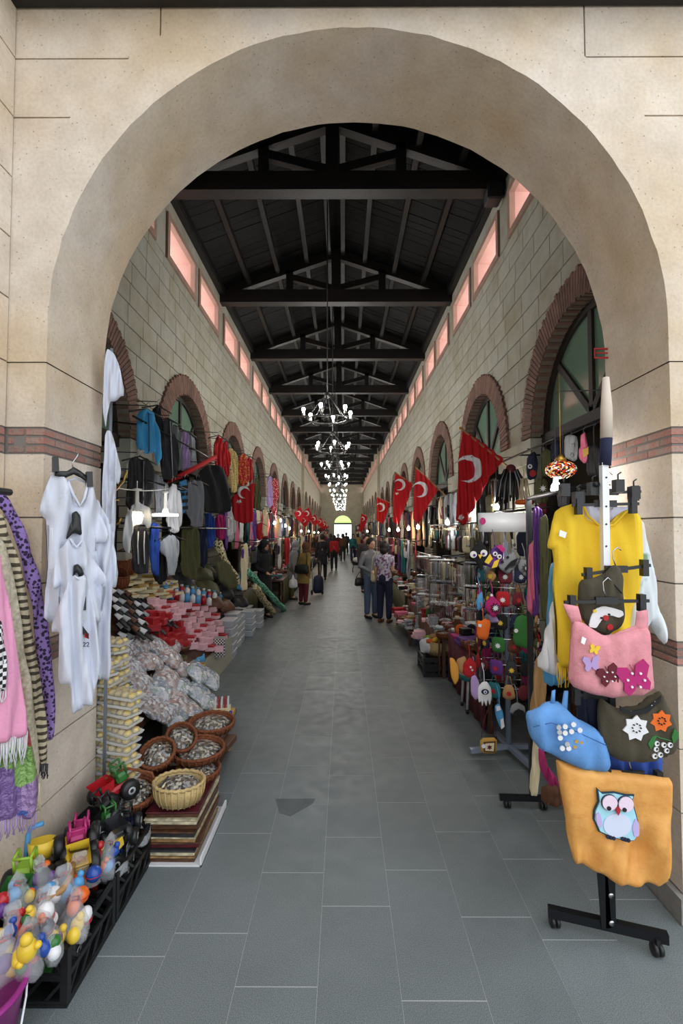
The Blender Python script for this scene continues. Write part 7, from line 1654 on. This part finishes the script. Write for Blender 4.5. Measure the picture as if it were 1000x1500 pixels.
# ================================================================== people
def limb(mb, pts, rad, n=10): mb.tube(pts, rad, n); [mb.ball(p, r*.98, n) for p, r in zip(pts, rad)]
def remesh(o, vox, sm=2):
    m = o.modifiers.new('skin', 'REMESH'); m.mode = 'VOXEL'; m.voxel_size = vox; m.use_smooth_shade = True
    if sm: s_ = o.modifiers.new('soft', 'SMOOTH'); s_.factor = .5; s_.iterations = sm
    return o
M_HAIRD = mat('dark_hair', (34, 26, 22), .6, var=.3, scale=60)
def person(label, loc, rz, h, top, legs, hair=None, sleeve='long', armL='down', armR='down', stoop=0, skirt=None, headcover=None, shoes='black', vox=.011, stride=.0, coat=False, headturn=0, female=True, topm=None, skinm=None):
    t = thing('person', label, 'person', loc, rz); s = h/1.7; sk = skinm or M_SKIN
    V = lambda x, y, z: Vector((x*s, y*s - stoop*max(0, z-.9)*s, z*s))
    hw = .155 if female else .185       # half shoulder width
    hip = .10
    def arm(side, pose):
        sx = side*hw; a = V(sx, 0, 1.38)
        if pose == 'down': e = V(sx*1.25, .02, 1.10); w_ = V(sx*1.3, -.06, .86)
        elif pose == 'fwd': e = V(sx*1.3, .02, 1.12); w_ = V(sx*1.0, -.24, 1.08)
        elif pose == 'bent': e = V(sx*1.35, .04, 1.12); w_ = V(sx*.7, -.17, 1.02)
        else: e = V(sx*1.35, -.05, 1.15); w_ = V(sx*1.2, -.30, 1.20)
        return a, e, w_
    feet = {-1: V(-hip, -stride, .07), 1: V(hip, stride, .07)}
    knees = {k: Vector((feet[k].x, feet[k].y*.5-.02*s, .50*s)) for k in feet}
    hips = {k: V(k*.085, 0, .92) for k in feet}
    hd = V(0, -.015, 1.60); hd.y -= stoop*.05
    # body: one continuous skin
    mb = MB()
    limb(mb, [V(0, 0, .95), V(0, .01, 1.12), V(0, 0, 1.30)], [.12*s, .105*s, .125*s], 12); limb(mb, [V(-hw*.8, 0, 1.38), V(hw*.8, 0, 1.38)], [.055*s, .055*s])
    limb(mb, [V(0, 0, 1.36), V(0, -.01, 1.50)], [.055*s, .05*s])
    mb.ball(hd, .098*s, 14, sz=1.22, sx=.86, sy=1.0); mb.ball(hd+Vector((0, -.045*s, -.055*s)), .055*s, 10, sx=.9)     # skull and jaw
    mb.ball(hd+Vector((0, -.102*s, -.012*s)), .017*s, 8, sz=1.5)                                                   # nose
    for k in (-1, 1): mb.ball(hd+Vector((k*.086*s, .01*s, -.01*s)), .026*s, 8, sx=.45, sz=1.2)                       # ears
    for k, pose in ((-1, armL), (1, armR)):
        a, e, w_ = arm(k, pose); limb(mb, [a, a.lerp(e, .5), e, e.lerp(w_, .4), w_], [.05*s, .047*s, .038*s, .037*s, .026*s])
        d = (w_-e).normalized(); pal = w_+d*.05*s; sdv = Vector((1, 0, 0)) if abs(d.x) < .8 else Vector((0, 1, 0)); sdv = (sdv-d*sdv.dot(d)).normalized(); nr = d.cross(sdv)
        limb(mb, [w_, pal], [.026*s, .032*s]); 
        for f in range(4):
            b_ = pal+sdv*(f-1.5)*.018*s+d*.02*s; L1 = (.04, .047, .044, .034)[f]*s; limb(mb, [b_, b_+d*L1, b_+d*L1*1.6+nr*.018*s], [.0095*s, .009*s, .0075*s], 6)
        limb(mb, [w_+d*.015*s, w_+d*.04*s-sdv*.035*s, w_+d*.07*s-sdv*.045*s], [.013*s, .011*s, .009*s], 6)
    for k in (-1, 1): limb(mb, [hips[k], knees[k], feet[k]], [.085*s, .055*s, .038*s]); limb(mb, [feet[k], feet[k]+V(0, -.13, -.035)-V(0, 0, 0)], [.036*s, .028*s])
    remesh(mb.build('body', sk, t), vox)
    # eyes, brows and mouth
    for k in (-1, 1): MB().ball(hd+Vector((k*.033*s, -.082*s, .004*s)), .011*s, 8).build('eye', P('charcoal', .3), t)
    MB().ball(hd+Vector((0, -.092*s, -.055*s)), .019*s, 8, sz=.35, sy=.5).build('mouth', C(160, 84, 80), t)
    # hair or head scarf
    if headcover:
        mb = MB(); mb.ball(hd+Vector((0, .018*s, .02*s)), .118*s, 14, sz=1.12, sx=.95); mb.ball(hd+Vector((0, .02*s, -.13*s)), .11*s, 12, sz=.7); o = remesh(mb.build('head_scarf', P(headcover, .85), t), vox)
    else:
        mb = MB(); mb.ball(hd+Vector((0, .025*s, .03*s)), .112*s, 14, sz=1.06, sx=.94)
        if female: mb.ball(hd+Vector((0, .06*s, -.06*s)), .085*s, 12, sz=1.1); [mb.ball(hd+Vector((k*.07*s, .02*s, -.04*s)), .045*s, 8, sz=1.5) for k in (-1, 1)]
        remesh(mb.build('hair', hair or M_HAIRD, t), vox)
    # clothing
    mb = MB(); z0 = .60 if coat else .90
    n0 = len(mb.v); mb.lathe([(0, z0*s), ((.20 if coat else .178)*s, z0*s), (.172*s, .98*s), (.145*s, 1.14*s), (.165*s, 1.30*s), (.13*s, 1.42*s), (.07*s, 1.47*s)], 18, sx=1.0, sy=.78); mb.v[n0:] = [(x, y-stoop*max(0, z/s-.9)*s, z) for (x, y, z) in mb.v[n0:]]; limb(mb, [V(-hw*.85, 0, 1.385), V(hw*.85, 0, 1.385)], [.066*s, .066*s]); 
    for k, pose in ((-1, armL), (1, armR)):
        a, e, w_ = arm(k, pose)
        if sleeve == 'long': limb(mb, [a, e, w_], [.068*s, .054*s, .042*s])
        else: limb(mb, [a, a.lerp(e, .55)], [.067*s, .062*s])
    cut = z0*s-.03
    o = mb.build('top', topm or P(top, .85), t); remesh(o, vox)
    mb = MB()
    if skirt:
        mb.lathe([(.15*s, 1.0*s), (.19*s, .8*s), (.22*s, .5*s), (.24*s, skirt*s), (.22*s, skirt*s), (.16*s, .8*s)], 20); o = mb.build('skirt', P(legs, .85), t)
    else:
        limb(mb, [V(0, 0, .98), V(0, 0, .92)], [.145*s, .15*s], 12)
        for k in (-1, 1): limb(mb, [hips[k], knees[k], feet[k]+Vector((0, 0, .06*s))], [.105*s, .078*s, .062*s])
        remesh(mb.build('trousers', P(legs, .85), t), vox)
    for k in (-1, 1):
        f = feet[k]; mb = MB(); limb(mb, [f+Vector((0, .04*s, -.025*s)), f+Vector((0, -.06*s, -.035*s)), f+Vector((0, -.15*s, -.042*s))], [.045*s, .042*s, .034*s]); mb.v = [(v[0], v[1], max(0, v[2])) for v in mb.v]; mb.build('shoe', P(shoes, .6), t)
    return t
def at(px, py): p = onZ(px, py, 0); p.z = 0; return p
pw = person('woman in floral short-sleeved top and rolled jeans standing by the right stall', at(563, 912), PI*.85, 1.60, 'lilac', 'navy', sleeve='short', armL='fwd', armR='down', topm=M_FLORAL, vox=.010, shoes='brown')
pm2 = person('man in grey jacket and blue trousers facing the floral shopper', at(543, 905), .55, 1.66, 'grey', 'slate', female=False, armL='bent', armR='down', vox=.010)
py_ = person('stooping person in mustard coat and patterned trousers on the left', at(444, 886), PI*.75, 1.52, 'olive', 'maroon', headcover='brown', coat=True, stoop=.12, armL='down', armR='bent', vox=.012, topm=mat('mustard_coat', (146, 124, 62), .9, var=.2, scale=9))
person('dark figure in a black coat and trousers in the middle of the aisle', at(472, 850), PI, 1.68, 'black', 'black', female=False, vox=.014, coat=True, stride=.1)
person('person in a red top and dark trousers walking away', at(489, 836), PI, 1.60, 'red', 'black', vox=.016, stride=.12)
person('grey dressed person leaning over the left stall', at(427, 878), PI*.55, 1.55, 'grey', 'olive', headcover='grey', coat=True, stoop=.15, vox=.014)
person('black clad vendor behind the sequined roll on the left', Vector((-1.68, 10.3, 0)), .9, 1.62, 'black', 'black', headcover='black', coat=True, armL='bent', armR='bent', vox=.012)
person('small dark figure walking in the distance beside the red top', at(502, 822), PI, 1.62, 'brown', 'charcoal', vox=.02, stride=.1)
person('blue grey figure with a shopping trolley in the distance', at(517, 824), 0, 1.62, 'teal', 'navy', vox=.02)
person('distant figure in dark clothes before the bright doorway', at(507, 812), PI, 1.65, 'charcoal', 'black', vox=.025, female=False)
person('distant figure in beige near the right stalls', at(524, 816), PI*.8, 1.6, 'tan', 'brown', vox=.025)
person('distant figure in a navy coat near the left stalls', at(484, 822), PI*.9, 1.62, 'navy', 'black', vox=.022, coat=True)
person('man in dark jacket behind the grey jacketed man', at(536, 868), .3, 1.70, 'charcoal', 'charcoal', female=False, vox=.016)
person('distant figure with white hair by the left lamps', at(495, 816), PI, 1.6, 'maroon', 'charcoal', hair=P('silver'), vox=.025)
# carried and wheeled things
t = thing('shoulder_bag', 'black shoulder bag worn on the mustard coat', 'bag', py_.location+Vector((-.02, -.26, .93)), -.2); pillow(smooth_poly([(-.2, -.14), (.2, -.14), (.17, .1), (-.17, .1)], 1), .14, .05).build('leather', P('black', .5), t); MB().tube([(-.13, 0, .08), (-.08, .06, .35), (.02, .12, .50), (.1, .1, .30), (.13, 0, .08)], .010, 5).build('strap', P('black', .5), t)
t = thing('carrier_bag', 'white plastic carrier bag held low beside the mustard coat', 'bag', py_.location+Vector((-.24, -.12, .56)), .1); pillow(smooth_poly([(-.11, -.13), (.11, -.13), (.10, .06), (.03, .10), (.0, .22), (-.03, .10), (-.1, .06)], 1), .14, .04, folds(.01, 50)).build('plastic', P('white', .35), t)
tr_ = thing('shopping_trolley', 'navy wheeled shopping trolley beside the mustard coat', 'trolley', at(466, 872), .4); pillow(smooth_poly([(-.16, .06), (.16, .06), (.15, .52), (.0, .6), (-.15, .52)], 1), .28, .06).build('bag', P('navy', .7), tr_); MB().tube([(-.12, .14, .05), (-.12, .18, .95), (.12, .18, .95), (.12, .14, .05)], .010, 6).build('handle', M_CHROME, tr_)
for k in (-1, 1): MB().lathe([(0, -.012), (.07, -.012), (.075, 0), (.07, .012), (0, .012)], 14, (k*.16, .1, .075), Matrix.Rotation(PI/2, 3, 'Y')).build('wheel', M_BLKPL, tr_)
t = thing('handbag', 'white shoulder bag on the grey jacketed man', 'bag', pm2.location+Vector((.10, -.22, .92)), .2); pillow(smooth_poly([(-.12, -.14), (.12, -.14), (.11, .1), (-.11, .1)], 1), .1, .04).build('fabric', P('cream', .8), t); MB().tube([(-.1, 0, .1), (-.06, .05, .35), (.05, .08, .5), (.1, 0, .1)], .008, 5).build('strap', P('cream', .8), t)
t = thing('handbag', 'black handbag hanging at the grey jacketed man\'s side', 'bag', pm2.location+Vector((-.24, -.1, .78)), .4); pillow(smooth_poly([(-.12, -.1), (.12, -.1), (.1, .08), (-.1, .08)], 1), .1, .04).build('leather', P('black', .5), t); MB().tube([(-.08, 0, .08), (0, 0, .2), (.08, 0, .08)], .008, 5).build('strap', P('black', .5), t)
t = thing('phone', 'small white phone in the floral shopper\'s hand', 'phone', pw.location+Vector((.22, -.06, 1.0)), .3); bevbox(.03, .07, .012, .003).build('case', P('white', .3), t); MB().box(-.012, .012, -.03, .03, .012, .0125).build('screen', P('black', .1), t)
pr2 = thing('pushchair', 'dark pushchair with a white bundle in the distance', 'pushchair', at(523, 838)); pillow(smooth_poly([(-.22, .3), (.22, .3), (.24, .6), (.0, .68), (-.24, .6)], 1), .4, .08).build('seat_pod', P('charcoal'), pr2); MB().ball((0, -.1, .55), .2, 12, sz=.6).build('bundle', P('white'), pr2); MB().tube([(-.2, .2, .4), (-.2, .4, 1.0), (.2, .4, 1.0), (.2, .2, .4)], .012, 6).build('handle', M_CHROME, pr2)
for a in (-.2, .2):
    for b_ in (-.25, .25): MB().lathe([(0, -.015), (.085, -.015), (.09, 0), (.085, .015), (0, .015)], 12, (a, b_, .09), Matrix.Rotation(PI/2, 3, 'Y')).build('wheel', M_BLKPL, pr2); MB().tube([(a, b_, .09), (a*.8, b_*.4, .35)], .012, 5).build('strut', M_CHROME, pr2)
t = thing('wooden_stool', 'small wooden stool by the black clad vendor', 'stool', at(408, 872)+Vector((-.1, 0, 0))); MB().box(-.16, .16, -.14, .14, .36, .39).build('seat', M_WOODL, t)
for a in (-.13, .13):
    for b_ in (-.11, .11): MB().box(a-.018, a+.018, b_-.018, b_+.018, 0, .36).build('leg', M_WOODL, t)
MB().box(-.13, .13, -.12, -.10, .12, .15).build('rung', M_WOODL, t)
# ================================================================== stalls further down the hall
q = random.Random(99)
ALL = ['red', 'maroon', 'charcoal', 'black', 'silver', 'cream', 'tan', 'brown', 'navy', 'teal', 'pink', 'olive', 'white', 'purple']
def far_stall(side, y0, i):
    X = WR if side > 0 else WL; wh = 'on the %s %s stall' % (ords[i], 'right' if side > 0 else 'left'); y1 = y0+BAY-.25
    xf = 1.25 if side > 0 else -1.45; xb = X-side*(.15 if y1 < STEP_Y else .36)
    if side < 0 and i == 0: xf = -2.0
    tz = .55+.1*(i % 2); xm = (xf+xb)/2; w_ = abs(xb-xf)
    table('market table %s' % wh, (xm, (y0+y1)/2, 0), w_, y1-y0, tz, q.choice(['maroon', 'brown', 'navy', 'olive', 'charcoal']))
    big = .17+.02*i
    tabletop(min(xf, xb)+.1, max(xf, xb)-.08, y0+.1, y1, tz, wh, ['box', 'cloth', 'pack', 'basket', 'shoe'] if side < 0 else ['box', 'pack', 'cloth', 'bottle', 'basket'], ALL, big, big+.04, 2 if i < 3 else 1)
    xr = X-side*(.42 if y1 < STEP_Y else .6); rz = -PI/2*side
    rail('upper goods rail %s' % wh, (xr, y0, 2.35), (xr, y1, 2.35), 2)
    hangrow(xr, y0+.05, y1, 2.32, 'on the upper rail of the %s %s stall' % (ords[i], 'right' if side > 0 else 'left'), ['dress', 'scarf', 'scarf', 'jacket'] if side < 0 else ['scarf', 'strand', 'bag', 'scarf'], ALL, rz, .20+.02*i)
    rail('lower goods rail %s' % wh, (xr-side*.3, y0, 1.62), (xr-side*.3, y1, 1.62), 2)
    hangrow(xr-side*.3, y0+.1, y1, 1.60, 'on the lower rail of the %s %s stall' % (ords[i], 'right' if side > 0 else 'left'), ['bag', 'scarf', 'strand', 'doll'], ALL, rz, .18+.02*i)
    if side > 0 and i in (1, 3):
        necklace_rack('wire necklace rack %s' % wh, (xf+side*.05, y0+.6, 0), rz*.75, 4, .36, i)
for i in range(8):
    far_stall(1, 9.75+i*BAY, i)
for i in range(8):
    far_stall(-1, 8.45+i*BAY+(0 if i else 0.0), i)
# farthest part: too small to pick the goods apart
for side in (-1, 1):
    mb = MB(); X = WR if side > 0 else WL
    for k in range(900):
        y = q.uniform(35, ENDY-.6); x = (1.3 if side > 0 else -1.5)+side*q.uniform(0, .45); z = q.choice([q.uniform(0, .8), q.uniform(.8, 2.3)]); s_ = q.uniform(.05, .12); mb.box(x-s_, x+s_, y-s_, y+s_, max(0, z-s_), z+s_, q.randint(0, 7))
    o = mb.build('distant_goods', [P(c) for c in ('red', 'charcoal', 'silver', 'brown', 'cream', 'teal', 'maroon', 'tan')]); tag(o, 'tiny crowded goods on the farthest stalls along the %s wall' % ('right' if side > 0 else 'left'), 'goods', kind='stuff')
